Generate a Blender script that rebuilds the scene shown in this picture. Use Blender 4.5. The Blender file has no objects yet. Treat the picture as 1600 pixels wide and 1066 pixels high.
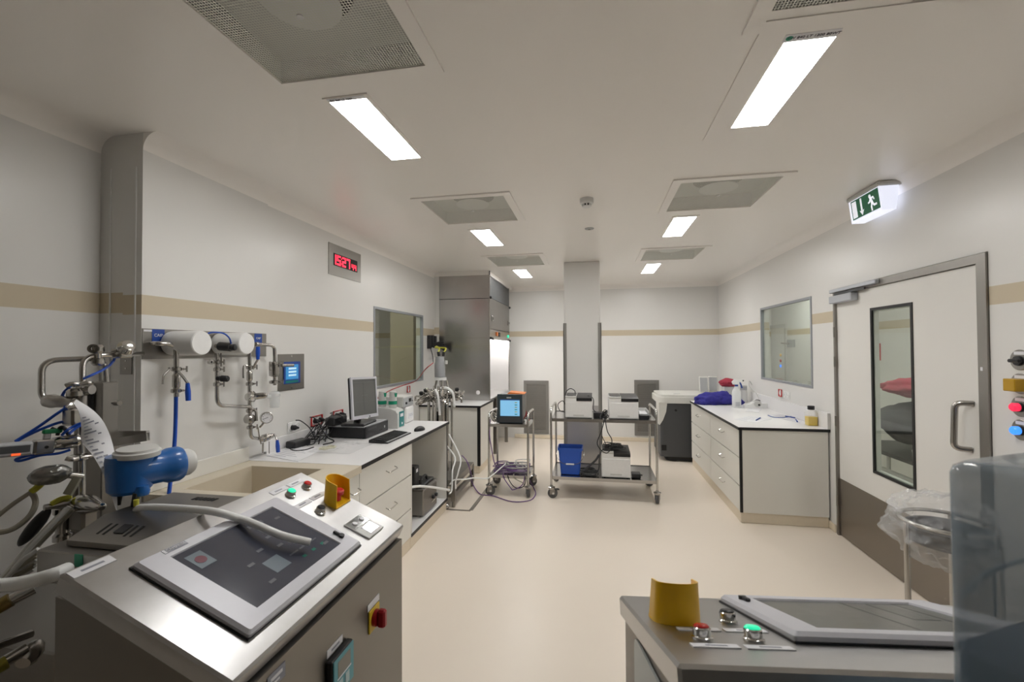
import bpy, bmesh, math, random
from mathutils import Matrix, Vector
random.seed(7)
PI = math.pi
S = bpy.context.scene
COL = S.collection

# ------------------------------------------------------------------ camera
cam_data = bpy.data.cameras.new('camera')
cam = bpy.data.objects.new('camera', cam_data); COL.objects.link(cam)
cam_data.sensor_width = 36.0; cam_data.lens = 694.3 * 36.0 / 1600.0
cam_data.clip_start = 0.05; cam_data.clip_end = 60
cam.matrix_world = Matrix(((0.98316226, 0.00836916, 0.18254292, 0.0),
                           (0.18265782, -0.01604053, -0.98304569, 0.0),
                           (-0.00529918, 0.99983632, -0.01729914, 1.65),
                           (0, 0, 0, 1)))
S.camera = cam
cam_data.dof.use_dof = True
cam_data.dof.focus_distance = 4.2
cam_data.dof.aperture_fstop = 5.6

# ------------------------------------------------------------------ light and exposure
W = bpy.data.worlds.new('world'); S.world = W; W.use_nodes = True
W.node_tree.nodes['Background'].inputs[0].default_value = (0.8, 0.85, 1, 1)
W.node_tree.nodes['Background'].inputs[1].default_value = 0.0
S.view_settings.view_transform = 'Standard'; S.view_settings.look = 'None'
S.view_settings.gamma = 1.0; S.view_settings.use_curve_mapping = False
S.view_settings.exposure = 0.0
LAMP = 39.0           # radiance of the ceiling panels
HOOD_LAMP = 30.0

# ------------------------------------------------------------------ materials
def nd(nt, t, **kw):
    n = nt.nodes.new(t)
    for k, v in kw.items(): setattr(n, k, v)
    return n
def mat(name, col, rough=0.5, metal=0.0, var=0.04, nscale=30.0, emit=None, estr=0.0, trans=0.0, alpha=1.0, coat=0.0,
        bump=0.0, stretch=None, ior=1.45, spec=0.5):
    m = bpy.data.materials.new(name); m.use_nodes = True
    nt = m.node_tree; b = nt.nodes['Principled BSDF']
    tc = nd(nt, 'ShaderNodeTexCoord'); mp = nd(nt, 'ShaderNodeMapping'); nz = nd(nt, 'ShaderNodeTexNoise')
    nz.inputs['Scale'].default_value = nscale; nz.inputs['Detail'].default_value = 3.0
    if stretch: mp.inputs['Scale'].default_value = stretch
    nt.links.new(tc.outputs['Object'], mp.inputs[0]); nt.links.new(mp.outputs[0], nz.inputs['Vector'])
    mx = nd(nt, 'ShaderNodeMix', data_type='RGBA')
    mx.inputs[6].default_value = tuple(max(0, c * (1 - var)) for c in col) + (1,)
    mx.inputs[7].default_value = tuple(min(1, c * (1 + var)) for c in col) + (1,)
    nt.links.new(nz.outputs[0], mx.inputs[0]); nt.links.new(mx.outputs[2], b.inputs['Base Color'])
    mr = nd(nt, 'ShaderNodeMapRange')
    mr.inputs[3].default_value = max(0.02, rough * 0.85); mr.inputs[4].default_value = min(1, rough * 1.15)
    nt.links.new(nz.outputs[0], mr.inputs[0]); nt.links.new(mr.outputs[0], b.inputs['Roughness'])
    b.inputs['Metallic'].default_value = metal; b.inputs['IOR'].default_value = ior
    b.inputs['Specular IOR Level'].default_value = spec
    b.inputs['Transmission Weight'].default_value = trans; b.inputs['Alpha'].default_value = alpha
    b.inputs['Coat Weight'].default_value = coat
    if bump:
        bp = nd(nt, 'ShaderNodeBump'); bp.inputs['Strength'].default_value = bump; bp.inputs['Distance'].default_value = 0.002
        nt.links.new(nz.outputs[0], bp.inputs['Height']); nt.links.new(bp.outputs[0], b.inputs['Normal'])
    if emit:
        b.inputs['Emission Color'].default_value = tuple(emit) + (1,); b.inputs['Emission Strength'].default_value = estr
    return m
def banded(name, col, band, lo, hi, rough):
    """painted wall with a vinyl stripe between two heights"""
    m = mat(name, col, rough, var=0.015, nscale=3.0)
    nt = m.node_tree; b = nt.nodes['Principled BSDF']
    g = nd(nt, 'ShaderNodeNewGeometry'); sx = nd(nt, 'ShaderNodeSeparateXYZ')
    nt.links.new(g.outputs['Position'], sx.inputs[0])
    a = nd(nt, 'ShaderNodeMath', operation='GREATER_THAN'); a.inputs[1].default_value = lo
    c = nd(nt, 'ShaderNodeMath', operation='LESS_THAN'); c.inputs[1].default_value = hi
    d = nd(nt, 'ShaderNodeMath', operation='MULTIPLY')
    nt.links.new(sx.outputs[2], a.inputs[0]); nt.links.new(sx.outputs[2], c.inputs[0])
    nt.links.new(a.outputs[0], d.inputs[0]); nt.links.new(c.outputs[0], d.inputs[1])
    old = b.inputs['Base Color'].links[0].from_socket
    mx = nd(nt, 'ShaderNodeMix', data_type='RGBA'); mx.inputs[7].default_value = tuple(band) + (1,)
    nt.links.new(d.outputs[0], mx.inputs[0]); nt.links.new(old, mx.inputs[6]); nt.links.new(mx.outputs[2], b.inputs['Base Color'])
    return m
WALLC = (0.775, 0.765, 0.74); BAND = (0.60, 0.52, 0.385)
m_wall = banded('wall_paint', WALLC, BAND, 1.872, 1.972, 0.32)
m_wall_l = banded('wall_paint_left', WALLC, BAND, 1.840, 1.944, 0.32)
m_wall_n = banded('wall_paint_near', WALLC, BAND, 1.850, 1.958, 0.32)
m_ceil = mat('ceiling_paint', (0.955, 0.925, 0.885), 0.3, var=0.01, nscale=2.0)
m_floor = mat('beige_vinyl', (0.795, 0.71, 0.61), 0.33, var=0.025, nscale=1.2)
m_cove = mat('beige_cove', (0.76, 0.67, 0.53), 0.4)
m_steel = mat('brushed_steel', (0.46, 0.445, 0.425), 0.24, 1.0, var=0.05, nscale=60, stretch=(1, 1, 12))
m_steelx = mat('brushed_steel_plate', (0.47, 0.46, 0.45), 0.22, 1.0, var=0.10, nscale=4, bump=0.02)
m_steeld = mat('dull_steel', (0.30, 0.285, 0.265), 0.38, 1.0, var=0.07, nscale=5)
m_steelk = mat('kick_steel', (0.32, 0.29, 0.26), 0.45, 1.0, var=0.04, nscale=50, stretch=(1, 8, 1))
m_chrome = mat('polished_steel', (0.58, 0.57, 0.55), 0.14, 1.0, var=0.03)
m_lam = mat('cream_laminate', (0.80, 0.785, 0.73), 0.38, var=0.012, nscale=4)
m_top = mat('white_worktop', (0.84, 0.83, 0.83), 0.30, var=0.01)
m_black = mat('black_edge', (0.012, 0.012, 0.013), 0.45)
m_blackp = mat('black_plastic', (0.018, 0.018, 0.02), 0.38, var=0.15)
m_dark = mat('dark_grey_plastic', (0.055, 0.057, 0.06), 0.45)
m_grey = mat('grey_plastic', (0.42, 0.43, 0.44), 0.42)
m_lgrey = mat('light_grey_plastic', (0.62, 0.62, 0.60), 0.42)
m_white = mat('white_plastic', (0.82, 0.82, 0.81), 0.35)
m_label = mat('label_white', (0.80, 0.80, 0.83), 0.5)
m_paper = mat('paper', (0.80, 0.80, 0.82), 0.75, var=0.03, nscale=6)
m_ink = mat('ink', (0.05, 0.05, 0.07), 0.6)
m_inkg = mat('grey_ink', (0.30, 0.31, 0.36), 0.6)
m_blue = mat('blue_hose', (0.015, 0.085, 0.50), 0.35)
m_blue2 = mat('blue_enamel', (0.012, 0.125, 0.42), 0.34, coat=0.3)
m_bluel = mat('blue_label', (0.02, 0.07, 0.33), 0.45)
m_bucket = mat('blue_bucket', (0.02, 0.10, 0.52), 0.38)
m_cloth = mat('violet_cloth', (0.03, 0.027, 0.23), 0.85, var=0.25, nscale=25, bump=0.3)
m_red = mat('red_plastic', (0.55, 0.02, 0.02), 0.35)
m_redc = mat('red_cloth', (0.33, 0.03, 0.055), 0.8, var=0.2, nscale=20)
m_redd = mat('dark_red_plastic', (0.30, 0.006, 0.012), 0.35)
m_yel = mat('yellow_plastic', (0.93, 0.54, 0.01), 0.35)
m_yel2 = mat('yellow_plate', (0.72, 0.50, 0.02), 0.4)
m_grn = mat('green_plastic', (0.01, 0.28, 0.16), 0.4)
m_teal = mat('teal_plastic', (0.01, 0.20, 0.20), 0.4)
m_purple = mat('violet_cable', (0.16, 0.08, 0.24), 0.5)
m_redcab = mat('red_cable', (0.35, 0.05, 0.05), 0.5)
m_hose = mat('milky_hose', (0.93, 0.94, 0.93), 0.3, trans=0.08)
m_cable = mat('grey_cable', (0.33, 0.31, 0.25), 0.5)
m_yg = mat('yellow_green_sleeve', (0.50, 0.48, 0.05), 0.5)
m_slot = mat('slot_black', (0.008, 0.008, 0.008), 0.6)
m_alu = mat('aluminium_frame', (0.50, 0.52, 0.56), 0.4, 0.7)
m_frame = mat('window_frame_grey', (0.36, 0.38, 0.41), 0.4, 0.4)
m_bezel = mat('silver_bezel', (0.60, 0.60, 0.645), 0.38, 0.1)
m_beige = mat('beige_solid_surface', (0.66, 0.59, 0.47), 0.35, var=0.02)
m_rubber = mat('grey_rubber', (0.10, 0.10, 0.10), 0.6)
m_glassy = mat('clear_plastic', (0.9, 0.92, 0.93), 0.1, trans=0.92, ior=1.3)
m_film = mat('clear_film', (0.82, 0.83, 0.84), 0.14, alpha=0.22, bump=0.35, nscale=9, spec=1.0)
m_cloudy = mat('cloudy_plastic', (0.80, 0.82, 0.82), 0.3, alpha=0.55)
m_screen = mat('dark_screen', (0.055, 0.06, 0.085), 0.12, coat=0.4)
m_screen2 = mat('grey_screen', (0.13, 0.132, 0.125), 0.22)
m_lcd = mat('blue_lcd', (0.10, 0.30, 0.55), 0.2, emit=(0.30, 0.62, 0.86), estr=0.62)
m_lcd2 = mat('panel_lcd', (0.03, 0.22, 0.5), 0.2, emit=(0.07, 0.30, 0.62), estr=0.42)
m_lcdt = mat('lcd_marks', (0.5, 0.7, 0.9), 0.3, emit=(0.45, 0.72, 0.9), estr=0.5)
m_digit = mat('red_led', (0.8, 0.02, 0.05), 0.3, emit=(1.0, 0.03, 0.07), estr=1.9)
m_gled = mat('green_lens', (0.02, 0.6, 0.35), 0.2, emit=(0.02, 0.75, 0.38), estr=0.85)
m_rled = mat('red_lens_lit', (0.7, 0.02, 0.05), 0.2, emit=(1.0, 0.03, 0.09), estr=0.95)
m_rlens = mat('red_lens', (0.55, 0.015, 0.015), 0.2)
m_bled = mat('blue_lens_lit', (0.02, 0.1, 0.8), 0.2, emit=(0.05, 0.28, 1.0), estr=1.3)
m_lamp = mat('light_diffuser', (0.9, 0.9, 0.9), 0.4, emit=(1.0, 0.99, 0.97), estr=LAMP)
m_hoodlamp = mat('hood_tube', (0.9, 0.9, 0.9), 0.4, emit=(1.0, 0.97, 0.95), estr=HOOD_LAMP)
m_exitw = mat('exit_diffuser', (0.85, 0.87, 0.95), 0.4, emit=(0.80, 0.84, 1.0), estr=0.75)
m_exitg = mat('exit_green', (0.005, 0.11, 0.05), 0.4, emit=(0.004, 0.12, 0.05), estr=0.25)
m_exits = mat('exit_symbol', (0.8, 0.8, 0.85), 0.4, emit=(0.8, 0.82, 0.9), estr=0.65)
m_yliq = mat('yellow_liquid', (0.75, 0.52, 0.02), 0.25)
m_bottle = mat('translucent_bottle', (0.85, 0.86, 0.86), 0.3, alpha=0.80)
m_carboy = mat('blue_polycarbonate', (0.30, 0.40, 0.49), 0.10, alpha=0.57, var=0.2, nscale=5, spec=0.8)
m_cliq = mat('blue_water', (0.03, 0.06, 0.14), 0.12, alpha=0.93, var=0.2, nscale=4)
m_tan = mat('tan_paint', (0.50, 0.44, 0.32), 0.5, var=0.02, nscale=2)
def clear_glass(name, tint):
    m = bpy.data.materials.new(name); m.use_nodes = True; nt = m.node_tree; nt.nodes.clear()
    o = nd(nt, 'ShaderNodeOutputMaterial'); t = nd(nt, 'ShaderNodeBsdfTransparent'); g = nd(nt, 'ShaderNodeBsdfGlossy'); x = nd(nt, 'ShaderNodeMixShader'); f = nd(nt, 'ShaderNodeLayerWeight'); pw = nd(nt, 'ShaderNodeMath', operation='POWER'); ml = nd(nt, 'ShaderNodeMath', operation='MULTIPLY_ADD')
    t.inputs[0].default_value = tuple(tint) + (1,); g.inputs['Roughness'].default_value = 0.02; pw.inputs[1].default_value = 4.0; ml.inputs[1].default_value = 0.7; ml.inputs[2].default_value = 0.035
    nt.links.new(f.outputs['Facing'], pw.inputs[0]); nt.links.new(pw.outputs[0], ml.inputs[0]); nt.links.new(ml.outputs[0], x.inputs[0]); nt.links.new(t.outputs[0], x.inputs[1]); nt.links.new(g.outputs[0], x.inputs[2]); nt.links.new(x.outputs[0], o.inputs[0])
    return m
m_pane = clear_glass('window_glass', (0.90, 0.94, 0.90))
m_panel = mat('appliance_charcoal', (0.062, 0.064, 0.068), 0.5)
m_app = mat('appliance_cream', (0.66, 0.65, 0.61), 0.4)
def brushed_aniso(name, col, rough, aniso):
    m = mat(name, col, rough, 1.0, var=0.08, nscale=30)
    nt = m.node_tree; b = nt.nodes['Principled BSDF']
    vt = nd(nt, 'ShaderNodeVectorTransform', vector_type='VECTOR', convert_from='OBJECT', convert_to='WORLD')
    vt.inputs[0].default_value = (1, 0, 0); nt.links.new(vt.outputs[0], b.inputs['Tangent'])
    b.inputs['Anisotropic'].default_value = aniso
    return m
m_console = brushed_aniso('console_steel', (0.52, 0.515, 0.51), 0.38, 0.74)
def perforated():
    m = mat('perforated_sheet', (0.80, 0.81, 0.74), 0.45, var=0.02)
    nt = m.node_tree; b = nt.nodes['Principled BSDF']
    g = nd(nt, 'ShaderNodeNewGeometry'); mp = nd(nt, 'ShaderNodeVectorMath', operation='SCALE'); mp.inputs[3].default_value = 95.0
    nt.links.new(g.outputs['Position'], mp.inputs[0])
    fr = nd(nt, 'ShaderNodeVectorMath', operation='FRACTION'); nt.links.new(mp.outputs[0], fr.inputs[0])
    sb = nd(nt, 'ShaderNodeVectorMath', operation='SUBTRACT'); sb.inputs[1].default_value = (0.5, 0.5, 0)
    nt.links.new(fr.outputs[0], sb.inputs[0])
    ml = nd(nt, 'ShaderNodeVectorMath', operation='MULTIPLY'); ml.inputs[1].default_value = (1, 1, 0)
    nt.links.new(sb.outputs[0], ml.inputs[0])
    ln = nd(nt, 'ShaderNodeVectorMath', operation='LENGTH'); nt.links.new(ml.outputs[0], ln.inputs[0])
    gt = nd(nt, 'ShaderNodeMath', operation='GREATER_THAN'); gt.inputs[1].default_value = 0.36
    nt.links.new(ln.outputs['Value'], gt.inputs[0]); nt.links.new(gt.outputs[0], b.inputs['Alpha'])
    return m
m_perf = perforated()
m_case = mat('console_case_steel', (0.235, 0.222, 0.205), 0.42, 1.0, var=0.06, nscale=4)
m_guard = mat('guard_steel', (0.33, 0.32, 0.30), 0.4, 0.5, var=0.05)
m_grille = mat('grille_steel', (0.24, 0.23, 0.215), 0.5, 0.35, var=0.05)
m_kick = mat('column_sheet', (0.62, 0.61, 0.60), 0.36, 0.75, var=0.06, nscale=4)

# ------------------------------------------------------------------ mesh helpers
I4 = Matrix.Identity(4)
WM = {}
def fr(o, x, y):
    x = Vector(x).normalized(); y = Vector(y); y = (y - x * y.dot(x)).normalized(); z = x.cross(y)
    return Matrix(((x.x, y.x, z.x, o[0]), (x.y, y.y, z.y, o[1]), (x.z, y.z, z.z, o[2]), (0, 0, 0, 1)))
def LW(y, z, x=-2.35): return fr((x, y, z), (0, 1, 0), (0, 0, 1))       # on the left wall: x along +Y, y up, z into the room
def RW(y, z, x=2.1): return fr((x, y, z), (0, -1, 0), (0, 0, 1))        # on the right wall
def BW(x, z, y=8.15): return fr((x, y, z), (1, 0, 0), (0, 0, 1))        # on the back wall
def FL(x, y, z, rz=0): return Matrix.Translation((x, y, z)) @ Matrix.Rotation(rz, 4, 'Z')
def round_poly(pts, r, n=4):
    """2D polygon with rounded corners"""
    out = []; N = len(pts)
    for i in range(N):
        p = Vector(pts[i]); a = Vector(pts[i - 1]) - p; b = Vector(pts[(i + 1) % N]) - p
        rr = min(r, a.length * .49, b.length * .49); a.normalize(); b.normalize()
        p0 = p + a * rr; p1 = p + b * rr
        for k in range(n + 1):
            t = k / n; out.append(tuple((p0 * (1 - t) + p * t) * (1 - t) + (p * (1 - t) + p1 * t) * t))
    return out
class MB:
    def __init__(s, T=None): s.b = bmesh.new(); s.T = T or I4; s.flat = False
    def v(s, p): return s.b.verts.new(s.T @ Vector(p))
    def f(s, vs):
        try: return s.b.faces.new(vs)
        except ValueError: return None
    def box(s, lo, hi, bev=0.0, seg=1):
        x0, y0, z0 = [min(a, c) for a, c in zip(lo, hi)]; x1, y1, z1 = [max(a, c) for a, c in zip(lo, hi)]
        vs = [s.v(p) for p in ((x0, y0, z0), (x1, y0, z0), (x1, y1, z0), (x0, y1, z0), (x0, y0, z1), (x1, y0, z1), (x1, y1, z1), (x0, y1, z1))]
        fs = [s.f([vs[i] for i in q]) for q in ((3, 2, 1, 0), (4, 5, 6, 7), (0, 1, 5, 4), (1, 2, 6, 5), (2, 3, 7, 6), (3, 0, 4, 7))]
        if bev > 0:
            es = list({e for f in fs for e in f.edges})
            bmesh.ops.bevel(s.b, geom=es, offset=bev, segments=seg, affect='EDGES', profile=0.5)
        return s
    def cbox(s, c, size, bev=0.0): 
        return s.box([c[i] - size[i] / 2 for i in range(3)], [c[i] + size[i] / 2 for i in range(3)], bev)
    def ring(s, c, ax, r, n, rot=0.0):
        ax = Vector(ax).normalized(); u = ax.orthogonal().normalized(); w = ax.cross(u)
        return [s.v(Vector(c) + (u * math.cos(2 * PI * k / n + rot) + w * math.sin(2 * PI * k / n + rot)) * r) for k in range(n)]
    def cyl(s, p0, p1, r, r1=None, n=16, bev=0.0):
        p0 = Vector(p0); p1 = Vector(p1); ax = p1 - p0; L = ax.length; d = ax.normalized(); r1 = r if r1 is None else r1
        if bev: pr = [(0, r - bev), (bev, r), (L - bev, r1), (L, r1 - bev)]
        else: pr = [(0, r), (L, r1)]
        return s.rev(p0, d, pr, n)
    def rev(s, o, d, prof, n=20, cap=True):
        """surface of revolution; prof is (distance along d, radius)"""
        o = Vector(o); d = Vector(d).normalized(); u = d.orthogonal().normalized(); w = d.cross(u); rings = []
        for (h, r) in prof:
            if r <= 1e-6: rings.append([s.v(o + d * h)])
            else: rings.append([s.v(o + d * h + (u * math.cos(2 * PI * k / n) + w * math.sin(2 * PI * k / n)) * r) for k in range(n)])
        for a, c in zip(rings, rings[1:]):
            if len(a) == 1 and len(c) == 1: continue
            for k in range(n):
                q = (k + 1) % n
                if len(a) == 1: s.f([a[0], c[k], c[q]])
                elif len(c) == 1: s.f([a[k], c[0], a[q]])
                else: s.f([a[k], c[k], c[q], a[q]])
        if cap:
            if len(rings[0]) > 1: s.f(rings[0])
            if len(rings[-1]) > 1: s.f(list(reversed(rings[-1])))
        return s
    def tube(s, pts, r, n=8, sub=4, radii=None, closed=False):
        P = [Vector(p) for p in pts]; Q = []; RR = []
        if sub > 1 and len(P) > 2:
            m = len(P)
            for i in range(m - 1):
                a = P[i - 1] if i else P[i] * 2 - P[i + 1]; b = P[i]; c = P[i + 1]; d = P[i + 2] if i + 2 < m else c * 2 - b
                for k in range(sub):
                    t = k / sub
                    Q.append(0.5 * (2 * b + (c - a) * t + (2 * a - 5 * b + 4 * c - d) * t * t + (3 * b - a - 3 * c + d) * t ** 3))
                    if radii: RR.append(radii[i] * (1 - t) + radii[i + 1] * t)
            Q.append(P[-1]); RR.append(radii[-1] if radii else r)
        else: Q = P; RR = list(radii) if radii else []
        if not radii: RR = [r] * len(Q)
        up = None; prev = None
        for i, p in enumerate(Q):
            d = (Q[min(i + 1, len(Q) - 1)] - Q[max(i - 1, 0)])
            if d.length < 1e-9: d = Vector((0, 0, 1))
            d.normalize()
            up = d.orthogonal().normalized() if up is None else (up - d * up.dot(d))
            if up.length < 1e-6: up = d.orthogonal()
            up.normalize(); w = d.cross(up)
            ringv = [s.v(p + (up * math.cos(2 * PI * k / n) + w * math.sin(2 * PI * k / n)) * RR[i]) for k in range(n)]
            if prev:
                for k in range(n): s.f([prev[k], prev[(k + 1) % n], ringv[(k + 1) % n], ringv[k]])
            else: s.f(list(reversed(ringv)))
            prev = ringv
        s.f(prev); return s
    def pipe(s, pts, r, bend=0.04, n=12):
        """straight runs joined by swept elbows"""
        P = [Vector(p) for p in pts]; Q = [P[0]]
        for i in range(1, len(P) - 1):
            a = P[i - 1] - P[i]; c = P[i + 1] - P[i]; bb = min(bend, a.length * .49, c.length * .49)
            p0 = P[i] + a.normalized() * bb; p1 = P[i] + c.normalized() * bb
            for k in range(7):
                t = k / 6; Q.append(p0 * (1 - t) ** 2 + P[i] * 2 * t * (1 - t) + p1 * t * t)
        Q.append(P[-1]); return s.tube(Q, r, n, 1)
    def prism(s, poly, lo, hi, ax='z'):
        def P(a, c, h): return (a, c, h) if ax == 'z' else ((h, a, c) if ax == 'x' else (a, h, c))
        A = [s.v(P(a, c, lo)) for a, c in poly]; B = [s.v(P(a, c, hi)) for a, c in poly]; n = len(poly)
        for k in range(n): s.f([A[k], A[(k + 1) % n], B[(k + 1) % n], B[k]])
        s.f(list(reversed(A))); s.f(B); return s
    def grid(s, fn, nu, nv, closed=False):
        V = [[s.v(fn(i / nu, j / nv)) for j in range(nv + 1)] for i in range(nu + 1)]
        for i in range(nu):
            for j in range(nv): s.f([V[i][j], V[i + 1][j], V[i + 1][j + 1], V[i][j + 1]])
        return s
    def slab(s, us, vs, skip, w0, w1):
        """plate in local x,y with rectangular openings; skip = set of (i,j) cells left out"""
        us = list(us); vs = list(vs)
        for i in range(len(us) - 1):
            for j in range(len(vs) - 1):
                if (i, j) in skip: continue
                s.box((us[i], vs[j], w0), (us[i + 1], vs[j + 1], w1))
        bmesh.ops.remove_doubles(s.b, verts=s.b.verts, dist=1e-5)
        seen = {}
        for f in list(s.b.faces):
            k = tuple(sorted(v.index for v in f.verts))
        s.b.verts.index_update()
        for f in list(s.b.faces):
            k = tuple(sorted(v.index for v in f.verts)); seen.setdefault(k, []).append(f)
        dead = [f for fs in seen.values() if len(fs) > 1 for f in fs]
        bmesh.ops.delete(s.b, geom=dead, context='FACES_ONLY')
        s.flat = True
        return s
    def blob(s, c, size, amp=0.12, sub=3, seed=1, freq=2.2, flat=None):
        r = bmesh.ops.create_icosphere(s.b, subdivisions=sub, radius=1.0)
        from mathutils import noise
        for v in r['verts']:
            d = v.co.normalized(); k = 1 + amp * noise.noise(d * freq + Vector((seed * 3.1, seed * 1.7, 0))) + amp * .5 * noise.noise(d * freq * 2.7 + Vector((seed, 0, seed)))
            p = Vector((d.x * size[0] * k, d.y * size[1] * k, d.z * size[2] * k)) + Vector(c)
            if flat is not None and p.z < flat: p.z = flat
            v.co = s.T @ p
        return s
    def build(s, name, m, parent=None, label=None, sharp=32, kind=None):
        me = bpy.data.meshes.new(name)
        if not s.flat: bmesh.ops.recalc_face_normals(s.b, faces=s.b.faces)
        base = None
        if parent is None:
            xs = [v.co for v in s.b.verts]
            base = Vector(((min(p.x for p in xs) + max(p.x for p in xs)) / 2, (min(p.y for p in xs) + max(p.y for p in xs)) / 2, min(p.z for p in xs)))
            inv = Matrix.Translation(-base)
        else: inv = WM[parent.name].inverted()
        s.b.transform(inv); s.b.to_mesh(me); s.b.free()
        me.materials.append(m)
        if s.flat: me.shade_flat()
        else: me.shade_smooth(); me.set_sharp_from_angle(angle=math.radians(sharp))
        o = bpy.data.objects.new(name, me); COL.objects.link(o)
        if parent is None: o.location = base; WM[o.name] = Matrix.Translation(base)
        else: o.parent = parent; WM[o.name] = WM[parent.name]
        if label: o['label'] = label
        if kind: o['kind'] = kind
        return o
def tag(o, label, cat, group=None):
    o['label'] = label; o['category'] = cat
    if group: o['group'] = group
    return o
def thing(name, label, cat, T, group=None, kind=None):
    """an Empty at the thing's base; T is a location or a full matrix"""
    o = bpy.data.objects.new(name, None); COL.objects.link(o); o.empty_display_size = 0.05
    M = T if isinstance(T, Matrix) else Matrix.Translation(T)
    o.matrix_world = M; WM[o.name] = M.copy()
    if kind: o['kind'] = kind
    else: tag(o, label, cat, group)
    return o
def dup(root, M, label=None, group=None):
    r = root.copy(); COL.objects.link(r); r.matrix_world = M; WM[r.name] = M.copy()
    if label: r['label'] = label
    if group: r['group'] = group
    for ch in list(root.children):
        c = ch.copy(); COL.objects.link(c); c.parent = r
        for g in list(ch.children):
            d = g.copy(); COL.objects.link(d); d.parent = c
    return r
def text(body, size, T, m, parent, name='lettering', depth=0.0008, align='CENTER'):
    cu = bpy.data.curves.new(name, 'FONT'); cu.body = body; cu.size = size; cu.extrude = depth; cu.align_x = align; cu.align_y = 'CENTER'
    cu.resolution_u = 3
    t = bpy.data.objects.new(name, cu); COL.objects.link(t)
    me = bpy.data.meshes.new_from_object(t.evaluated_get(bpy.context.evaluated_depsgraph_get()))
    bpy.data.objects.remove(t); me.transform(WM[parent.name].inverted() @ T); me.materials.clear(); me.materials.append(m)
    o = bpy.data.objects.new(name, me); COL.objects.link(o); o.parent = parent; WM[o.name] = WM[parent.name]
    return o
def struct(o): o['kind'] = 'structure'; return o

# ------------------------------------------------------------------ the room
XL, XR, YB, ZC = -2.35, 2.1, 8.15, 2.8
struct(MB().box((-4.6, -8.2, -0.12), (3.8, 10.2, 0)).build('floor', m_floor))
DX = [(-1.335, -0.635), (0.575, 1.275)]; DY = [(1.0, 1.70), (3.20, 3.90), (5.34, 6.04)]      # diffuser openings
us = [-4.6, -1.335, -0.635, 0.575, 1.275, 3.8]; vs = [-8.2, 1.0, 1.70, 3.20, 3.90, 5.34, 6.04, 10.2]
struct(MB().slab(us, vs, {(i, j) for i in (1, 3) for j in (1, 3, 5)}, ZC, ZC + 0.06).build('ceiling', m_ceil))
# left wall with its viewing window, right wall with window and door
LWY = [1.93, 4.45, 5.86, 8.15]
struct(MB(fr((XL, 0, 0), (0, 1, 0), (0, 0, 1))).slab(LWY, [0, 1.215, 2.12, ZC], {(1, 1)}, -0.10, 0).build('wall_left', m_wall_l))
struct(MB().box((XL, 1.93, 0.92), (XL + 0.02, 2.84, ZC)).build('trim_1', m_wall_l))
struct(MB().box((-2.72, -8.1, 0), (-2.60, 1.95, ZC)).build('wall_left_near', m_wall_n))
struct(MB().box((-2.60, 1.93, 0), (-2.45, 2.03, ZC)).build('wall_left_return', m_wall_n))
struct(MB(fr((XR, 0, 0), (0, -1, 0), (0, 0, 1))).slab([-10.1, -6.19, -4.82, -4.41, -2.83, 8.1], [0, 1.243, 2.152, 2.165, ZC], {(1, 1), (3, 0), (3, 1), (3, 2)}, -0.10, 0).build('wall_right', m_wall))
struct(MB().box((-4.6, YB, 0), (2.1, YB + 0.12, ZC)).build('wall_back', m_wall))
struct(MB().box((-2.6, -8.1, 0), (2.1, -7.98, ZC)).build('wall_front', m_wall))
for i, (x0, x1) in enumerate(((-2.532, -2.527), (-2.370, -2.365))):
    struct(MB().box((x0, 1.924, 0), (x1, 1.932, 2.62)).build('trim_%d' % (i + 2), m_white))
# ceiling coves
def cove(name, p0, p1, inward, r=0.09, m=m_ceil):
    p0 = Vector(p0); p1 = Vector(p1); inw = Vector(inward); b = MB(); rows = []
    for q in (p0, p1):
        rows.append([b.v(q + inw * (r - r * math.sin(t * PI / 16)) - Vector((0, 0, r - r * math.cos(t * PI / 16)))) for t in range(9)] + [b.v(q + Vector((0, 0, 0.0)))])
    for k in range(10): b.f([rows[0][k], rows[0][(k + 1) % 10], rows[1][(k + 1) % 10], rows[1][k]])
    b.f(rows[0]); b.f(list(reversed(rows[1])))
    return struct(b.build(name, m))
cove('trim_4', (-2.35, YB, ZC), (2.1, YB, ZC), (0, -1, 0))
cove('trim_5', (XR, -7.98, ZC), (XR, YB, ZC), (-1, 0, 0))
cove('trim_6', (XL + 0.02, 1.93, ZC), (XL + 0.02, 2.84, ZC), (1, 0, 0))
cove('trim_7', (XL, 2.84, ZC), (XL, YB, ZC), (1, 0, 0))
cove('trim_8', (-2.60, -7.98, ZC), (-2.60, 1.93, ZC), (1, 0, 0))
# floor coves
struct(MB().box((-1.47, YB - 0.02, 0), (2.1, YB, 0.07), 0.006).build('baseboard_back', m_cove))
struct(MB().box((XR - 0.015, 4.43, 0), (XR, 4.55, 0.07), 0.005).build('baseboard_right', m_cove))
struct(MB().box((XR - 0.015, -7.98, 0), (XR, 2.80, 0.07), 0.005).build('baseboard_right_near', m_cove))
struct(MB().box((-2.60, -7.98, 0), (-2.585, 1.93, 0.07), 0.005).build('baseboard_left', m_cove))

# column with steel corner guards and kick sheet
colm = thing('wall_column', None, None, (-0.16, 6.17, 0), kind='structure')
MB().box((-0.395, 5.94, 0), (0.075, 6.41, ZC), 0.008).build('column_shaft', mat('column_paint', WALLC, 0.35, var=0.01, nscale=3), colm)
for x0, x1, xe in ((-0.408, -0.365, -0.408), (0.045, 0.088, 0.080)):
    MB().box((x0, 5.930, 0), (x1, 5.940, 1.985)).box((xe, 5.930, 0), (xe + 0.010, 5.985, 1.985)).build('corner_guard', m_guard, colm)
MB().box((-0.364, 5.932, 0.0), (0.044, 5.940, 0.90)).build('kick_sheet', m_kick, colm)

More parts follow.
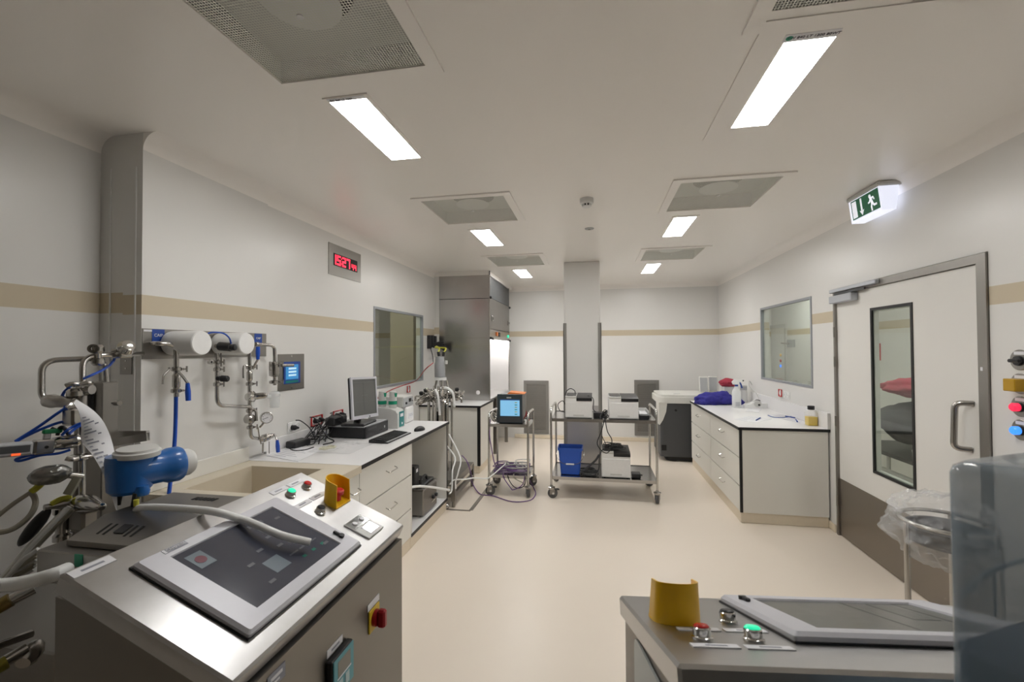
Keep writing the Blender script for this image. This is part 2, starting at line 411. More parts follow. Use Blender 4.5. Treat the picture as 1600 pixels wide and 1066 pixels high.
# left window
def window(n, T, w, h, depth, fw):
    o = thing('window_%d' % n, None, None, T, kind='structure')
    b = MB(T)
    for lo, hi in (((0, 0), (w, fw)), ((0, h - fw), (w, h)), ((0, fw), (fw, h - fw)), ((w - fw, fw), (w, h - fw))):
        b.box((lo[0], lo[1], -depth), (hi[0], hi[1], 0.006))
    b.build('window_frame', m_frame, o)
    MB(T).box((fw, fw, -0.02), (w - fw, h - fw, -0.014)).build('window_pane', m_pane, o)
    return o
window(1, LW(4.452, 1.217, XL), 1.406, 0.902, 0.03, 0.026)
window(2, RW(6.188, 1.244, XR), 1.366, 0.907, 0.03, 0.026)

# room behind the left window, and the corridor behind the right wall
struct(MB().box((-4.6, 3.6, 0), (-4.5, 8.15, ZC)).build('wall_viewing_room', m_tan))
struct(MB().box((-4.5, 3.5, 0), (-2.45, 3.6, ZC)).build('wall_viewing_room_side', m_wall_l))
struct(MB().box((-3.27, 6.75, 0), (-2.87, 6.85, ZC)).build('wall_viewing_partition', m_tan))
struct(MB().box((3.6, -4.6, 0), (3.7, 10.1, ZC)).build('wall_corridor', m_wall))
struct(MB().box((2.2, -4.6, 0), (3.6, -4.5, ZC)).build('wall_corridor_near_end', m_wall))
struct(MB().box((2.2, 10.0, 0), (3.6, 10.1, ZC)).build('wall_corridor_far_end', m_wall))

# ------------------------------------------------------------------ ceiling things
def lamp_unit(x0, x1, y0, y1, label, plate=None):
    o = thing('ceiling_light', label, 'ceiling light', ((x0 + x1) / 2, (y0 + y1) / 2, ZC), 'flush ceiling lights')
    px0, px1, py0, py1 = plate or (x0 - 0.02, x1 + 0.02, y0 - 0.03, y1 + 0.02)
    b = MB(); us = [px0, x0, x1, px1]; vs_ = [py0, y0, y1, py1]
    b.slab(us, vs_, {(1, 1)}, ZC - 0.006, ZC - 0.0005); b.build('trim_frame', m_ceil, o)
    MB().box((x0, y0, ZC - 0.004), (x1, y1, ZC - 0.001)).build('diffuser_panel', m_lamp, o)
    return o
l1 = lamp_unit(-1.196, -1.013, 1.85, 2.493, 'ceiling light panel nearest the camera on the left')
lamp_unit(-1.172, -0.985, 4.14, 4.80, 'middle left ceiling light just beyond the second air diffuser')
lamp_unit(-1.160, -0.975, 6.36, 7.06, 'farthest left ceiling light near the steel cabinet')
l2 = lamp_unit(0.710, 0.885, 1.81, 2.47, 'ceiling light panel nearest the camera on the right, green dot sticker', (0.60, 1.04, 1.63, 2.60))
lamp_unit(0.700, 0.885, 4.09, 4.77, 'middle right ceiling light between the two right air diffusers')
lamp_unit(0.715, 0.895, 6.29, 7.05, 'farthest right ceiling light near the back wall')
MB().box((0.70, 1.765, ZC - 0.0075), (0.885, 1.806, ZC - 0.006)).build('label_strip', m_label, l2)
text('5W 840 LT 1200 80WT', 0.018, fr((0.80, 1.785, ZC - 0.0082), (1, 0, 0), (0, -1, 0)), m_ink, l2)
MB().cyl((0.718, 1.785, ZC - 0.0085), (0.718, 1.785, ZC - 0.0075), 0.012, n=14).build('green_sticker', m_grn, l2)
MB().box((-1.196, 1.823, ZC - 0.0075), (-1.013, 1.848, ZC - 0.006)).build('label_strip', m_label, l1)
text('5W 840 LT 1200', 0.016, fr((-1.13, 1.836, ZC - 0.0082), (1, 0, 0), (0, -1, 0)), m_ink, l1)

def diffuser(x0, x1, y0, y1, label):
    cx, cy = (x0 + x1) / 2, (y0 + y1) / 2
    o = thing('air_diffuser', label, 'air diffuser', (cx, cy, ZC), 'perforated ceiling air diffusers')
    e = 0.035; f = 0.025
    MB().slab([x0 - e, x0 + f, x1 - f, x1 + e], [y0 - e, y0 + f, y1 - f, y1 + e], {(1, 1)}, ZC - 0.010, ZC - 0.0005).build('rim_frame', m_ceil, o)
    b = MB(); q = [b.v(p) for p in ((x0 + f, y0 + f, ZC - 0.004), (x1 - f, y0 + f, ZC - 0.004), (x1 - f, y1 - f, ZC - 0.004), (x0 + f, y1 - f, ZC - 0.004))]; b.f(q)
    b.build('perforated_plate', m_perf, o)
    # plenum box above the plate, with a round duct mouth and a baffle disc hanging below it
    h = 0.11; b = MB()
    for lo, hi in (((x0, y0), (x0 + .004, y1)), ((x1 - .004, y0), (x1, y1)), ((x0, y0), (x1, y0 + .004)), ((x0, y1 - .004), (x1, y1))):
        b.box((lo[0], lo[1], ZC), (hi[0], hi[1], ZC + h))
    n = 48; ro = 0.175
    an = sorted([2 * PI * k / n for k in range(n)]); outer = []; inner = []; hw = (x1 - x0) / 2
    for a in an:
        ca, sa = math.cos(a), math.sin(a); k = hw / max(abs(ca), abs(sa))
        outer.append(b.v((cx + ca * k, cy + sa * k, ZC + h))); inner.append(b.v((cx + ca * ro, cy + sa * ro, ZC + h)))
    for k in range(n): b.f([outer[k], outer[(k + 1) % n], inner[(k + 1) % n], inner[k]])
    b.build('plenum', m_lgrey, o)
    MB().rev((cx, cy, ZC + h), (0, 0, 1), [(0.0, ro), (0.20, ro), (0.201, 0.0)], 32, cap=False).build('duct_mouth', m_panel, o)
    MB().cyl((cx, cy, ZC + 0.045), (cx, cy, ZC + 0.050), 0.135, n=36).build('baffle_disc', m_white, o)
    MB().cyl((cx, cy, ZC - 0.009), (cx, cy, ZC - 0.003), 0.012, n=12).build('centre_screw', m_white, o)
    return o
names = (('large perforated air diffuser in the ceiling above the left console', 'air diffuser overhead at the near right, barely in the frame'),
         ('middle left perforated air diffuser with a visible round baffle', 'middle right perforated air diffuser with a visible round baffle'),
         ('farthest left air diffuser in front of the steel cabinet', 'farthest right air diffuser close to the back wall'))
for j, (y0, y1) in enumerate(DY):
    for i, (x0, x1) in enumerate(DX): diffuser(x0, x1, y0, y1, names[j][i])

o = thing('smoke_detector', 'round white smoke detector with dark vents on the ceiling', 'smoke detector', (-0.05, 3.45, ZC))
MB().rev((-0.05, 3.45, ZC), (0, 0, -1), [(0, 0.052), (0.035, 0.052), (0.04, 0.045), (0.04, 0.0)], 24, cap=False).build('base', m_white, o)
MB().rev((-0.05, 3.45, ZC - 0.04), (0, 0, -1), [(0, 0.030), (0.018, 0.030)], 16).build('vent_core', m_blackp, o)
for k in range(8):
    a = k * PI / 4; MB(FL(-0.05, 3.45, ZC - 0.06, a)).box((0.024, -0.006, 0), (0.036, 0.006, 0.021)).build('vent_post', m_white, o)
MB().rev((-0.05, 3.45, ZC - 0.058), (0, 0, -1), [(0, 0.038), (0.006, 0.030), (0.006, 0)], 20, cap=False).build('cap', m_white, o)
o = thing('sprinkler_plate', 'small grey disc plate on the ceiling past the smoke detector', 'sprinkler', (-0.04, 4.31, ZC))
MB().rev((-0.04, 4.31, ZC), (0, 0, -1), [(0, 0.045), (0.006, 0.042), (0.009, 0.0)], 20, cap=False).build('cover_disc', m_grey, o)
MB().cyl((-0.04, 4.31, ZC - 0.012), (-0.04, 4.31, ZC - 0.008), 0.012, n=10).build('centre_cap', m_steeld, o)

# exit sign
o = thing('exit_sign', 'green and white running man exit sign lit beside right wall', 'exit sign', (2.02, 3.65, 2.62))
MB().box((1.935, 3.46, 2.765), (2.098, 3.86, 2.799), 0.008).build('housing', m_lgrey, o)
MB().prism([(1.945, 2.765), (2.07, 2.765), (2.05, 2.60), (1.965, 2.60)], 3.475, 3.845, 'y').build('diffuser_box', m_exitw, o)
# the sign face lies on the sloping left side of the diffuser box
ST = fr((1.945, 3.845, 2.765), (0, -1, 0), (0.02, 0, -0.165)); ST = fr((1.9447, 3.845, 2.765), (0, -1, 0), (-0.02, 0, 0.165))
w = 0.37
g = MB(ST).box((0.028, -0.148, -0.002), (w - 0.012, -0.006, 0.002)).build('green_panel', m_exitg, o)
MB(ST).box((0.040, -0.138, 0.002), (0.095, -0.016, 0.003)).build('door_symbol', m_exits, g)
MB(ST).box((0.145, -0.110, 0.002), (0.163, -0.016, 0.003)).prism([(0.127, -0.102), (0.154, -0.140), (0.181, -0.102), (0.163, -0.108), (0.145, -0.108)], 0.002, 0.0031).build('arrow_symbol', m_exits, g)
b = MB(ST); b.cyl((0.262, -0.036, 0.002), (0.262, -0.036, 0.003), 0.013, n=14)
for pts, r in (([(0.268, -0.052), (0.280, -0.085)], 0.011), ([(0.272, -0.054), (0.296, -0.050), (0.306, -0.068)], 0.0055), ([(0.266, -0.056), (0.252, -0.076), (0.238, -0.078)], 0.0055),
               ([(0.280, -0.086), (0.300, -0.108), (0.325, -0.108)], 0.007), ([(0.278, -0.088), (0.268, -0.112), (0.270, -0.138)], 0.007)):
    for p, q in zip(pts, pts[1:]):
        p = Vector(p); q = Vector(q); d = (q - p).normalized(); n_ = Vector((-d.y, d.x)) * r; e = d * r * 0.6
        b.prism([tuple(p - e + n_), tuple(p - e - n_), tuple(q + e - n_), tuple(q + e + n_)], 0.002, 0.0031)
b.build('running_figure', m_exits, g)

# ------------------------------------------------------------------ things on the left wall
T = LW(3.617, 2.333)
o = thing('wall_clock', 'digital wall clock with red numerals in a steel plate', 'clock', T)
MB(T).box((0, 0, 0.001), (0.556, 0.288, 0.006)).build('face_plate', m_steeld, o)
d = MB(T).box((0.075, 0.092, 0.006), (0.485, 0.205, 0.009)).build('display', m_slot, o)
SEG = {'0': 'abcdef', '1': 'bc', '2': 'abged', '3': 'abgcd', '4': 'fgbc', '5': 'afgcd', '7': 'abc'}
def digit(ch, x, y, w, h, t):
    b = MB(T); z0, z1 = 0.009, 0.0105
    R = dict(a=(x, y + h - t, x + w, y + h), g=(x, y + h / 2 - t / 2, x + w, y + h / 2 + t / 2), d=(x, y, x + w, y + t),
             f=(x, y + h / 2, x + t, y + h), b=(x + w - t, y + h / 2, x + w, y + h), e=(x, y, x + t, y + h / 2), c=(x + w - t, y, x + w, y + h / 2))
    for s_ in SEG[ch]: q = R[s_]; b.box((q[0], q[1], z0), (q[2], q[3], z1))
    return b.build('digit', m_digit, d)
digit('1', 0.062, 0.102, 0.05, 0.092, 0.017); digit('5', 0.125, 0.102, 0.062, 0.092, 0.017)
digit('2', 0.212, 0.102, 0.062, 0.092, 0.017); digit('7', 0.285, 0.102, 0.062, 0.092, 0.017)
MB(T).box((0.196, 0.165, 0.009), (0.205, 0.175, 0.0105)).box((0.196, 0.12, 0.009), (0.205, 0.13, 0.0105)).build('colon', m_digit, d)
digit('4', 0.375, 0.102, 0.038, 0.055, 0.011); digit('4', 0.425, 0.102, 0.038, 0.055, 0.011)

T = LW(2.972, 1.335)
o = thing('wall_touch_panel', 'steel wall plate with small blue touch screen above the worktop', 'control panel', T)
MB(T).box((0, 0, 0.001), (0.304, 0.282, 0.006)).build('face_plate', m_steeld, o)
z = MB(T).box((0.055, 0.050, 0.006), (0.245, 0.222, 0.016), 0.004).build('screen_bezel', m_bluel, o)
MB(T).box((0.070, 0.085, 0.016), (0.215, 0.200, 0.018)).build('screen', m_lcd2, z)
for i in range(3): MB(T).box((0.10, 0.11 + i * 0.026, 0.018), (0.19, 0.124 + i * 0.026, 0.0186)).build('screen_mark', m_lcdt, z)
MB(T).box((0.070, 0.058, 0.016), (0.215, 0.076, 0.018)).build('key_strip', m_teal, z)
for x, y in ((0.15, 0.265), (0.15, 0.018)): MB(T).cyl((x, y, 0.006), (x, y, 0.009), 0.006, n=8).build('screw', m_chrome, o)

T = LW(0, 0); 
o = thing('blank_switch_plate', 'small grey blank plate on the wall return behind the pipework', 'wall plate', (-2.422, 1.928, 1.577))
MB().box((-2.459, 1.925, 1.526), (-2.383, 1.929, 1.624), 0.001).build('cover_plate', m_steeld, o)
for zz in (0.02, -0.02):
    p = Vector((-2.419, 1.925, 1.577)); MB().cyl(p + Vector((0, 0, zz)), p + Vector((0, -0.004, zz)), 0.004, n=8).build('screw', m_chrome, o)

def socket(name, T, n, label, red, plugs=0):
    o = thing(name, label, 'socket', T)
    w = 0.072 * n
    MB(T).box((0, 0, 0.0005), (w + 0.012, 0.084, 0.008), 0.003).build('cover_plate', m_white, o)
    if red:
        b = MB(T)
        for lo, hi in (((0.0, 0.0), (0.008, 0.084)), ((0.0, 0.0), (w + 0.012, 0.006)), ((0.0, 0.078), (w + 0.012, 0.084)), ((w + 0.004, 0.0), (w + 0.012, 0.084))):
            b.box((lo[0], lo[1], 0.008), (hi[0], hi[1], 0.018))
        b.build('red_surround', m_red, o)
    for k in range(n):
        cx = 0.006 + 0.072 * k + 0.036
        MB(T).rev((cx, 0.042, 0.008), (0, 0, 1), [(0, 0.032), (0.006, 0.030), (0.006, 0.021), (0.001, 0.019), (0.001, 0)], 20, cap=False).build('outlet', m_white, o)
        for dx in (-0.009, 0.009): MB(T).cyl((cx + dx, 0.042, 0.009), (cx + dx, 0.042, 0.0098), 0.003, n=8).build('pin_hole', m_slot, o)
        if k < plugs:
            MB(T).rev((cx, 0.042, 0.010), (0, 0, 1), [(0, 0.019), (0.03, 0.020), (0.045, 0.011), (0.06, 0.008)], 14).build('plug', m_blackp, o)
    return o
socket('wall_socket', LW(3.08, 0.998), 2, 'white double socket on left wall beside the touch panel, unframed', False, 1)
socket('wall_socket', LW(3.36, 1.005), 2, 'red framed double socket nearest the sink on the left wall', True, 2)
socket('wall_socket', LW(3.68, 1.005), 2, 'red framed double socket behind the flat computer monitor', True, 2)
socket('wall_socket', LW(5.30, 1.10, XL), 1, 'single red framed socket on left wall beneath the viewing window', True, 0)

# the piped utility panel beside the sink
P0 = (-2.33, 2.38, 1.685)
u = thing('utility_panel', 'steel utility panel with two white canisters, pipes and blue valve handles', 'utility panel', P0)
T = LW(1.932, 1.605, -2.33)
MB(T).box((0, 0, 0.001), (0.892, 0.162, 0.005)).build('back_plate', m_steeld, u)
for yy, hh, sz in ((0.050, 0.105, 0.023), (0.778, 0.118, 0.020)):
    k = MB(T).box((yy, 0.158 - hh * .62, 0.005), (yy + 0.070 * (hh if hh < .11 else .105) / .105, 0.160, 0.0065)).build('label_plate', m_bluel, u)
    text('CAIP', sz, fr((-2.33 + 0.0075, 1.932 + yy + 0.035, 1.605 + 0.127), (0, 1, 0), (0, 0, 1)), m_white, k)
MB(T).box((0.006, 0.146, 0.005), (0.055, 0.156, 0.006)).build('maker_strip', m_label, u)
for yy in (2.085, 2.405):
    f_ = MB().rev((-2.325, yy, 1.690), (1, 0, 0), [(0, 0.055), (0.012, 0.065), (0.03, 0.068), (0.20, 0.068), (0.207, 0.065)], 32).build('canister', m_white, u)
    MB().rev((-2.1185, yy, 1.690), (1, 0, 0), [(0, 0.063), (0.003, 0.062), (0.003, 0.0)], 32, cap=False).build('end_cap', m_white, f_)
# pipes stand off the wall at about X = -2.24
def tri_clamp(p, ax, parent, r=0.022, wing=True, m=m_steel):
    p = Vector(p); ax = Vector(ax).normalized(); b = MB()
    b.rev(p - ax * 0.012, ax, [(0, r * 0.75), (0.004, r), (0.020, r), (0.024, r * 0.75)], 16)
    q = ax.orthogonal().normalized(); b.box(tuple(p + q * r * 1.1 - Vector((.006, .006, .006))), tuple(p + q * r * 1.1 + Vector((.006, .006, .006))), 0.001)
    if wing: b.cyl(p + q * r * 0.9, p + q * r * 2.0, 0.0035, n=8); b.cyl(p + q * r * 1.9 - ax * 0.016, p + q * r * 1.9 + ax * 0.016, 0.0045, n=8)
    return b.build('clamp', m, parent)
def lever(p, d1, d2, parent, m=m_blue, L1=0.06, L2=0.085):
    """bent steel lever with a dipped handle"""
    p = Vector(p); a = p + Vector(d1).normalized() * L1; c = a + Vector(d2).normalized() * L2
    k = MB().tube([p, p * .5 + a * .5 + Vector((0, 0, .004)), a], 0.0065, 8, 3).build('lever', m_steel, parent)
    MB().tube([a, a * .5 + c * .5, c], 0.012, 10, 3, radii=[0.0095, 0.0135, 0.0125]).build('lever_grip', m, k)
    return k
XP = -2.235
q = [(-2.325, 1.968, 1.687), (-2.235, 1.992, 1.690), (-2.235, 2.041, 1.684), (-2.235, 2.042, 1.566)]
MB().pipe([(-2.325, 1.985, 1.688), (-2.260, 1.947, 1.687), (-2.235, 2.041, 1.684), (-2.235, 2.044, 1.399)], 0.0125, 0.045).build('supply_pipe', m_steel, u)
tri_clamp((-2.235, 2.043, 1.548), (0, 0, 1), u, 0.024); tri_clamp((-2.235, 2.042, 1.431), (0, 0, 1), u, 0.024)
MB().rev((-2.235, 2.043, 1.444), (0, 0, 1), [(0, 0.013), (0.01, 0.019), (0.07, 0.019), (0.08, 0.013)], 14).build('valve_body', m_steel, u)
lever((-2.215, 2.038, 1.531), Vector((-2.180, 2.047, 1.486)) - Vector((-2.215, 2.038, 1.531)), (0, 0.05, -1), u, L1=0.075, L2=0.095)
MB().tube([(-2.235, 2.042, 1.406), (-2.235, 2.041, 1.296), (-2.235, 2.036, 1.158), (-2.220, 2.009, 1.028), (-2.200, 1.973, 0.889)], 0.0095, 10).build('blue_drop_hose', m_blue, u)
p = Vector((-2.240, 2.005, 1.547)); MB().tube([p + Vector((0, 0, .012)), p, p + Vector((0, -.03, -.03)), p + Vector((0, -.035, -.075))], 0.005, 8).build('hanging_latch', m_steel, u)
# second line, with a black actuator
MB().pipe([(-2.235, 2.306, 1.632), (-2.235, 2.309, 1.317), (-2.235, 2.577, 1.275)], 0.0115, 0.05).build('supply_pipe', m_steel, u)
MB().cyl((-2.325, 2.394, 1.676), (-2.220, 2.286, 1.675), 0.012, n=12).build('wall_stub', m_steel, u)
MB().rev((-2.225, 2.305, 1.675), Vector((-2.130, 2.312, 1.667)) - Vector((-2.225, 2.305, 1.675)), [(0, 0.018), (0.01, 0.026), (0.085, 0.026), (0.09, 0.020), (0.105, 0.020)], 16).build('actuator', m_blackp, u)
MB().rev((-2.160, 2.311, 1.669), Vector((-2.130, 2.312, 1.667)) - Vector((-2.160, 2.311, 1.669)), [(0, 0.024), (0.02, 0.024), (0.03, 0.018)], 16).build('actuator_collar', m_white, u)
MB().rev((-2.140, 2.309, 1.667), Vector((-2.130, 2.312, 1.667)) - Vector((-2.140, 2.309, 1.667)), [(0, 0.021), (0.025, 0.019), (0.032, 0.0)], 16, cap=False).build('actuator_knob', m_blackp, u)
MB().tube([(-2.140, 2.147, 1.746), (-2.120, 2.169, 1.752), (-2.120, 2.231, 1.748), (-2.120, 2.273, 1.723), (-2.130, 2.298, 1.689)], 0.0045, 8).build('air_line', m_blue, u)
for y_ in (566, 579, 605): tri_clamp((-2.235, 2.307, 1.579)[:2] + ((-2.235, 2.307, 1.579)[2] - (y_ - 566) * 0.00343,), (0, 0, 1), u, 0.019)
MB().rev((-2.230, 2.243, 1.581), (1, 0, 0), [(0, 0.012), (0.02, 0.014), (0.02, 0.006), (0.004, 0.004)], 14, cap=False).build('sample_port', m_steel, u)
MB().cyl((-2.235, 2.248, 1.580), (-2.235, 2.307, 1.579), 0.006, n=10).build('sample_neck', m_steel, u)
MB().rev((-2.235, 2.307, 1.482), Vector((-2.190, 2.321, 1.478)) - Vector((-2.235, 2.307, 1.482)), [(0, 0.015), (0.02, 0.015), (0.025, 0.019), (0.06, 0.019), (0.066, 0.014)], 14).build('black_knob', m_blackp, u)
MB().tube([(-2.220, 2.319, 1.632), (-2.210, 2.311, 1.594), (-2.210, 2.311, 1.552)], 0.004, 6).build('latch_rod', m_steeld, u)
# third line, with valve, diaphragm valve, gauge and outlet
MB().pipe([(-2.325, 2.566, 1.681), (-2.235, 2.478, 1.680), (-2.235, 2.563, 1.680), (-2.235, 2.566, 1.259), (-2.235, 2.578, 1.072), (-2.235, 2.676, 1.044)], 0.0115, 0.03).build('supply_pipe', m_steel, u)
tri_clamp((-2.235, 2.564, 1.537), (0, 0, 1), u, 0.022); tri_clamp((-2.235, 2.565, 1.427), (0, 0, 1), u, 0.022)
tri_clamp((-2.235, 2.566, 1.251), (0, 0, 1), u, 0.021); tri_clamp((-2.235, 2.572, 1.141), (0, 0, 1), u, 0.021)
MB().rev((-2.235, 2.565, 1.444), (0, 0, 1), [(0, 0.012), (0.01, 0.018), (0.06, 0.018), (0.07, 0.012)], 14).build('valve_body', m_steel, u)
lever((-2.210, 2.563, 1.524), Vector((-2.180, 2.578, 1.596)) - Vector((-2.210, 2.563, 1.524)), (0.0, 0.0, 1), u, L1=0.07, L2=0.085)
p = Vector((-2.230, 2.510, 1.539)); MB().tube([p + Vector((0, 0.03, .008)), p + Vector((0, 0, .008)), p + Vector((0, -.005, -.03)), p + Vector((0, -.004, -.07))], 0.005, 8).build('hanging_latch', m_steel, u)
ax = Vector((-2.160, 2.579, 1.347)) - Vector((-2.240, 2.560, 1.340))
MB().rev((-2.250, 2.550, 1.341), ax, [(0, 0.0), (0.004, 0.022), (0.03, 0.036), (0.05, 0.036), (0.062, 0.022), (0.075, 0.022), (0.12, 0.021), (0.135, 0.012), (0.14, 0)], 24, cap=False).build('diaphragm_valve', m_chrome, u)
MB().rev((-2.235, 2.567, 1.196), (1, 0, 0), [(-.03, 0.02), (-0.02, 0.03), (0.02, 0.03), (0.03, 0.02)], 18).build('valve_bowl', m_steel, u)
MB().pipe([(-2.235, 2.566, 1.268), (-2.210, 2.593, 1.252), (-2.200, 2.587, 1.181)], 0.009, 0.03).build('bypass_elbow', m_steel, u)
gp = Vector((-2.160, 2.632, 1.196)); gd = (Vector((-0.1, -0.9, 0.05)) * 0.55 + Vector((0.75, 0, 0))).normalized()
g = MB().rev(gp - gd * 0.028, gd, [(0, 0.036), (0.003, 0.039), (0.028, 0.039), (0.031, 0.036), (0.031, 0.033), (0.026, 0.033)], 28).build('pressure_gauge', m_chrome, u)
MB().cyl(gp + gd * -0.0015, gp + gd * 0.0005, 0.0325, n=28).build('gauge_dial', m_label, g)
gx = gd.cross(Vector((0, 0, 1))).normalized(); gy = gx.cross(gd)
TG = fr(gp + gd * 0.0008, tuple(-gx), (0, 0, 1))
for k in range(9):
    a = math.radians(225 - k * 33.75); MB(TG @ Matrix.Rotation(a, 4, 'Z')).box((0.022, -0.001, 0), (0.029, 0.001, 0.0008)).build('gauge_tick', m_ink, g)
MB(TG @ Matrix.Rotation(math.radians(200), 4, 'Z')).box((-0.008, -0.0014, 0.0005), (0.026, 0.0014, 0.0015)).build('gauge_needle', m_ink, g)
MB().tube([(-2.210, 2.628, 1.132), (-2.190, 2.633, 1.157), tuple(gp - gd * 0.02)], 0.007, 8).build('gauge_stem', m_steel, u)
MB().tube([(-2.210, 2.611, 1.135), (-2.220, 2.635, 1.070), (-2.220, 2.652, 1.015)], 0.004, 6).build('drain_rod', m_steel, u)
MB().rev((-2.235, 2.658, 1.043), Vector((-2.235, 2.832, 1.050)) - Vector((-2.235, 2.658, 1.043)), [(0, 0.011), (0.012, 0.02), (0.03, 0.02), (0.034, 0.026), (0.075, 0.026), (0.08, 0.018), (0.115, 0.018), (0.12, 0.012)], 18).build('outlet_valve', m_steel, u)
tri_clamp((-2.235, 2.694, 1.045), Vector((-2.235, 2.832, 1.050)) - Vector((-2.235, 2.658, 1.043)), u, 0.022)
lever((-2.200, 2.749, 1.066), Vector((-2.170, 2.750, 1.014)) - Vector((-2.200, 2.749, 1.066)), (0.0, 0.12, -1), u, L1=0.05, L2=0.085)
for a_, c_ in (((411,692,-2.23), (410,708,-2.23)), ((420,690,-2.24), (420,710,-2.24))): pass
MB().cyl((-2.230, 2.682, 1.017), (-2.230, 2.680, 0.948), 0.0055, n=8).build('outlet_tube', m_steel, u)
MB().cyl((-2.245, 2.758, 1.010), (-2.245, 2.759, 0.925), 0.003, n=6).build('outlet_tube', m_steeld, u)
# fourth line with clamp and white filter cup
MB().pipe([(-2.325, 2.690, 1.695), (-2.250, 2.637, 1.690), (-2.225, 2.783, 1.682), (-2.225, 2.785, 1.401)], 0.0115, 0.04).build('supply_pipe', m_steel, u)
MB().rev((-2.240, 2.620, 1.689), (0, 1, 0), [(0, 0.014), (0.02, 0.016), (0.03, 0.012)], 12).build('pipe_nut', m_steel, u)
MB().rev((-2.225, 2.784, 1.460), (0, 0, 1), [(0, 0.016), (0.008, 0.034), (0.04, 0.036), (0.085, 0.034), (0.092, 0.016)], 18).build('housing_clamp', m_steel, u)
tri_clamp((-2.225, 2.778, 1.424), (0, 0, 1), u, 0.030); tri_clamp((-2.225, 2.778, 1.555), (0, 0, 1), u, 0.030)
p = Vector((-2.215, 2.728, 1.539)); MB().box(tuple(p + Vector((-.004, -.01, -.03))), tuple(p + Vector((.004, .012, .03))), .002).build('clamp_lug', m_steel, u)
MB().cyl((-2.170, 2.785, 1.541), (-2.170, 2.907, 1.537), 0.011, n=12).build('side_nipple', m_steel, u)
cp = Vector((-2.225, 2.785, 1.302))
MB().rev(cp, (0, 0, 1), [(-0.06, 0.0), (-0.058, 0.030), (0.02, 0.0335), (0.022, 0.037), (0.04, 0.038), (0.055, 0.026)], 22, cap=False).build('filter_cup', m_cloudy, u)
MB().cyl((-2.180, 2.608, 1.344), (-2.200, 2.704, 1.329), 0.014, n=12).build('cup_port', m_cloudy, u)

# ------------------------------------------------------------------ left bench
def pull(T, parent, w=0.11):
    """bent wire drawer pull in local x,y with z out of the drawer"""
    return MB(T).pipe([(-w / 2, 0, 0), (-w / 2, -0.012, 0.028), (w / 2, -0.012, 0.028), (w / 2, 0, 0)], 0.004, 0.012, 8).build('handle', m_chrome, parent)
XF = -1.50
# sink unit
o = thing('sink_unit', 'beige solid surface sink with deep rectangular basin beside the worktop', 'sink', (-1.92, 2.30, 0))
b = MB(); us = [-2.325, -2.20, -1.68, -1.485]; vs_ = [1.945, 2.04, 2.545, 2.655]
b.slab(us, vs_, {(1, 1)}, 0.855, 0.90); b.build('rim', m_beige, o)
b = MB()
b.box((-2.20, 2.04, 0.66), (-2.19, 2.545, 0.8995)).box((-1.69, 2.04, 0.66), (-1.68, 2.545, 0.8995)).box((-2.20, 2.04, 0.66), (-1.68, 2.05, 0.8995)).box((-2.20, 2.535, 0.66), (-1.68, 2.545, 0.8995)).box((-2.20, 2.04, 0.65), (-1.68, 2.545, 0.66))
b.build('basin', m_beige, o)
MB().cyl((-1.94, 2.30, 0.66), (-1.94, 2.30, 0.664), 0.035, n=20).build('drain', m_chrome, o)
b = MB(); b.box((-2.325, 1.95, 0.10), (-1.52, 1.965, 0.855)).box((-2.325, 2.635, 0.10), (-1.52, 2.650, 0.855)).box((-2.325, 1.965, 0.10), (-1.52, 2.635, 0.115)); b.build('carcass', m_lam, o)
MB().box((-1.52, 1.955, 0.615), (XF, 2.652, 0.850)).build('drawer', m_lam, o)
dd = [c for c in o.children if c.name.startswith('drawer')][0]
pull(fr((XF, 2.585, 0.76), (0, 1, 0), (0, 0, 1)), dd, 0.10)
for y0, y1 in ((1.955, 2.30), (2.306, 2.652)):
    d = MB().box((-1.52, y0, 0.105), (XF, y1, 0.609)).build('door', m_lam, o)
    pull(fr((XF, y1 - 0.07 if y0 < 2.1 else y0 + 0.07, 0.52), (0, 1, 0), (0, 0, 1)), d, 0.10)
MB().box((-2.325, 1.95, 0), (-1.53, 2.652, 0.10)).build('plinth', m_cove, o)
MB().box((-2.328, 1.945, 0.90), (-2.31, 2.655, 0.995), 0.003).build('upstand', m_lam, o)
# worktop
o = thing('worktop', 'white worktop with black edge along the left wall', 'worktop', (-1.92, 3.53, 0.875))
MB().box((-2.348, 2.657, 0.876), (-1.488, 4.41, 0.901)).build('top_panel', m_top, o)
MB().box((-1.4885, 2.657, 0.875), (-1.484, 4.414, 0.9005)).box((-2.348, 4.4095, 0.875), (-1.484, 4.414, 0.9005)).build('black_edging', m_black, o)
MB().box((-2.348, 2.84, 0.901), (-2.332, 4.41, 0.995), 0.002).build('upstand', m_top, o)
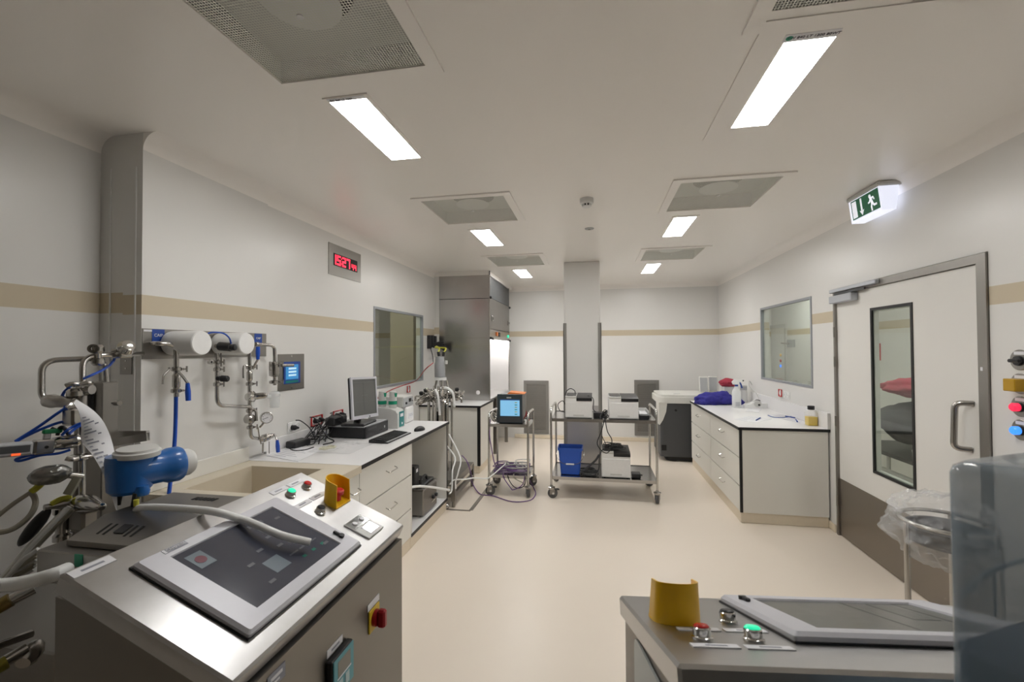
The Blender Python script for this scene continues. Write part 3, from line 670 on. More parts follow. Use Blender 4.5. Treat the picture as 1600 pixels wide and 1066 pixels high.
# three drawer cabinet
def drawer_cabinet(y0, y1, zs, label, name='drawer_cabinet', xb=-2.325, xf=XF):
    o = thing(name, label, 'cabinet', ((xb + xf) / 2, (y0 + y1) / 2, 0))
    b = MB(); b.box((xb, y0, 0.10), (xf - 0.02, y0 + 0.016, 0.874)).box((xb, y1 - 0.016, 0.10), (xf - 0.02, y1, 0.874)).box((xb, y0 + .016, 0.10), (xf - 0.02, y1 - .016, 0.116)).box((xb, y0 + .016, 0.116), (xb + 0.01, y1 - .016, 0.874))
    b.build('carcass', m_lam, o)
    MB().box((xf - 0.021, y0 + 0.003, 0.102), (xf - 0.0195, y1 - 0.003, 0.872)).build('gap_shade_sheet', m_black, o)  # black sheet behind the fronts, painted shade for the drawer gaps
    for za, zb in zs:
        d = MB().box((xf - 0.0195, y0 + 0.004, za), (xf, y1 - 0.003, zb), 0.001).build('drawer', m_lam, o)
        pull(fr((xf, (y0 + y1) / 2 + 0.03, za + (zb - za) * 0.58), (0, 1, 0), (0, 0, 1)), d, 0.14)
    MB().box((xb, y0, 0), (xf - 0.008, y1, 0.10), 0.004).build('plinth', m_cove, o)
    return o
drawer_cabinet(2.655, 3.476, ((0.619, 0.870), (0.340, 0.609), (0.106, 0.330)), 'cream three drawer cabinet between the sink and the open niche')
# open niche unit
o = thing('open_bench_unit', 'cream open fronted bench unit with a low shelf', 'cabinet', (-1.92, 3.92, 0))
b = MB(); b.box((-2.325, 3.478, 0.10), (XF, 3.494, 0.874)).build('side_panel', m_lam, o)
MB().box((-2.325, 4.372, 0.10), (XF, 4.390, 0.874)).build('side_panel', m_lam, o)
MB().box((XF, 4.371, 0.10), (XF + 0.003, 4.391, 0.874)).build('black_edging', m_black, o)
MB().box((-2.20, 3.494, 0.125), (-2.185, 4.372, 0.874)).build('back_panel', m_lam, o)
MB().box((-2.185, 3.494, 0.10), (XF, 4.372, 0.122)).build('base_shelf', m_top, o)
MB().box((XF, 3.478, 0.098), (XF + 0.004, 4.391, 0.124)).build('black_edging', m_black, o)
MB().box((-2.325, 3.478, 0), (XF - 0.008, 4.39, 0.10), 0.004).build('plinth', m_cove, o)
# in the niche: circulating bath
b0 = (-1.560, 3.750, 0.262); 
o = thing('circulating_bath', 'stainless steel circulating bath with dark lid inside the open niche', 'circulating bath', (-1.70, 3.78, 0.122))
MB().box((-1.90, 3.83, 0.135), (-1.535, 4.18, 0.365), 0.008).build('tank', m_steeld, o)
MB().box((-1.905, 3.825, 0.365), (-1.53, 4.185, 0.383), 0.005).build('rim', m_steel, o)
MB().box((-1.89, 3.90, 0.383), (-1.56, 4.17, 0.402), 0.006).build('lid', m_dark, o)
MB().box((-1.70, 3.98, 0.402), (-1.63, 4.05, 0.404)).build('lid_label', m_label, o)
MB().box((-1.82, 3.79, 0.384), (-1.60, 3.90, 0.585), 0.01).build('control_head', m_blackp, o)
MB().box((-1.6005, 3.82, 0.53), (-1.598, 3.86, 0.56)).build('head_label', m_label, o)
MB().tube([(-1.60, 3.92, 0.40), (-1.60, 3.93, 0.44), (-1.60, 4.05, 0.445), (-1.60, 4.08, 0.40)], 0.012, 10).build('lid_handle', m_blackp, o)
for yy in (4.06, 4.13): MB().rev((-1.535, yy, 0.24), (1, 0, 0), [(0, 0.018), (0.02, 0.018), (0.025, 0.014)], 14).build('drain_knob', m_blackp, o)
MB().box((-1.5355, 4.03, 0.19), (-1.532, 4.15, 0.205)).build('drain_plate', m_steel, o)
for x, y in ((-1.86, 3.87), (-1.57, 3.87), (-1.86, 4.14), (-1.57, 4.14)): MB().cyl((x, y, 0.122), (x, y, 0.136), 0.016, n=10).build('foot', m_rubber, o)
tag(MB().tube([(-1.530, 3.515, 0.494), (-1.505, 3.661, 0.461), (-1.480, 3.903, 0.380), (-1.440, 4.051, 0.322), (-1.420, 4.217, 0.259)], 0.011, 10).build('drain_hose', m_hose), 'milky hose running out of the niche towards the reactor stand', 'hose')

# things on the left worktop
def sheet(name, pts, label, cat='paper', lines=5, z=0.901, group=None):
    o = thing(name, label, cat, (pts[0][0], pts[0][1], z), group)
    P = [Vector(p) for p in pts]
    b = MB(); A = [b.v((p.x, p.y, z + 0.0006)) for p in P]; B = [b.v((p.x, p.y, z + 0.0026)) for p in P]
    for k in range(4): b.f([A[k], A[(k + 1) % 4], B[(k + 1) % 4], B[k]])
    b.f(A); b.f(B); b.build('paper_sheet', m_paper, o)
    e = P[1] - P[0]; f = P[3] - P[0]; b = MB()
    for k in range(lines):
        t = 0.15 + 0.7 * k / max(1, lines); s0, s1 = 0.12, 0.5 + 0.38 * ((k * 37) % 10) / 10
        q = [P[0] + e * s0 + f * t, P[0] + e * s1 + f * t, P[0] + e * s1 + f * (t + 0.02), P[0] + e * s0 + f * (t + 0.02)]
        b.f([b.v((p.x, p.y, z + 0.003)) for p in q])
    b.build('printed_lines', m_inkg, o); return o
sheet('printed_paper', [(-2.279, 2.778, 0.901), (-1.953, 2.670, 0.901), (-2.016, 3.043, 0.901), (-2.346, 3.101, 0.901)], 'printed sheets lying on the worktop end by the sink', lines=6)
# clear plastic bag on the worktop
o = MB(); c0 = Vector((-1.900, 3.096, 0.903))
from mathutils import noise
o.grid(lambda u_, v_: (c0.x - 0.17 + 0.34 * u_ + 0.02 * noise.noise((u_ * 4, v_ * 4, 1)), c0.y - 0.17 + 0.36 * v_ + 0.02 * noise.noise((u_ * 4, v_ * 4, 7)),
                       0.903 + (0.02 + 0.016 * noise.noise((u_ * 7, v_ * 6, 3)) + 0.01 * noise.noise((u_ * 15, v_ * 12, 5))) * (math.sin(PI * u_) * math.sin(PI * v_)) ** 0.5), 26, 26)
tag(o.build('plastic_bag', m_film), 'crumpled clear plastic bag flat on worktop before the computer', 'bag')
c = Vector((-1.922, 2.956, 0.905)); b = MB(); rr = random.Random(3)
for k in range(6):
    a = k; b.tube([c + Vector((0.05 * math.cos(a + t) * (1 - .1 * k), 0.06 * math.sin(a + t * 1.1), 0.03 + 0.006 * math.sin(t * 3 + k))) for t in (0, 1, 2, 3, 4, 5, 6)], 0.0022, 5, 3)
tag(b.build('thin_tubing', mat('pale_tubing', (0.62, 0.60, 0.45), 0.4)), 'thin pale coiled tubing lying on the clear bag', 'tubing')

# desktop computer lying flat, monitor standing on it
ca = math.radians(4)
T = fr((-2.24, 3.50, 0.901), (0, 1, 0), (-1, 0, 0)) @ Matrix.Translation((0, 0, 0))
T = FL(-1.88, 3.435, 0.901, math.radians(90))      # local x along +Y, local y towards the wall
PCW, PCD, PCH = 0.40, 0.36, 0.105
o = thing('desktop_computer', 'black desktop computer lying flat with grey lid beneath the monitor', 'computer', T)
MB(T).box((0, 0.012, 0.006), (PCW, PCD, PCH - 0.012), 0.004).build('chassis', m_blackp, o)
MB(T).box((0, 0.012, PCH - 0.012), (PCW, PCD, PCH), 0.003).build('lid', m_grey, o)
f_ = MB(T).box((-0.002, 0, 0.004), (PCW + 0.002, 0.014, PCH - 0.004), 0.004).build('front_bezel', m_blackp, o)
MB(T).box((0.03, -0.001, 0.065), (0.18, 0.002, 0.085)).build('disc_drive', m_dark, f_)
MB(T).rev((0.33, 0.001, 0.05), (0, -1, 0), [(0, 0.012), (0.003, 0.011)], 14).build('power_button', m_grey, f_)
for k in range(2): MB(T).box((0.24 + k * .03, -0.001, 0.03), (0.255 + k * .03, 0.002, 0.036)).build('port', m_slot, f_)
for x, y in ((0.03, 0.04), (PCW - 0.03, 0.04), (0.03, PCD - 0.04), (PCW - 0.03, PCD - 0.04)): MB(T).cyl((x, y, 0), (x, y, 0.007), 0.012, n=10).build('foot', m_rubber, o)
# monitor: screen plane located from the visible corners
m0 = Vector((-1.985, 3.288, 1.419)); m1 = Vector((-1.935, 3.658, 1.418)); m2 = Vector((-1.900, 3.661, 1.056)); 
mx_ = (Vector((m1.x, m1.y, 0)) - Vector((m0.x, m0.y, 0))); mx_.normalize()
TM = fr((-1.985, 3.325, 1.125), tuple(mx_), (-mx_.y * -0.10, mx_.x * -0.10 * -1 * -1, 1.0))
TM = fr((-1.955, 3.353, 1.069), tuple(Vector((-1.905, 3.695, 1.056)) - Vector((-1.955, 3.353, 1.069))), tuple(Vector((-1.995, 3.295, 1.414)) - Vector((-1.955, 3.353, 1.069))))
mw = (Vector((-1.905, 3.695, 1.056)) - Vector((-1.955, 3.353, 1.069))).length; mh = (Vector((-1.995, 3.295, 1.414)) - Vector((-1.955, 3.353, 1.069))).length
o = thing('computer_monitor', 'flat computer monitor with silver bezel and black back', 'monitor', FL(-2.02, 3.57, 1.006))
fw = 0.019
b = MB(TM); b.slab([0, fw, mw - fw, mw], [0, fw * 1.5, mh - fw, mh], {(1, 1)}, -0.012, 0.003)
b.build('bezel', m_bezel, o)
s_ = MB(TM).box((fw, fw * 1.5, -0.010), (mw - fw, mh - fw, -0.002)).build('screen', m_screen2, o)
b = MB(TM); b.box((fw + .01, mh - fw - .03, -0.002), (mw - fw - .01, mh - fw - .022, -0.0012)).box((fw + .02, mh * .40, -0.002), (mw - fw - .02, mh * .405, -0.0012)).box((mw * .46, mh * .2, -0.002), (mw * .465, mh * .85, -0.0012)).box((mw * .38, mh * .55, -0.002), (mw * .62, mh * .565, -0.0012))
b.build('screen_lines', mat('screen_mark', (0.10, 0.10, 0.10), 0.4), s_)
MB(TM).box((0.004, 0.004, -0.040), (mw - 0.004, mh - 0.004, -0.012), 0.008).build('back_shell', m_blackp, o)
MB(TM).box((mw * .62, 0.006, 0.003), (mw * .66, 0.016, 0.006)).build('power_button', m_dark, o)
nb = TM @ Vector((mw * .5, mh * .22, -0.04)); 
MB().tube([nb + Vector((0.01, 0, 0)), (nb.x - 0.05, nb.y + 0.02, nb.z - 0.03), (nb.x - 0.05, nb.y + 0.02, 1.03)], 0.03, 12).build('stand_neck', m_blackp, o)
MB(FL(nb.x - 0.02, nb.y + 0.02, 1.006, 0.1)).box((-0.12, -0.14, 0.0), (0.09, 0.14, 0.022), 0.01).build('stand_base', m_blackp, o)
# black cable box behind the monitor foot
tag(MB().box((-2.24, 3.40, 1.008), (-2.15, 3.60, 1.075), 0.008).build('power_adapter', m_blackp), 'black adapter box on the computer behind monitor', 'adapter')
# keyboard and mouse
K0 = Vector((-1.822, 3.380, 0.901)); K1 = Vector((-1.614, 3.289, 0.901)); K3 = Vector((-1.796, 3.978, 0.901))
TK = fr(tuple(K1), tuple(Vector((-1.604, 3.874, 0.901)) - K1), tuple(K0 - K1)); kw, kd = 0.435, 0.165
o = thing('keyboard', 'black keyboard with a silver front strip on the left worktop', 'keyboard', TK)
MB(TK).prism([(0, 0.002), (kd, 0.002), (kd, 0.026), (0.03, 0.013), (0, 0.010)], 0, kw, 'x').build('base', m_blackp, o)
MB(TK).box((0.004, 0.003, 0.0112), (kw - 0.004, 0.020, 0.0135)).build('wrist_strip', m_grey, o)
b = MB(TK)
for r_ in range(6):
    n = 18
    for k in range(n):
        if r_ == 0 and 4 < k < 9: continue
        x0 = 0.012 + k * (kw - 0.024) / n; y0 = 0.034 + r_ * 0.0205; zz = 0.0135 + (y0 - 0.03) * 0.0955
        b.box((x0, y0, zz), (x0 + (kw - 0.024) / n - 0.003, y0 + 0.0175, zz + 0.006))
b.box((0.012 + 5 * (kw - .024) / 18, 0.034, 0.0137), (0.012 + 9 * (kw - .024) / 18 - .003, 0.0515, 0.0197))
k_ = b.build('keys', m_blackp, o); k_['kind'] = 'stuff'
mp_ = Vector((-1.598, 3.843, 0.901))
b = MB(FL(mp_.x + .01, mp_.y + 0.03, 0.901, 1.2)); b.grid(lambda u_, v_: (0.062 * math.cos(PI * v_) * (1 if u_ > 0 else 1) * math.sin(PI * .5 * (0.02 + .98 * u_)) , 0.034 * math.cos(PI * (u_ - 0) * 0 + 0) * math.sin(PI * v_) * 0 + 0, 0), 1, 1) if False else b.blob((0, 0, 0.008), (0.062, 0.036, 0.034), 0.02, 3, 2, flat=0.001)
o = b.build('mouse', m_blackp); tag(o, 'black computer mouse at the end of the keyboard', 'mouse')
# sockets' cables and power supply
p0 = (-2.261, 3.092, 0.901)
o = thing('power_brick', 'black power brick lying on the worktop under the sockets', 'power supply', p0)
MB(FL(p0[0], p0[1], 0.901, 1.45)).box((-0.085, -0.045, 0.001), (0.085, 0.045, 0.052), 0.008).build('case', m_blackp, o)
MB().tube([(-2.350, 3.129, 0.920), (-2.288, 3.025, 0.905), (-2.189, 2.950, 0.906), (-2.122, 2.982, 0.906), (-2.115, 3.070, 0.906)], 0.0045, 6).build('lead', m_blackp, o)
def cable(pts, r, m, label, name='cable', group=None, cat='cable'):
    return tag(MB().tube(pts, r, 6, 5).build(name, m), label, cat, group)
cable([(-2.290, 3.100, 1.102), (-2.250, 3.106, 1.097), (-2.200, 3.137, 1.043), (-2.170, 3.150, 0.981), (-2.179, 3.180, 0.915), (-2.195, 3.107, 0.910)], 0.0045, m_blackp, 'black mains lead from the unframed socket down to the brick')
cable([(-2.290, 3.274, 1.100), (-2.250, 3.283, 1.089), (-2.200, 3.269, 1.041), (-2.140, 3.230, 0.998), (-2.100, 3.230, 0.948), (-2.076, 3.280, 0.908), (-2.091, 3.156, 0.908)], 0.0045, m_blackp, 'black mains lead from the nearer red framed socket')
cable([(-2.290, 3.559, 1.090), (-2.240, 3.520, 1.097), (-2.180, 3.352, 1.069), (-2.160, 3.252, 1.014), (-2.120, 3.159, 0.961), (-2.140, 3.172, 0.908)], 0.0045, m_blackp, 'black mains lead from the farther red framed socket')
o = MB(); rr = random.Random(11); base = Vector((-2.218, 3.323, 0.905))
for k in range(9):
    c = base + Vector((rr.uniform(-.06, .06), rr.uniform(-.1, .12), 0)); ph = rr.uniform(0, 6); ra = rr.uniform(.04, .09); tl = rr.uniform(.3, .9)
    o.tube([c + Vector((ra * math.cos(ph + t) * .6, ra * math.sin(ph + t) * 1.3, 0.012 + 0.01 * k * .5 + max(0, math.sin(ph + t)) * tl * .11)) for t in [i * .7 for i in range(10)]], 0.004, 6, 3)
o.tube([(-2.200, 3.269, 0.999), (-2.200, 3.321, 1.053), (-2.220, 3.469, 1.083), (-2.180, 3.531, 1.080), (-2.100, 3.489, 1.055)], 0.0045, 6, 4)
o.tube([(-2.100, 3.196, 0.925), (-2.200, 3.383, 1.000), (-2.200, 3.495, 1.046), (-2.100, 3.450, 1.023)], 0.0045, 6, 4)
tag(o.build('cable_tangle', m_blackp, kind='stuff'), 'tangle of black cables heaped between sockets and computer', 'cables')
o = thing('usb_dongle_bag', 'small clear bag with grey label propped against the computer', 'bag', (-2.152, 3.302, 0.901))
a_ = Vector((-2.193, 3.337, 0.903)); MB().box((a_.x - .004, a_.y - .02, 0.903), (a_.x + .002, a_.y + .05, 0.985), 0.001).build('pouch', m_cloudy, o)
MB().box((a_.x + .002, a_.y - .005, 0.915), (a_.x + .003, a_.y + .022, 0.975)).build('pouch_label', mat('lilac_label', (.35, .36, .55), .5), o)

# dosing unit: grey body, teal panel, two white and green bottles
T = FL(-1.83, 3.93, 0.901, math.radians(90))
o = thing('dosing_unit', 'grey laboratory dosing unit with teal front and two bottle tops', 'dosing unit', T)
X0, X1 = 0.0, 0.14   # along +Y
prof = [(0.0, 0.0), (0.0, 0.135), (-0.02, 0.165), (-0.075, 0.185), (-0.26, 0.20), (-0.30, 0.19), (-0.30, 0.0)]
MB(T).prism([(-a, c) for a, c in prof], 0, 0.155, 'x').build('body', m_lgrey, o)
q = MB(T).box((0.035, -0.006, 0.01), (0.135, 0.0, 0.155), 0.002).build('front_panel', m_teal, o)
MB(T).box((0.045, -0.008, 0.105), (0.11, -0.005, 0.135)).build('display', m_label, q)
MB(T).rev((0.085, -0.006, 0.04), (0, -1, 0), [(0, 0.011), (0.003, 0.010)], 12).build('key', m_label, q)
for yy in (0.09, 0.20):
    c_ = T @ Vector((0.088, yy, 0.215))
    h_ = MB().rev(c_, (0, 0, 1), [(-0.03, 0.036), (0.0, 0.036), (0.002, 0.040), (0.04, 0.040), (0.042, 0.036), (0.125, 0.033), (0.128, 0.029), (0.128, 0)], 22, cap=False).build('bottle_top', m_lgrey, o)
    MB().rev(c_ + Vector((0, 0, 0.004)), (0, 0, 1), [(0, 0.0415), (0.034, 0.0415)], 22, cap=False).build('green_collar', m_grn, h_)
    MB(fr(tuple(c_ + Vector((0.028, -0.016, 0.075))), (0.5, 0.87, 0), (0, 0, 1))).prism([(0.0, 0.0), (0.018, 0.0), (0.024, 0.038), (-0.006, 0.038)], 0.0, 0.006).build('nozzle_mark', m_grn, h_)
# white stand and grey controller box
T = FL(-1.86, 4.20, 0.901, math.radians(90))
o = thing('balance', 'low white bench balance under the grey controller box', 'balance', T)
MB(T).box((0, 0.0, 0.004), (0.19, 0.26, 0.165), 0.012).build('case', m_white, o)
MB(T).box((0.05, -0.003, 0.045), (0.16, 0.0, 0.10)).build('front_sheet', m_paper, o)
MB(T).box((0.06, -0.004, 0.085), (0.14, -0.003, 0.088)).box((0.06, -0.004, 0.07), (0.15, -0.003, 0.073)).build('printed_lines', m_inkg, o)
T2 = FL(-1.875, 4.155, 1.067, math.radians(90))
o = thing('controller_box', 'grey metal controller box stacked on the white balance', 'controller', T2)
MB(T2).box((0, 0, 0.004), (0.24, 0.22, 0.108), 0.006).build('case', m_lgrey, o)
MB(T2).box((0.005, -0.003, 0.006), (0.235, 0.0, 0.094)).build('front_plate', m_grey, o)
MB(T2).box((0.13, -0.006, 0.045), (0.185, -0.002, 0.080)).build('display', m_slot, o)
MB(T2).rev((0.06, -0.003, 0.04), (0, -1, 0), [(0, 0.012), (0.012, 0.010)], 12).build('knob', m_blackp, o)
for x in (0.02, 0.22):
    for y in (0.02, 0.18): MB(T2).cyl((x, y, 0), (x, y, 0.005), 0.008, n=8).build('foot', m_rubber, o)
MB(T2).cyl((0.21, -0.012, 0.05), (0.21, 0.0, 0.05), 0.007, n=10).build('connector', m_steel, o)
cable([(-2.050, 3.863, 1.159), (-2.200, 4.484, 1.194), (-2.250, 4.898, 1.214), (-2.250, 5.374, 1.247), (-1.862, 4.700, 1.420), (-1.772, 4.720, 1.498)], 0.006, m_redcab, 'dark red cable sagging across the viewing window to the reactor')

# ------------------------------------------------------------------ laminar cabinet and bench behind the reactor
HX0, HX1, HY0, HY1, HZ = -2.27, -1.50, 6.30, 7.80, 2.73
h = thing('laminar_flow_cabinet', 'tall stainless steel laminar flow cabinet with lit opening', 'laminar cabinet', ((HX0 + HX1) / 2, (HY0 + HY1) / 2, 0))
def holed(b, x0, x1, z0, z1, cx, cz, r, y, n=20):
    an = [2 * PI * k / n for k in range(n)] + [math.atan2(z - cz, x - cx) % (2 * PI) for x in (x0, x1) for z in (z0, z1)]
    an = sorted(an); O = []; I = []
    for a in an:
        ca, sa = math.cos(a), math.sin(a); ks = []
        if ca > 1e-9: ks.append((x1 - cx) / ca)
        if ca < -1e-9: ks.append((x0 - cx) / ca)
        if sa > 1e-9: ks.append((z1 - cz) / sa)
        if sa < -1e-9: ks.append((z0 - cz) / sa)
        k = min(ks); O.append(b.v((cx + ca * k, y, cz + sa * k))); I.append(b.v((cx + ca * r, y, cz + sa * r)))
    m_ = len(an)
    for k in range(m_): b.f([O[k], O[(k + 1) % m_], I[(k + 1) % m_], I[k]])
hole = (-1.678, 6.300, 1.013)
b = MB(); holed(b, HX0, HX1, 0.905, 1.805, hole[0], hole[2], 0.030, HY0)
b.build('lower_side_panel', m_steelx, h)
MB().box((HX0, HY0, 1.822), (HX1, HY0 + 0.004, 2.385)).build('middle_side_panel', m_steelx, h)
MB().box((HX0, HY0, 2.392), (HX1, HY0 + 0.004, HZ)).build('upper_side_panel', m_steelx, h)
MB().box((HX0, HY0 - 0.004, 1.805), (HX1, HY0 + 0.006, 1.822)).build('joint_strip', m_steel, h)
MB().box((HX0, HY0 + .002, 2.385), (HX1, HY0 + 0.006, 2.392)).build('joint_strip', m_slot, h)
MB().box((HX1 - 0.012, HY0 - 0.002, 0.905), (HX1 + 0.004, HY0 + 0.016, HZ), 0.002).build('corner_post', m_steel, h)
MB().box((HX1 - 0.012, HY1 - 0.016, 0.905), (HX1 + 0.004, HY1, HZ), 0.002).build('corner_post', m_steel, h)
MB().box((HX0, HY1 - 0.006, 0.905), (HX1 - 0.012, HY1, HZ)).build('far_side_panel', m_kick, h)
MB().box((HX0, HY0 + 0.02, 0.905), (HX0 + 0.004, HY1 - 0.02, HZ)).build('rear_panel', m_kick, h)
MB().box((HX0, HY0 + 0.006, 0.898), (HX1 + 0.01, HY1, 0.92)).build('work_surface', m_steelx, h)
MB().box((HX0 + .004, HY0 + 0.016, 1.79), (HX1 - 0.02, HY1 - 0.016, 1.80)).build('inner_ceiling', m_white, h)
for xx in (-1.62, -1.85, -2.08): MB().cyl((xx, HY0 + 0.1, 1.772), (xx, HY1 - 0.1, 1.772), 0.014, n=10).build('tube_lamp', m_hoodlamp, h)
MB().box((HX1 - 0.01, HY0 + 0.018, 1.79), (HX1 + 0.002, HY1 - 0.018, 1.935)).build('control_strip', m_steel, h)
d = MB().box((HX1 - 0.01, HY0 + 0.022, 1.943), (HX1 + 0.006, HY1 - 0.022, 2.395), 0.003).build('service_door', m_steeld, h)
MB().box((HX1 - 0.01, HY0 + 0.022, 2.402), (HX1 + 0.002, HY1 - 0.022, HZ - 0.02)).build('filter_screen', m_dark, h)
for yy in (HY0 + 0.10, HY1 - 0.16):
    MB().box((HX1 + 0.006, yy, 2.06), (HX1 + 0.022, yy + 0.09, 2.14), 0.004).build('latch', m_chrome, d)
    MB().box((HX1 + 0.022, yy + 0.02, 2.08), (HX1 + 0.034, yy + 0.05, 2.12), 0.003).build('latch_tongue', m_steeld, d)
for yy, zz in ((HY0 + 0.01, 2.40), (HY1 - 0.03, 2.38), (HY0 + 0.01, 1.81), (HY0 + 0.12, 1.80), (HY1 - 0.03, 1.79)):
    MB().rev((HX1 + 0.004, yy, zz), (1, 0, 0), [(0, 0.02), (0.02, 0.02), (0.03, 0.012)], 12).build('black_knob', m_blackp, h)
MB().cyl((HX1 + 0.002, HY0 + .0, HZ), (HX1 + 0.002, HY0 + .0, HZ + 0.06), 0.008, n=8).build('lifting_pin', m_blackp, h)
MB().box((HX1 + 0.002, HY0 + 0.42, 1.85), (HX1 + 0.018, HY0 + 0.50, 1.91), 0.003).build('orange_switch', mat('orange_plastic', (.65, .18, .03), .4), h)
MB().box((HX1 + 0.002, HY0 + 0.62, 1.84), (HX1 + 0.012, HY0 + 0.70, 1.91), 0.003).build('meter', m_blackp, h)
MB().rev((HX1 + 0.002, HY1 - 0.12, 1.865), (1, 0, 0), [(0, 0.028), (0.015, 0.026), (0.02, 0.0)], 14, cap=False).build('green_lamp', m_gled, h)
for x, y in ((HX1 - 0.05, HY1 - 0.05), (HX0 + 0.05, HY1 - 0.05), (HX0 + 0.05, HY0 + 0.55), (HX1 - 0.05, HY0 + 0.55)):
    MB().box((x - 0.025, y - 0.025, 0.02), (x + 0.025, y + 0.025, 0.898)).cyl((x, y, 0), (x, y, 0.02), 0.03, n=10).build('leg', m_steeld, h)
MB().box((HX0 + 0.02, HY0 + 0.55, 0.72), (HX1 - 0.02, HY1 - 0.02, 0.86)).build('under_frame', m_steeld, h)
struct(MB().box((XL, HY0 + 0.004, HZ + 0.002), (HX1 - 0.008, HY1 + 0.3, ZC)).build('trim_9', m_ceil))
struct(MB().box((XL, HY0 + 0.004, 0.90), (HX0 - 0.001, HY0 + 0.03, HZ + 0.002)).build('trim_11', m_wall))

o = thing('back_bench', 'cream bench with white top and black edges beneath steel cabinet', 'bench', (-1.92, 6.05, 0))
MB().box((-2.345, 5.70, 0.873), (-1.490, 6.50, 0.897)).build('top_panel', m_top, o)
MB().box((-2.345, 5.692, 0.871), (-1.482, 5.70, 0.8965)).box((-1.490, 5.692, 0.871), (-1.482, 6.50, 0.8965)).build('black_edging', m_black, o)
MB().box((-1.536, 5.716, 0.10), (-1.500, 5.722, 0.871)).box((-1.505, 5.716, 0.10), (-1.4985, 5.752, 0.871)).build('black_corner', m_black, o)
MB().box((-2.34, 5.722, 0.10), (-1.93, 5.74, 0.871)).build('front_panel', m_lam, o)
MB().box((-1.926, 5.722, 0.10), (-1.538, 5.74, 0.871)).build('front_panel', m_lam, o)
MB().box((-1.520, 5.753, 0.10), (-1.500, 6.50, 0.871)).build('side_panel', m_lam, o)
MB().box((-2.34, 5.735, 0), (-1.508, 6.48, 0.10), 0.004).build('plinth', m_cove, o)

# wall hub of black cables above the reactor
o = thing('cable_hub', 'black wall mounted connector block with plugs above the reactor', 'connector block', (-2.340, 6.210, 1.750))
for k, (xa, xb) in enumerate(((670, 672), (673, 675.5), (676, 680))):
    MB().box((-2.345, 6.068, 1.656), (-2.300, 6.003, 1.848), 0.003).build('connector', m_blackp, o) if k == 0 else MB().box(((-2.345, 6.145, 1.675) if k == 1 else (-2.345, 6.223, 1.694)), ((-2.290, 6.065, 1.849) if k == 1 else (-2.280, 6.155, 1.842)), 0.003).build('connector', m_blackp, o)
for k in range(5):
    p = Vector((-2.270, 6.049, 1.720)); q = p + Vector((0.14, 0.05 + 0.02 * k, 0.03 - 0.035 * k)); MB().tube([p + Vector((0, 0, -.01 * k)), (p + q) / 2 + Vector((0, 0, .01)), q], 0.012, 8, 3).build('plug_lead', m_blackp, o)
cable([(-2.280, 5.974, 1.656), (-2.200, 5.837, 1.559), (-2.100, 5.595, 1.478)], 0.005, m_blackp, 'short black lead hanging from the connector block')

# ------------------------------------------------------------------ reactor on its steel stand
YR = 4.86
RC = Vector((-1.725, 4.860, 0.959)); rx, ry = RC.x, RC.y
z_of = lambda y: 1.65 - (y - 545.0) * 0.00727
r = thing('bioreactor', 'stainless steel bioreactor with grey motor on a low stand', 'bioreactor', (rx, ry, 0))
def zz_(py): return RC.z - (py - 640) * 0.00700
MB().rev((rx - 0.02, ry, zz_(587)), (0, 0, 1), [(0, 0.056), (0.005, 0.060), (0.15, 0.060), (0.17, 0.053), (0.232, 0.046), (0.238, 0.0)], 28, cap=False).build('motor', mat('motor_grey', (0.30, 0.31, 0.32), 0.4), r)
MB().rev((rx - 0.01, ry, zz_(592)), (0, 0, 1), [(0, 0.066), (0.03, 0.066)], 24).build('motor_flange', m_white, r)
MB().box((rx + 0.045, ry - 0.02, zz_(566)), (rx + 0.068, ry + 0.02, zz_(560)), 0.003).build('terminal_box', m_lgrey, r)
for dx in (-0.03, 0.022):
    p = Vector((rx + dx, ry, zz_(553))); MB().cyl(p, p + Vector((dx * .3, 0, 0.05)), 0.016, n=12).build('cable_gland', m_blackp, r)
    MB().tube([p + Vector((dx * .3, 0, 0.04)), p + Vector((dx * .5, 0.05, 0.09)), p + Vector((-0.12, 0.2, 0.10)), (-2.220, 6.044, 1.692)], 0.009, 8).build('motor_lead', m_yg, r)
for k in range(4):
    a = k * PI / 2 + .5; MB().cyl((rx + 0.055 * math.cos(a), ry + 0.055 * math.sin(a), zz_(592)), (rx + 0.085 * math.cos(a), ry + 0.085 * math.sin(a), zz_(611)), 0.011, n=10).build('lantern_post', m_steel, r)
MB().rev((rx, ry, zz_(612)), (0, 0, 1), [(0, 0.03), (0.05, 0.03), (0.06, 0.022), (0.13, 0.02)], 18).build('shaft_seal', m_chrome, r)
MB().rev((rx, ry, zz_(624)), (0, 0, 1), [(0, 0.125), (0.022, 0.125), (0.03, 0.11), (0.055, 0.06), (0.075, 0.03)], 32).build('head_plate', m_chrome, r)
for k in range(10):
    a = k * 2 * PI / 10; c_ = Vector((rx + 0.098 * math.cos(a), ry + 0.098 * math.sin(a), zz_(623)))
    MB().rev(c_, (0.25 * math.cos(a), 0.25 * math.sin(a), 1), [(0, 0.016), (0.035, 0.016), (0.036, 0.024), (0.05, 0.024), (0.052, 0.014), (0.075 + 0.02 * (k % 3), 0.012), (0.08 + .02 * (k % 3), 0.0)], 12, cap=False).build('port', m_steel, r)
MB().rev((rx, ry, zz_(700)), (0, 0, 1), [(-0.04, 0.0), (-0.035, 0.06), (0.0, 0.075), (0.03, 0.08), (0.51, 0.08), (0.512, 0.125), (0.535, 0.125)], 32, cap=False).build('vessel_jacket', m_chrome, r)
MB().box((rx - 0.03, ry - 0.083, zz_(690)), (rx - 0.010, ry - 0.076, zz_(642))).build('sight_glass', m_slot, r)
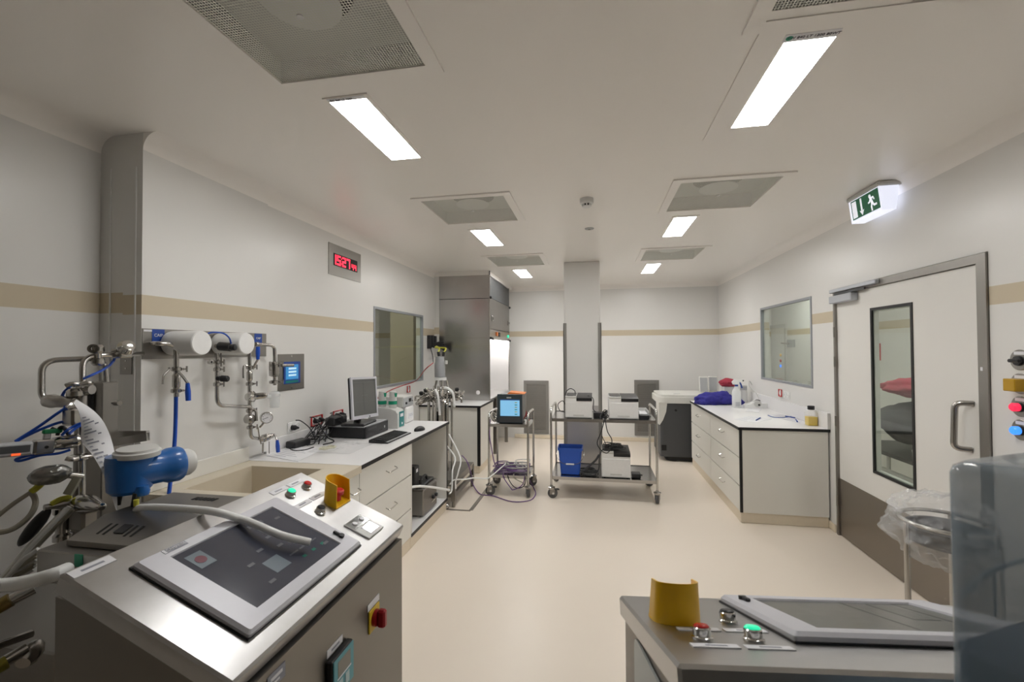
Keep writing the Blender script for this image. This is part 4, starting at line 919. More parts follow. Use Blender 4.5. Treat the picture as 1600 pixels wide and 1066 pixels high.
for dx, dy in ((-0.14, -0.05), (-0.11, -0.10), (0.055, -0.13), (0.09, -0.06), (0.135, -0.04), (-0.05, -0.14)):
    MB().cyl((rx + dx, ry + dy, 0.282), (rx + dx, ry + dy, zz_(626)), 0.012, n=10).build('support_rod', m_steel, r)
# side valves round the head
for k, (dx, dz, L) in enumerate(((-0.30, 0.02, .2), (-0.24, -0.03, .17), (-0.18, 0.05, .14), (0.16, 0.0, .15), (0.12, 0.06, .15))):
    sx = 1 if dx > 0 else -1; c_ = Vector((rx + sx * 0.09, ry - 0.05 + 0.02 * k, zz_(621) + dz))
    n_ = MB().pipe([c_, c_ + Vector((sx * L * .6, -0.02, 0)), c_ + Vector((sx * L, -0.02, 0.0)), c_ + Vector((sx * L, -0.02, -0.05))], 0.011, 0.02, 10).build('side_pipe', m_steel, r)
    MB().rev(c_ + Vector((sx * L * .45, -0.015, 0)), (sx, -.1, 0), [(0, 0.014), (0.01, 0.027), (0.03, 0.03), (0.05, 0.022), (0.06, 0.014)], 14).build('side_valve', m_chrome, n_)
    MB().rev(c_ + Vector((sx * L * .62, -0.02, 0)), (0, -.3, 1), [(0, 0.014), (0.03, 0.014), (0.03, 0.024), (0.055, 0.022), (0.06, 0)], 14, cap=False).build('valve_knob', m_steeld if k % 2 else m_blackp, n_)
rr = random.Random(21)
for k in range(18):
    a = rr.uniform(0, 2 * PI); ra = rr.uniform(0.06, 0.24); c_ = Vector((rx + ra * math.cos(a) * 1.0, ry - 0.04 + ra * math.sin(a) * .6, zz_(632) + rr.uniform(0, 0.15)))
    d_ = Vector((math.cos(a), math.sin(a) * .5 - .3, rr.uniform(-.5, 1.0))).normalized(); L = rr.uniform(0.07, 0.12); q_ = rr.uniform(.012, .017)
    MB().rev(c_, d_, [(0, q_ * .8), (L * .3, q_ * .8), (L * .32, q_ * 1.6), (L * .5, q_ * 1.6), (L * .52, q_), (L * .9, q_), (L, q_ * .6)], 12).build('fitting', m_chrome if k % 3 else m_steel, r)
    MB().cyl(c_, (rx + 0.09 * math.cos(a), ry + 0.09 * math.sin(a), zz_(622)), 0.008, n=8).build('side_pipe', m_steel, r)
for k in range(3):
    MB().rev((rx + 0.035 * (k - 1), ry - 0.10, zz_(618)), (0.15 * (k - 1), -.1, 1), [(0, 0.016), (0.05, 0.016), (0.052, 0.024), (0.075, 0.024), (0.08, 0.015), (0.12, 0.014), (0.13, 0)], 14, cap=False).build('port', m_chrome, r)
ext = MB().rev(Vector((-1.860, 4.750, 1.108)), Vector((-1.890, 4.620, 1.073)) - Vector((-1.860, 4.750, 1.108)), [(0, 0.03), (0.02, 0.038), (0.14, 0.036), (0.16, 0.02), (0.2, 0.018)], 16).build('probe_housing', m_steel, r)
# translucent hoses arching off the head
MB().tube([(rx + 0.02, ry - 0.06, zz_(604)), (rx + 0.10, ry - 0.09, zz_(604)), (rx + 0.165, ry - 0.09, zz_(612)), (rx + 0.18, ry - 0.09, zz_(630)), (rx + 0.18, ry - 0.09, zz_(634))], 0.014, 8).build('arching_hose', m_hose, r)
MB().tube([(rx - 0.03, ry - 0.12, zz_(606)), (rx + 0.01, ry - 0.15, zz_(615)), (rx + 0.025, ry - 0.15, zz_(632)), (rx + 0.03, ry - 0.15, zz_(646))], 0.014, 8).build('arching_hose', m_hose, r)
# stand
SX0, SX1, SY0, SY1 = rx - 0.27, rx + 0.30, 4.46, 5.22
st = MB().box((SX0, SY0, 0.262), (SX1 - 0.02, SY1, 0.282)).build('stand_top', m_steeld, r)
for x in (SX0, SX1 - 0.06):
    for y in (SY0, SY1 - 0.05): MB().box((x, y, 0.06), (x + 0.045, y + 0.045, 0.262)).cyl((x + .022, y + .022, 0), (x + .022, y + .022, 0.06), 0.018, n=10).build('stand_leg', m_steeld, r)
b = MB()
for za in (0.215, 0.10):
    b.box((SX0 + .045, SY0 + .005, za), (SX1 - 0.06, SY0 + .04, za + .045)); b.box((SX1 - .056, SY0 + .045, za), (SX1 - .02, SY1 - .05, za + .045)); b.box((SX0 + .005, SY0 + .045, za), (SX0 + .04, SY1 - .05, za + .045))
b.build('stand_rails', m_steeld, r)
MB().rev((rx, ry, 0.282), (0, 0, 1), [(0, 0.085), (0.012, 0.085), (0.02, 0.05), (0.06, 0.05)], 20).build('vessel_foot', m_steel, r)
MB().rev((rx + 0.02, ry - 0.12, 0.55), (1, -.3, 0), [(0, 0.02), (0.04, 0.026), (0.08, 0.02), (0.14, 0.013)], 12).build('drain_valve', m_chrome, r)
MB().cyl((rx + 0.02, ry - 0.12, 0.56), (rx, ry, 0.56), 0.016, n=10).build('drain_neck', m_chrome, r)
b = MB(); pz = Vector((-1.447, 4.357, 0.020))
b.rev((SX1 - 0.06, SY0 - 0.06, 0.03), (-1, .1, 0), [(0, 0.014), (0.02, 0.03), (0.06, 0.03), (0.08, 0.014), (0.16, 0.014), (0.17, 0.026), (0.22, 0.026)], 14)
tag(b.build('floor_valve', m_steel), 'small steel valve lying on the floor under reactor stand', 'valve')
tag(MB().tube([(rx + 0.08, ry - 0.12, 0.60), (-1.467, 4.550, 0.498), (-1.453, 4.420, 0.398), (-1.441, 4.360, 0.220), (-1.448, 4.300, 0.193)], 0.008, 8).build('clear_hose', m_hose), 'milky hose hanging from the drain valve in front of the stand', 'hose')
tag(MB().tube([(rx + 0.12, ry - 0.10, 0.70), (-1.410, 4.550, 0.500), (-1.401, 4.450, 0.372), (-1.422, 4.430, 0.285), (-1.422, 4.430, 0.206)], 0.008, 8).build('clear_hose', m_hose), 'milky hose curving along the front right post of the stand', 'hose')
tag(MB().tube([(-1.481, 4.420, 0.252), (-1.433, 4.420, 0.300), (-1.333, 4.500, 0.288), (-1.278, 4.650, 0.262), (-1.175, 4.750, 0.231), (-1.126, 4.850, 0.247), (-1.006, 4.980, 0.340)], 0.007, 8).build('clear_hose', m_hose), 'pale hose stretched from the stand to the small trolley shelf', 'hose')
# floor recess frame
struct(MB().box((-2.1, 4.385, 0.0), (-1.255, 4.41, 0.004)).box((-1.275, 4.41, 0.0), (-1.235, 5.45, 0.004)).build('trim_10', m_steelk))

# ------------------------------------------------------------------ return grilles on the back wall
def grille(x0, x1, z0, z1, label):
    T = BW(x0, z0, YB); w, hh = x1 - x0, z1 - z0
    o = thing('return_air_grille', label, 'air grille', T, 'steel return air grilles on the back wall')
    MB(T).slab([0, 0.05, w - 0.05, w], [0, 0.07, hh - 0.07, hh], {(1, 1)}, 0.001, 0.018).build('frame', m_grille, o)
    MB(T).box((0.05, 0.07, 0.001), (w - 0.05, hh - 0.07, 0.004)).build('backing', m_grille, o)
    n = 22
    for k in range(n):
        y = 0.075 + k * (hh - 0.15) / n
        MB(T).prism([(y, 0.004), (y + 0.030, 0.015), (y + 0.033, 0.015), (y + 0.007, 0.004)], 0.052, w - 0.052, 'x').build('slat', m_grille, o)
grille(-1.295, -0.835, 0.09, 1.06, 'steel louvred return grille on the back wall left of column')
grille(0.685, 1.105, 0.105, 1.085, 'steel louvred return grille on the back wall right of column')

# ------------------------------------------------------------------ trolleys
def trolley(x0, x1, y0, y1, zu, zl, zh, label, over=0.0):
    o = thing('trolley', label, 'trolley', ((x0 + x1) / 2, (y0 + y1) / 2, 0)); R_ = 0.0125
    for x in (x0, x1):
        MB().pipe([(x, y0, 0.125), (x, y0, zh), (x, y1, zh), (x, y1, 0.125)], R_, 0.07, 12).build('end_frame', m_chrome, o)
    for z in (zu, zl):
        b = MB(); b.box((x0 + R_, y0 + 0.008, z - 0.004), (x1 - R_, y1 - 0.008, z))
        for lo, hi in (((x0 + R_, y0 - 0.004), (x1 - R_, y0 + 0.008)), ((x0 + R_, y1 - 0.008), (x1 - R_, y1 + 0.004))): b.box((lo[0], lo[1], z - 0.028), (hi[0], hi[1], z + 0.006))
        for lo, hi in (((x0 - .004, y0 + 0.014), (x0 + R_, y1 - 0.014)), ((x1 - R_, y0 + 0.014), (x1 + .004, y1 - 0.014))): b.box((lo[0], lo[1], z - 0.028), (hi[0], hi[1], z + 0.002))
        b.build('shelf', m_steelx, o)
    for i, x in enumerate((x0, x1)):
        for j, y in enumerate((y0, y1)):
            rz = 0.35 + 0.9 * (i + 2 * j) * (1 if over == 0 else 1.3); T = FL(x, y, 0, rz)
            k = MB(T).rev((0, 0, 0.098), (0, 0, 1), [(0, 0.032), (0.012, 0.036), (0.022, 0.040), (0.030, 0.018), (0.045, 0.014)], 18).build('castor', m_steel, o)
            MB(T).box((-0.026, -0.024, 0.045), (0.03, -0.020, 0.10)).box((-0.026, 0.020, 0.045), (0.03, 0.024, 0.10)).build('castor_fork', m_steeld, k)
            MB(T).rev((0.012, -0.017, 0.055), (0, 1, 0), [(0, 0.030), (0.003, 0.052), (0.008, 0.055), (0.026, 0.055), (0.031, 0.052), (0.034, 0.030)], 24).build('wheel', m_rubber, k)
            MB(T).cyl((0.012, -0.027, 0.055), (0.012, 0.027, 0.055), 0.012, n=10).build('wheel_hub', m_lgrey, k)
            MB(T).box((0.03, -0.022, 0.088), (0.085, 0.022, 0.098), 0.003).build('brake_pedal', m_blackp, k)
    return o
trolley(-1.180, -0.735, 4.90, 5.34, 0.800, 0.230, 0.925, 'small steel two shelf trolley carrying the chart recorder', 0.2)
trolley(-0.480, 0.640, 4.93, 5.55, 0.872, 0.235, 0.985, 'long steel two shelf trolley carrying three white printers', 0.0)

# chart recorder with blue screen on the small trolley
c0 = (-1.094, 4.950, 0.836)
x0, x1 = c0[0], (-0.807, 4.950, 0.843)[0]; zb, zt = 0.8065, (-1.093, 4.950, 1.134)[2]
T = FL(x0, 4.95, 0.8065, 0.03); w = x1 - x0; hh = zt - zb
o = thing('chart_recorder', 'dark chart recorder with glowing pale blue screen on the small trolley', 'recorder', T)
MB(T).box((0.006, 0.02, 0.0), (w - 0.006, 0.30, hh - 0.01), 0.006).build('case', m_blackp, o)
z = MB(T).box((0, 0, 0.002), (w, 0.022, hh), 0.004).build('front_bezel', mat('dark_blue_grey', (0.035, 0.05, 0.06), 0.4), o)
MB(T).box((0.035, -0.002, hh * .25), (w - 0.03, 0.001, hh * .82)).build('screen', m_lcd, z)
for k in range(6): MB(T).box((w * .70, -0.003, hh * (.30 + .08 * k)), (w * .80, -0.0015, hh * (.325 + .08 * k))).build('channel_mark', m_yg if k % 2 else m_grn, z)
MB(T).box((0.035, -0.003, hh * .79), (w - .03, -0.0015, hh * .82)).build('title_bar', m_bluel, z)
MB(T).box((0.012, -0.002, 0.012), (w - 0.012, 0.001, hh * .20)).build('lower_flap', m_dark, z)
MB(T).box((w * .38, -0.003, hh * .86), (w * .56, -0.001, hh * .90)).build('nameplate', m_grey, z)
q0 = T @ Vector((w * .35, 0.10, hh - 0.009))
T3 = fr(tuple(q0), (1, 0.05, 0), (0, 1, 0))
o = thing('orange_folder', 'orange folder lying tilted on top of the chart recorder', 'folder', T3)
MB(T3).prism([(0.0, 0.006), (0.0, 0.0), (0.20, 0.0), (0.20, 0.006), (0.02, 0.022)], 0, 0.21, 'y').build('cover', mat('orange_card', (0.80, 0.24, 0.06), 0.5), o)
MB(T3).box((0.02, 0.01, 0.0005), (0.19, 0.205, 0.005)).build('pages', m_paper, o)
# cables on the small trolley
b = MB(); rr = random.Random(4); cz = 0.2365
for k in range(13):
    cx, cy = rr.uniform(-1.10, -0.84), rr.uniform(5.0, 5.22); ra = rr.uniform(.05, .11); ph = rr.uniform(0, 6)
    b.tube([(max(-1.155, min(-0.76, cx + ra * 1.5 * math.cos(ph + t))), max(4.93, min(5.31, cy + ra * math.sin(ph + t))), cz + 0.008 + 0.006 * k * .9 + 0.006 * math.sin(2 * t + k)) for t in [i * .75 for i in range(11)]], 0.0048, 6, 3)
tag(b.build('violet_cable_coil', m_purple, kind='stuff'), 'heap of violet cables coiled on the lower shelf of small trolley', 'cables')
b = MB()
for k in range(7):
    cx, cy = rr.uniform(-1.0, -0.80), rr.uniform(5.0, 5.2); ra = rr.uniform(.05, .09); ph = rr.uniform(0, 6)
    b.tube([(max(-1.155, min(-0.76, cx + ra * 1.4 * math.cos(ph + t))), max(4.93, min(5.31, cy + ra * math.sin(ph + t))), cz + 0.055 + 0.006 * k) for t in [i * .8 for i in range(9)]], 0.0045, 6, 3)
tag(b.build('white_cable_coil', m_lgrey, kind='stuff'), 'pale cables tangled over the violet ones on the small trolley', 'cables')
cable([(-1.172, 4.930, 0.852), (-1.169, 4.885, 0.680), (-1.148, 4.885, 0.537), (-1.129, 4.930, 0.369), (-1.10, 4.97, 0.30)], 0.006, m_purple, 'violet cable hanging down the left post of the small trolley', 'violet_cable')
cable([(-1.538, 5.037, 0.400), (-1.392, 4.750, 0.403), (-1.363, 4.800, 0.264), (-1.438, 5.118, 0.060), (-1.289, 4.906, 0.008), (-1.132, 4.869, 0.007), (-0.886, 4.721, 0.007), (-0.702, 4.793, 0.007), (-0.668, 5.013, 0.007), (-0.707, 5.142, 0.030), (-0.735, 4.930, 0.200)], 0.006, m_purple, 'violet cable looping across the floor around the small trolley', 'floor_cable')
for k, (a_, b_) in enumerate(((0.0, 0.06), (0.05, 0.03), (0.12, 0.08))):
    cable([(-1.02 + a_, 4.91, 0.25), (-1.01 + a_, 4.885, 0.21), (-0.99 + a_ + b_, 4.885, 0.10 + .03 * k), (-0.90 + a_, 4.89, 0.08 + .02 * k), (-0.80 + a_ * .5, 4.885, 0.14), (-0.77, 4.90, 0.25)], 0.005, (m_purple, m_blackp, m_cable)[k], ('violet', 'black', 'grey')[k] + ' cable loop drooping below the lower shelf of small trolley', 'drooping_cable')
b = MB()
for k in range(6):
    b.tube([(-1.13 + .008 * k, 4.96 + .012 * k, 0.812), (-1.165 + .006 * k, 4.95 + .02 * k, 0.86), (-1.15, 4.97 + .02 * k, 0.92 - .01 * k), (-1.10 - .005 * k, 4.96 + .01 * k, 0.90 - .012 * k)], 0.005, 6, 4)
tag(b.build('sensor_lead_bundle', m_chrome, kind='stuff'), 'bundle of shiny sensor leads at the left of the recorder', 'cables')
b = MB()
for k in range(5):
    b.tube([(-0.80 + .004 * k, 5.02 + .02 * k, 0.85 + .02 * k), (-0.765, 5.02 + .02 * k, 0.90 - .02 * k), (-0.75 + .004 * k, 5.03, 0.84), (-0.765, 5.0 + .01 * k, 0.809)], 0.005, 6, 4)
tag(b.build('sensor_lead_bundle', m_redcab, kind='stuff'), 'dark red leads at the right of the chart recorder', 'cables')

# printers
def printer(T, w, hh, d, label, group):
    o = thing('printer', label, 'printer', T, group)
    MB(T).box((0, 0.004, 0.004), (w, d, hh - 0.022), 0.006).build('body', m_white, o)
    MB(T).box((0.004, 0, 0.012), (w - 0.004, 0.006, hh * .72), 0.003).build('front_flap', m_white, o)
    MB(T).box((w * .30, -0.0015, hh * .10), (w * .70, 0.001, hh * .16)).build('tray_slot', m_lgrey, o)
    MB(T).box((0.0, 0.002, hh - 0.022), (w * 0.42, d, hh - 0.001), 0.004).build('top_cover', m_lgrey, o)
    MB(T).prism([(0.0, hh - 0.055), (0.0, hh - 0.022), (0.05, hh - 0.010), (d, hh + 0.002), (d, hh - 0.022)], w * 0.42, w, 'x').build('output_tray', m_blackp, o)
    MB(T).box((0.006, 0.03, hh - 0.001), (w * .40, d - 0.03, hh + 0.004), 0.002).build('top_rim', m_blackp, o)
    MB(T).box((w * .08, 0.01, hh - 0.003), (w * .30, 0.028, hh + 0.002), 0.001).build('control_keys', m_dark, o)
    for x in (0.03, w - 0.03):
        for y in (0.04, d - 0.04): MB(T).cyl((x, y, 0), (x, y, 0.005), 0.012, n=8).build('foot', m_rubber, o)
    return o
printer(FL(-0.325, 4.965, 0.8782, 0), 0.292, 0.245, 0.36, 'white printer at left end of the long trolley top shelf', 'white printers on the long trolley')
printer(FL(0.148, 4.965, 0.8782, 0), 0.312, 0.245, 0.36, 'white printer at the right of the long trolley top shelf', 'white printers on the long trolley')
printer(FL(0.066, 4.965, 0.2412, 0.0), 0.305, 0.285, 0.36, 'white printer on the lower shelf with cables heaped on top', 'white printers on the long trolley')
# power supplies and leads on the trolley
def brick(x0, x1, z, hh, label, y=4.98):
    o = thing('power_brick', label, 'power supply', ((x0 + x1) / 2, y + 0.05, z))
    MB().box((x0, y, z), (x1, y + 0.10, z + hh), 0.006).build('case', m_blackp, o)
    MB().cyl((x1 - 0.002, y + 0.05, z + hh * .5), (x1 + 0.02, y + 0.05, z + hh * .5), 0.008, n=8).build('strain_relief', m_blackp, o)
brick(-0.020, 0.085, 0.8782, 0.062, 'black power brick on the top shelf between the two printers')
brick(0.470, 0.575, 0.8782, 0.048, 'black power brick right of the right hand printer')
brick(0.385, 0.480, 0.2412, 0.052, 'black power brick beside the lower printer')
o = thing('paper_tray', 'pale open paper tray behind the right hand printer', 'paper tray', (0.53, 5.32, 0.8782))
MB().box((0.478, 5.14, 0.8782), (0.59, 5.46, 0.884)).box((0.478, 5.14, 0.884), (0.484, 5.46, 0.945)).box((0.584, 5.14, 0.884), (0.59, 5.46, 0.945)).box((0.484, 5.454, 0.884), (0.584, 5.46, 0.945)).build('tray', m_lgrey, o)
MB().box((0.488, 5.15, 0.8842), (0.580, 5.45, 0.91)).build('paper_stack', m_paper, o)
b = MB(); rr = random.Random(8)
for k in range(7):
    ph = rr.uniform(0, 6); ra = rr.uniform(.03, .06); cx = 0.105 + rr.uniform(-.02, .025); cy = 4.97 + rr.uniform(-.0, .05)
    b.tube([(min(.143, cx + ra * .6 * math.cos(ph + t)), cy - .02 + ra * .5 * math.sin(ph + t), 0.884 + 0.10 * (0.5 + .5 * math.sin(ph + t * 1.3)) * (k + 2) / 9) for t in [i * .8 for i in range(9)]], 0.005, 6, 3)
tag(b.build('cable_tangle', m_blackp, kind='stuff'), 'knot of black cables between the two upper printers', 'cables')
cable([(0.10, 4.95, 0.885), (0.095, 4.915, 0.86), (0.06, 4.91, 0.74), (0.02, 4.91, 0.63), (0.05, 4.91, 0.56), (0.11, 4.91, 0.52), (0.15, 4.91, 0.55), (0.175, 4.91, 0.66), (0.13, 4.91, 0.75), (0.11, 4.915, 0.86), (0.12, 4.95, 0.885)], 0.005, m_blackp, 'black cable loop hanging off the long trolley top shelf', 'hanging_cable')
cable([(0.07, 4.91, 0.70), (0.11, 4.905, 0.62), (0.13, 4.905, 0.58)], 0.0045, m_blackp, 'short black cable end in the hanging loop', 'hanging_cable')
MBc = [(-0.34, 5.05, 0.885), (-0.38, 5.03, 1.00), (-0.36, 5.02, 1.06), (-0.30, 5.04, 1.08), (-0.26, 5.08, 1.17), (-0.20, 5.1, 1.14)]
cable([(-0.335, 5.05, 0.93), (-0.39, 5.03, 0.95), (-0.41, 5.02, 1.02), (-0.36, 5.03, 1.06), (-0.33, 5.05, 1.02)], 0.0045, m_blackp, 'black lead curling at the left side of left printer', 'printer_lead')
cable([(-0.33, 5.10, 1.05), (-0.33, 5.12, 1.14), (-0.28, 5.12, 1.19), (-0.23, 5.12, 1.17), (-0.22, 5.12, 1.135)], 0.0045, m_blackp, 'black lead arching over the top of left printer', 'printer_lead')
cable([(-0.08, 5.05, 1.118), (-0.03, 5.05, 1.10), (-0.015, 5.02, 1.06), (-0.02, 4.98, 0.98), (0.01, 4.97, 0.95)], 0.005, m_blackp, 'black lead hanging down the right side of left printer', 'printer_lead')
b = MB(); rr = random.Random(9)
for k in range(9):
    ph = rr.uniform(0, 6); ra = rr.uniform(.04, .10); cx = 0.215 + rr.uniform(-.05, .05); cy = 5.10 + rr.uniform(-.04, .06)
    b.tube([(cx + ra * 1.1 * math.cos(ph + t), cy + ra * .8 * math.sin(ph + t), 0.538 + 0.004 * k + 0.006 * math.sin(3 * t)) for t in [i * .75 for i in range(10)]], 0.005, 6, 3)
tag(b.build('cable_tangle', m_dark, kind='stuff'), 'dark cables heaped on top of the lower printer', 'cables')
b = MB(); rr = random.Random(10)
for k in range(10):
    ph = rr.uniform(0, 6); ra = rr.uniform(.04, .09); cx = -0.07 + rr.uniform(-.06, .05); cy = 5.06 + rr.uniform(-.04, .08)
    b.tube([(min(.05, cx + ra * 1.1 * math.cos(ph + t)), cy + ra * .8 * math.sin(ph + t), 0.249 + 0.005 * k) for t in [i * .75 for i in range(10)]], 0.005, 6, 3)
b.tube([(-0.17, 5.03, 0.25), (-0.08, 5.04, 0.33), (0.0, 5.06, 0.40), (0.04, 5.08, 0.46)], 0.012, 8)
b.tube([(0.0, 5.02, 0.26), (0.035, 4.99, 0.33), (0.04, 4.99, 0.44), (0.055, 5.0, 0.50), (0.09, 5.03, 0.545)], 0.006, 8)
tag(b.build('cable_tangle', m_dark, kind='stuff'), 'dark and grey cables on lower shelf between bucket and printer', 'cables')
# bucket
bx0, bx1 = (-0.386, 5.020, 0.241)[0], (-0.173, 5.020, 0.251)[0]; tz = (-0.284, 5.020, 0.538)[2]
bc = ((bx0 + bx1) / 2, 5.11); bw = (bx1 - bx0) / 2
o = thing('blue_bucket', 'blue rectangular plastic bucket with wire handle on lower shelf', 'bucket', (bc[0], bc[1], 0.2412))
def rr_ring(b, hw, hd, z, n=6):
    pts = round_poly([(-hw, -hd), (hw, -hd), (hw, hd), (-hw, hd)], 0.03, n); return [b.v((bc[0] + x, bc[1] + y, z)) for x, y in pts]
b = MB(); H_ = tz - 0.2412
R1 = [rr_ring(b, bw, 0.085, 0.2412), rr_ring(b, bw + 0.024, 0.105, 0.2412 + H_ - .03), rr_ring(b, bw + 0.032, 0.113, 0.2412 + H_ - .03), rr_ring(b, bw + 0.034, 0.115, 0.2412 + H_),
      rr_ring(b, bw + 0.027, 0.108, 0.2412 + H_), rr_ring(b, bw + 0.02, 0.10, 0.2412 + H_ - .03), rr_ring(b, bw - 0.004, 0.081, 0.2452)]
for p, q in zip(R1, R1[1:]):
    for k in range(len(p)): b.f([p[k], p[(k + 1) % len(p)], q[(k + 1) % len(q)], q[k]])
b.f(R1[0]); b.f(R1[-1]); b.build('body', m_bucket, o)
k = MB().tube([(bc[0] + bw + .03, 5.11, tz - .02), (bc[0] + bw + .045, 5.04, tz - .09), (bc[0] + bw - .0, 5.008, tz - .155), (bc[0] + .05, 5.008, tz - .178), (bc[0] - .05, 5.008, tz - .178), (bc[0] - bw + .0, 5.008, tz - .155), (bc[0] - bw - .045, 5.04, tz - .09), (bc[0] - bw - .03, 5.11, tz - .02)], 0.003, 6, 5).build('wire_handle', m_steel, o)
MB().cyl((bc[0] - .045, 5.006, tz - .178), (bc[0] + .045, 5.006, tz - .178), 0.009, n=10).build('hand_grip', m_white, k)

# ------------------------------------------------------------------ right bench
CX0, CX1, CY0, CY1 = 1.335, 2.085, 4.52, 6.66
CN = -0.0                     # the near end panel
o = thing('worktop', 'white worktop with black edge along the right wall', 'worktop', (1.70, 5.6, 0.875))
MB().box((CX0 - 0.010, CY0 - 0.012, 0.876), (2.098, CY1, 0.901)).build('top_panel', m_top, o)
MB().box((CX0 - 0.014, CY0 - 0.016, 0.875), (CX0 - 0.010, CY1, 0.9005)).box((CX0 - 0.014, CY0 - 0.016, 0.875), (2.098, CY0 - 0.012, 0.9005)).build('black_edging', m_black, o)
MB().box((2.078, CY0 - 0.012, 0.901), (2.098, CY1 - .1, 1.048), 0.002).build('upstand', m_top, o)
MB().box((2.0765, CY0 - 0.0155, 0.901), (2.098, CY0 - 0.012, 1.046)).build('upstand_edge', m_lgrey, o)
o = thing('drawer_bench', 'cream bench of six drawers against the right wall', 'cabinet', (1.70, 5.6, 0))
MB().box((CX0 + 0.024, CY0, 0.10), (2.085, CY0 + 0.018, 0.874)).build('end_panel', m_lam, o)
MB().box((CX0, CY0 - 0.001, 0.10), (CX0 + 0.022, CY0 + 0.018, 0.874)).build('black_edging', m_black, o)
MB().box((CX0 + 0.020, CY0 + 0.018, 0.10), (2.085, CY1 - .01, 0.116)).box((2.07, CY0 + .018, 0.116), (2.085, CY1 - .01, 0.874)).box((CX0 + 0.02, CY1 - 0.028, 0.116), (2.07, CY1 - 0.01, 0.874)).build('carcass', m_lam, o)
MB().box((CX0 + 0.020, CY0 + 0.02, 0.117), (CX0 + 0.022, CY1 - 0.03, 0.873)).build('gap_shade_sheet', m_black, o)  # black backing that paints in the shade between the drawers
ym = 5.595
for ya, yb in ((CY0 + 0.021, ym - 0.005), (ym + 0.005, CY1 - 0.014)):
    for za, zb in ((0.614, 0.870), (0.348, 0.603), (0.105, 0.337)):
        d = MB().box((CX0, ya, za), (CX0 + 0.0195, yb, zb), 0.001).build('drawer', m_lam, o)
        pull(fr((CX0, (ya + yb) / 2 + (0.02 if ya < 5 else .05), za + (zb - za) * 0.60), (0, -1, 0), (0, 0, 1)), d, 0.14)
MB().box((CX0 + 0.008, CY0 + 0.012, 0), (2.085, CY1 - .01, 0.10), 0.004).build('plinth', m_cove, o)
socket('wall_socket', RW(5.62, 1.085), 1, 'red framed socket on the right wall beneath the window', True, 0)
socket('wall_socket', RW(5.50, 1.075), 2, 'white double socket on the right wall beneath window corner', False, 0)

# appliance beyond the bench: grey cabinet with a cream lid
AX0, AX1, AY0, AY1 = 0.915, 1.86, 6.78, 7.55
o = thing('floor_centrifuge', 'charcoal floor standing centrifuge with pale rounded lid', 'centrifuge', ((AX0 + AX1) / 2, (AY0 + AY1) / 2, 0))
pl_ = round_poly([(AX0 + 0.02, AY0), (AX1, AY0), (AX1, AY1), (AX0 + 0.02, AY1)], 0.06, 5)
MB().prism(pl_, 0.07, 0.84).build('body', m_panel, o)
MB().prism(round_poly([(AX0 + .10, AY0 + 0.03), (AX1 - .06, AY0 + .03), (AX1 - .06, AY1 - .05), (AX0 + .10, AY1 - .05)], 0.05), 0.012, 0.075).build('plinth', m_slot, o)
for x in (AX0 + .2, AX1 - .2): MB().cyl((x, AY0 + .1, 0), (x, AY0 + .1, 0.02), 0.06, n=14).build('foot', m_rubber, o)
# pale curved front fairing on the left side, and the lid
MB().prism([(AX0, 0.86), (AX0 + 0.035, 0.86), (AX0 + 0.115, 0.845), (AX0 + 0.10, 0.72), (AX0 + 0.055, 0.60), (AX0 + 0.012, 0.53), (AX0, 0.53)], AY0 - 0.008, AY0 + 0.30, 'y').build('fairing', m_app, o)
MB().prism(round_poly([(AX0 - 0.015, AY0 - 0.02), (AX1, AY0 - 0.02), (AX1, AY1), (AX0 - 0.015, AY1)], 0.12, 6), 0.845, 0.93).build('lid_base', m_app, o)
MB().prism(round_poly([(AX0 + 0.01, AY0 + 0.0), (AX1 - .02, AY0 + 0.0), (AX1 - .02, AY1 - .02), (AX0 + 0.01, AY1 - .02)], 0.12, 6), 0.93, 0.965).build('lid', m_app, o)
MB().cyl((1.20, AY0 + 0.2, 0.965), (1.20, AY0 + 0.2, 0.972), 0.05, n=20).build('lid_badge', m_lgrey, o)
MB().rev((AX0 + 0.235, AY0 - 0.001, 0.745), (0, -1, 0), [(0, 0.018), (0.01, 0.016), (0.01, 0)], 14, cap=False).build('lock', m_slot, o)
MB().box((AX0 + 0.03, AY0 - 0.003, 0.16), (AX0 + 0.10, AY0 + 0.01, 0.24)).build('cable_port', m_slot, o)
for x0, x1, ty, tl in ((1.565, 1.69, 7.20, 0.09), (1.72, 1.85, 7.30, 0.03)):
    T = fr((x0, ty, 0.966), (1, 0, 0), (tl, 0.10, 1))
    MB(T).box((0, 0, 0), (x1 - x0, 0.24, 0.03), 0.008).build('display_head', m_app, o)
    MB(T).box((0.01, 0.012, 0.03), (x1 - x0 - .012, 0.225, 0.032)).build('display', m_grey, o)
# things on the right bench
b = MB(); c = Vector((1.523, 6.139, 0.900)); 
b.blob((1.49, 6.28, 0.955), (0.185, 0.13, 0.10), 0.22, 4, 5, 2.0, flat=0.9015)
b.blob((1.64, 6.30, 0.965), (0.17, 0.12, 0.105), 0.25, 4, 9, 2.2, flat=0.9015)
b.blob((1.83, 6.32, 0.925), (0.10, 0.08, 0.05), 0.3, 4, 3, 2.5, flat=0.9015)
b.blob((1.40, 6.24, 0.925), (0.07, 0.09, 0.05), 0.25, 3, 4, 2.5, flat=0.9015)
tag(b.build('folded_garment', m_cloth, sharp=80), 'bundled violet blue garment lying on the right worktop', 'garment')
tag(MB().box((1.735, 6.50, 0.9015), (1.895, 6.64, 1.115), 0.004).build('carton', m_lgrey), 'pale carton behind the violet garment with the red hat on it', 'carton')
b = MB(); b.blob((1.80, 6.56, 1.165), (0.11, 0.10, 0.06), 0.2, 3, 6, 2.3, flat=1.1155)
bb = b.build('red_hat', m_redc, None); tag(bb, 'dark red hat on the carton behind the garment', 'hat')
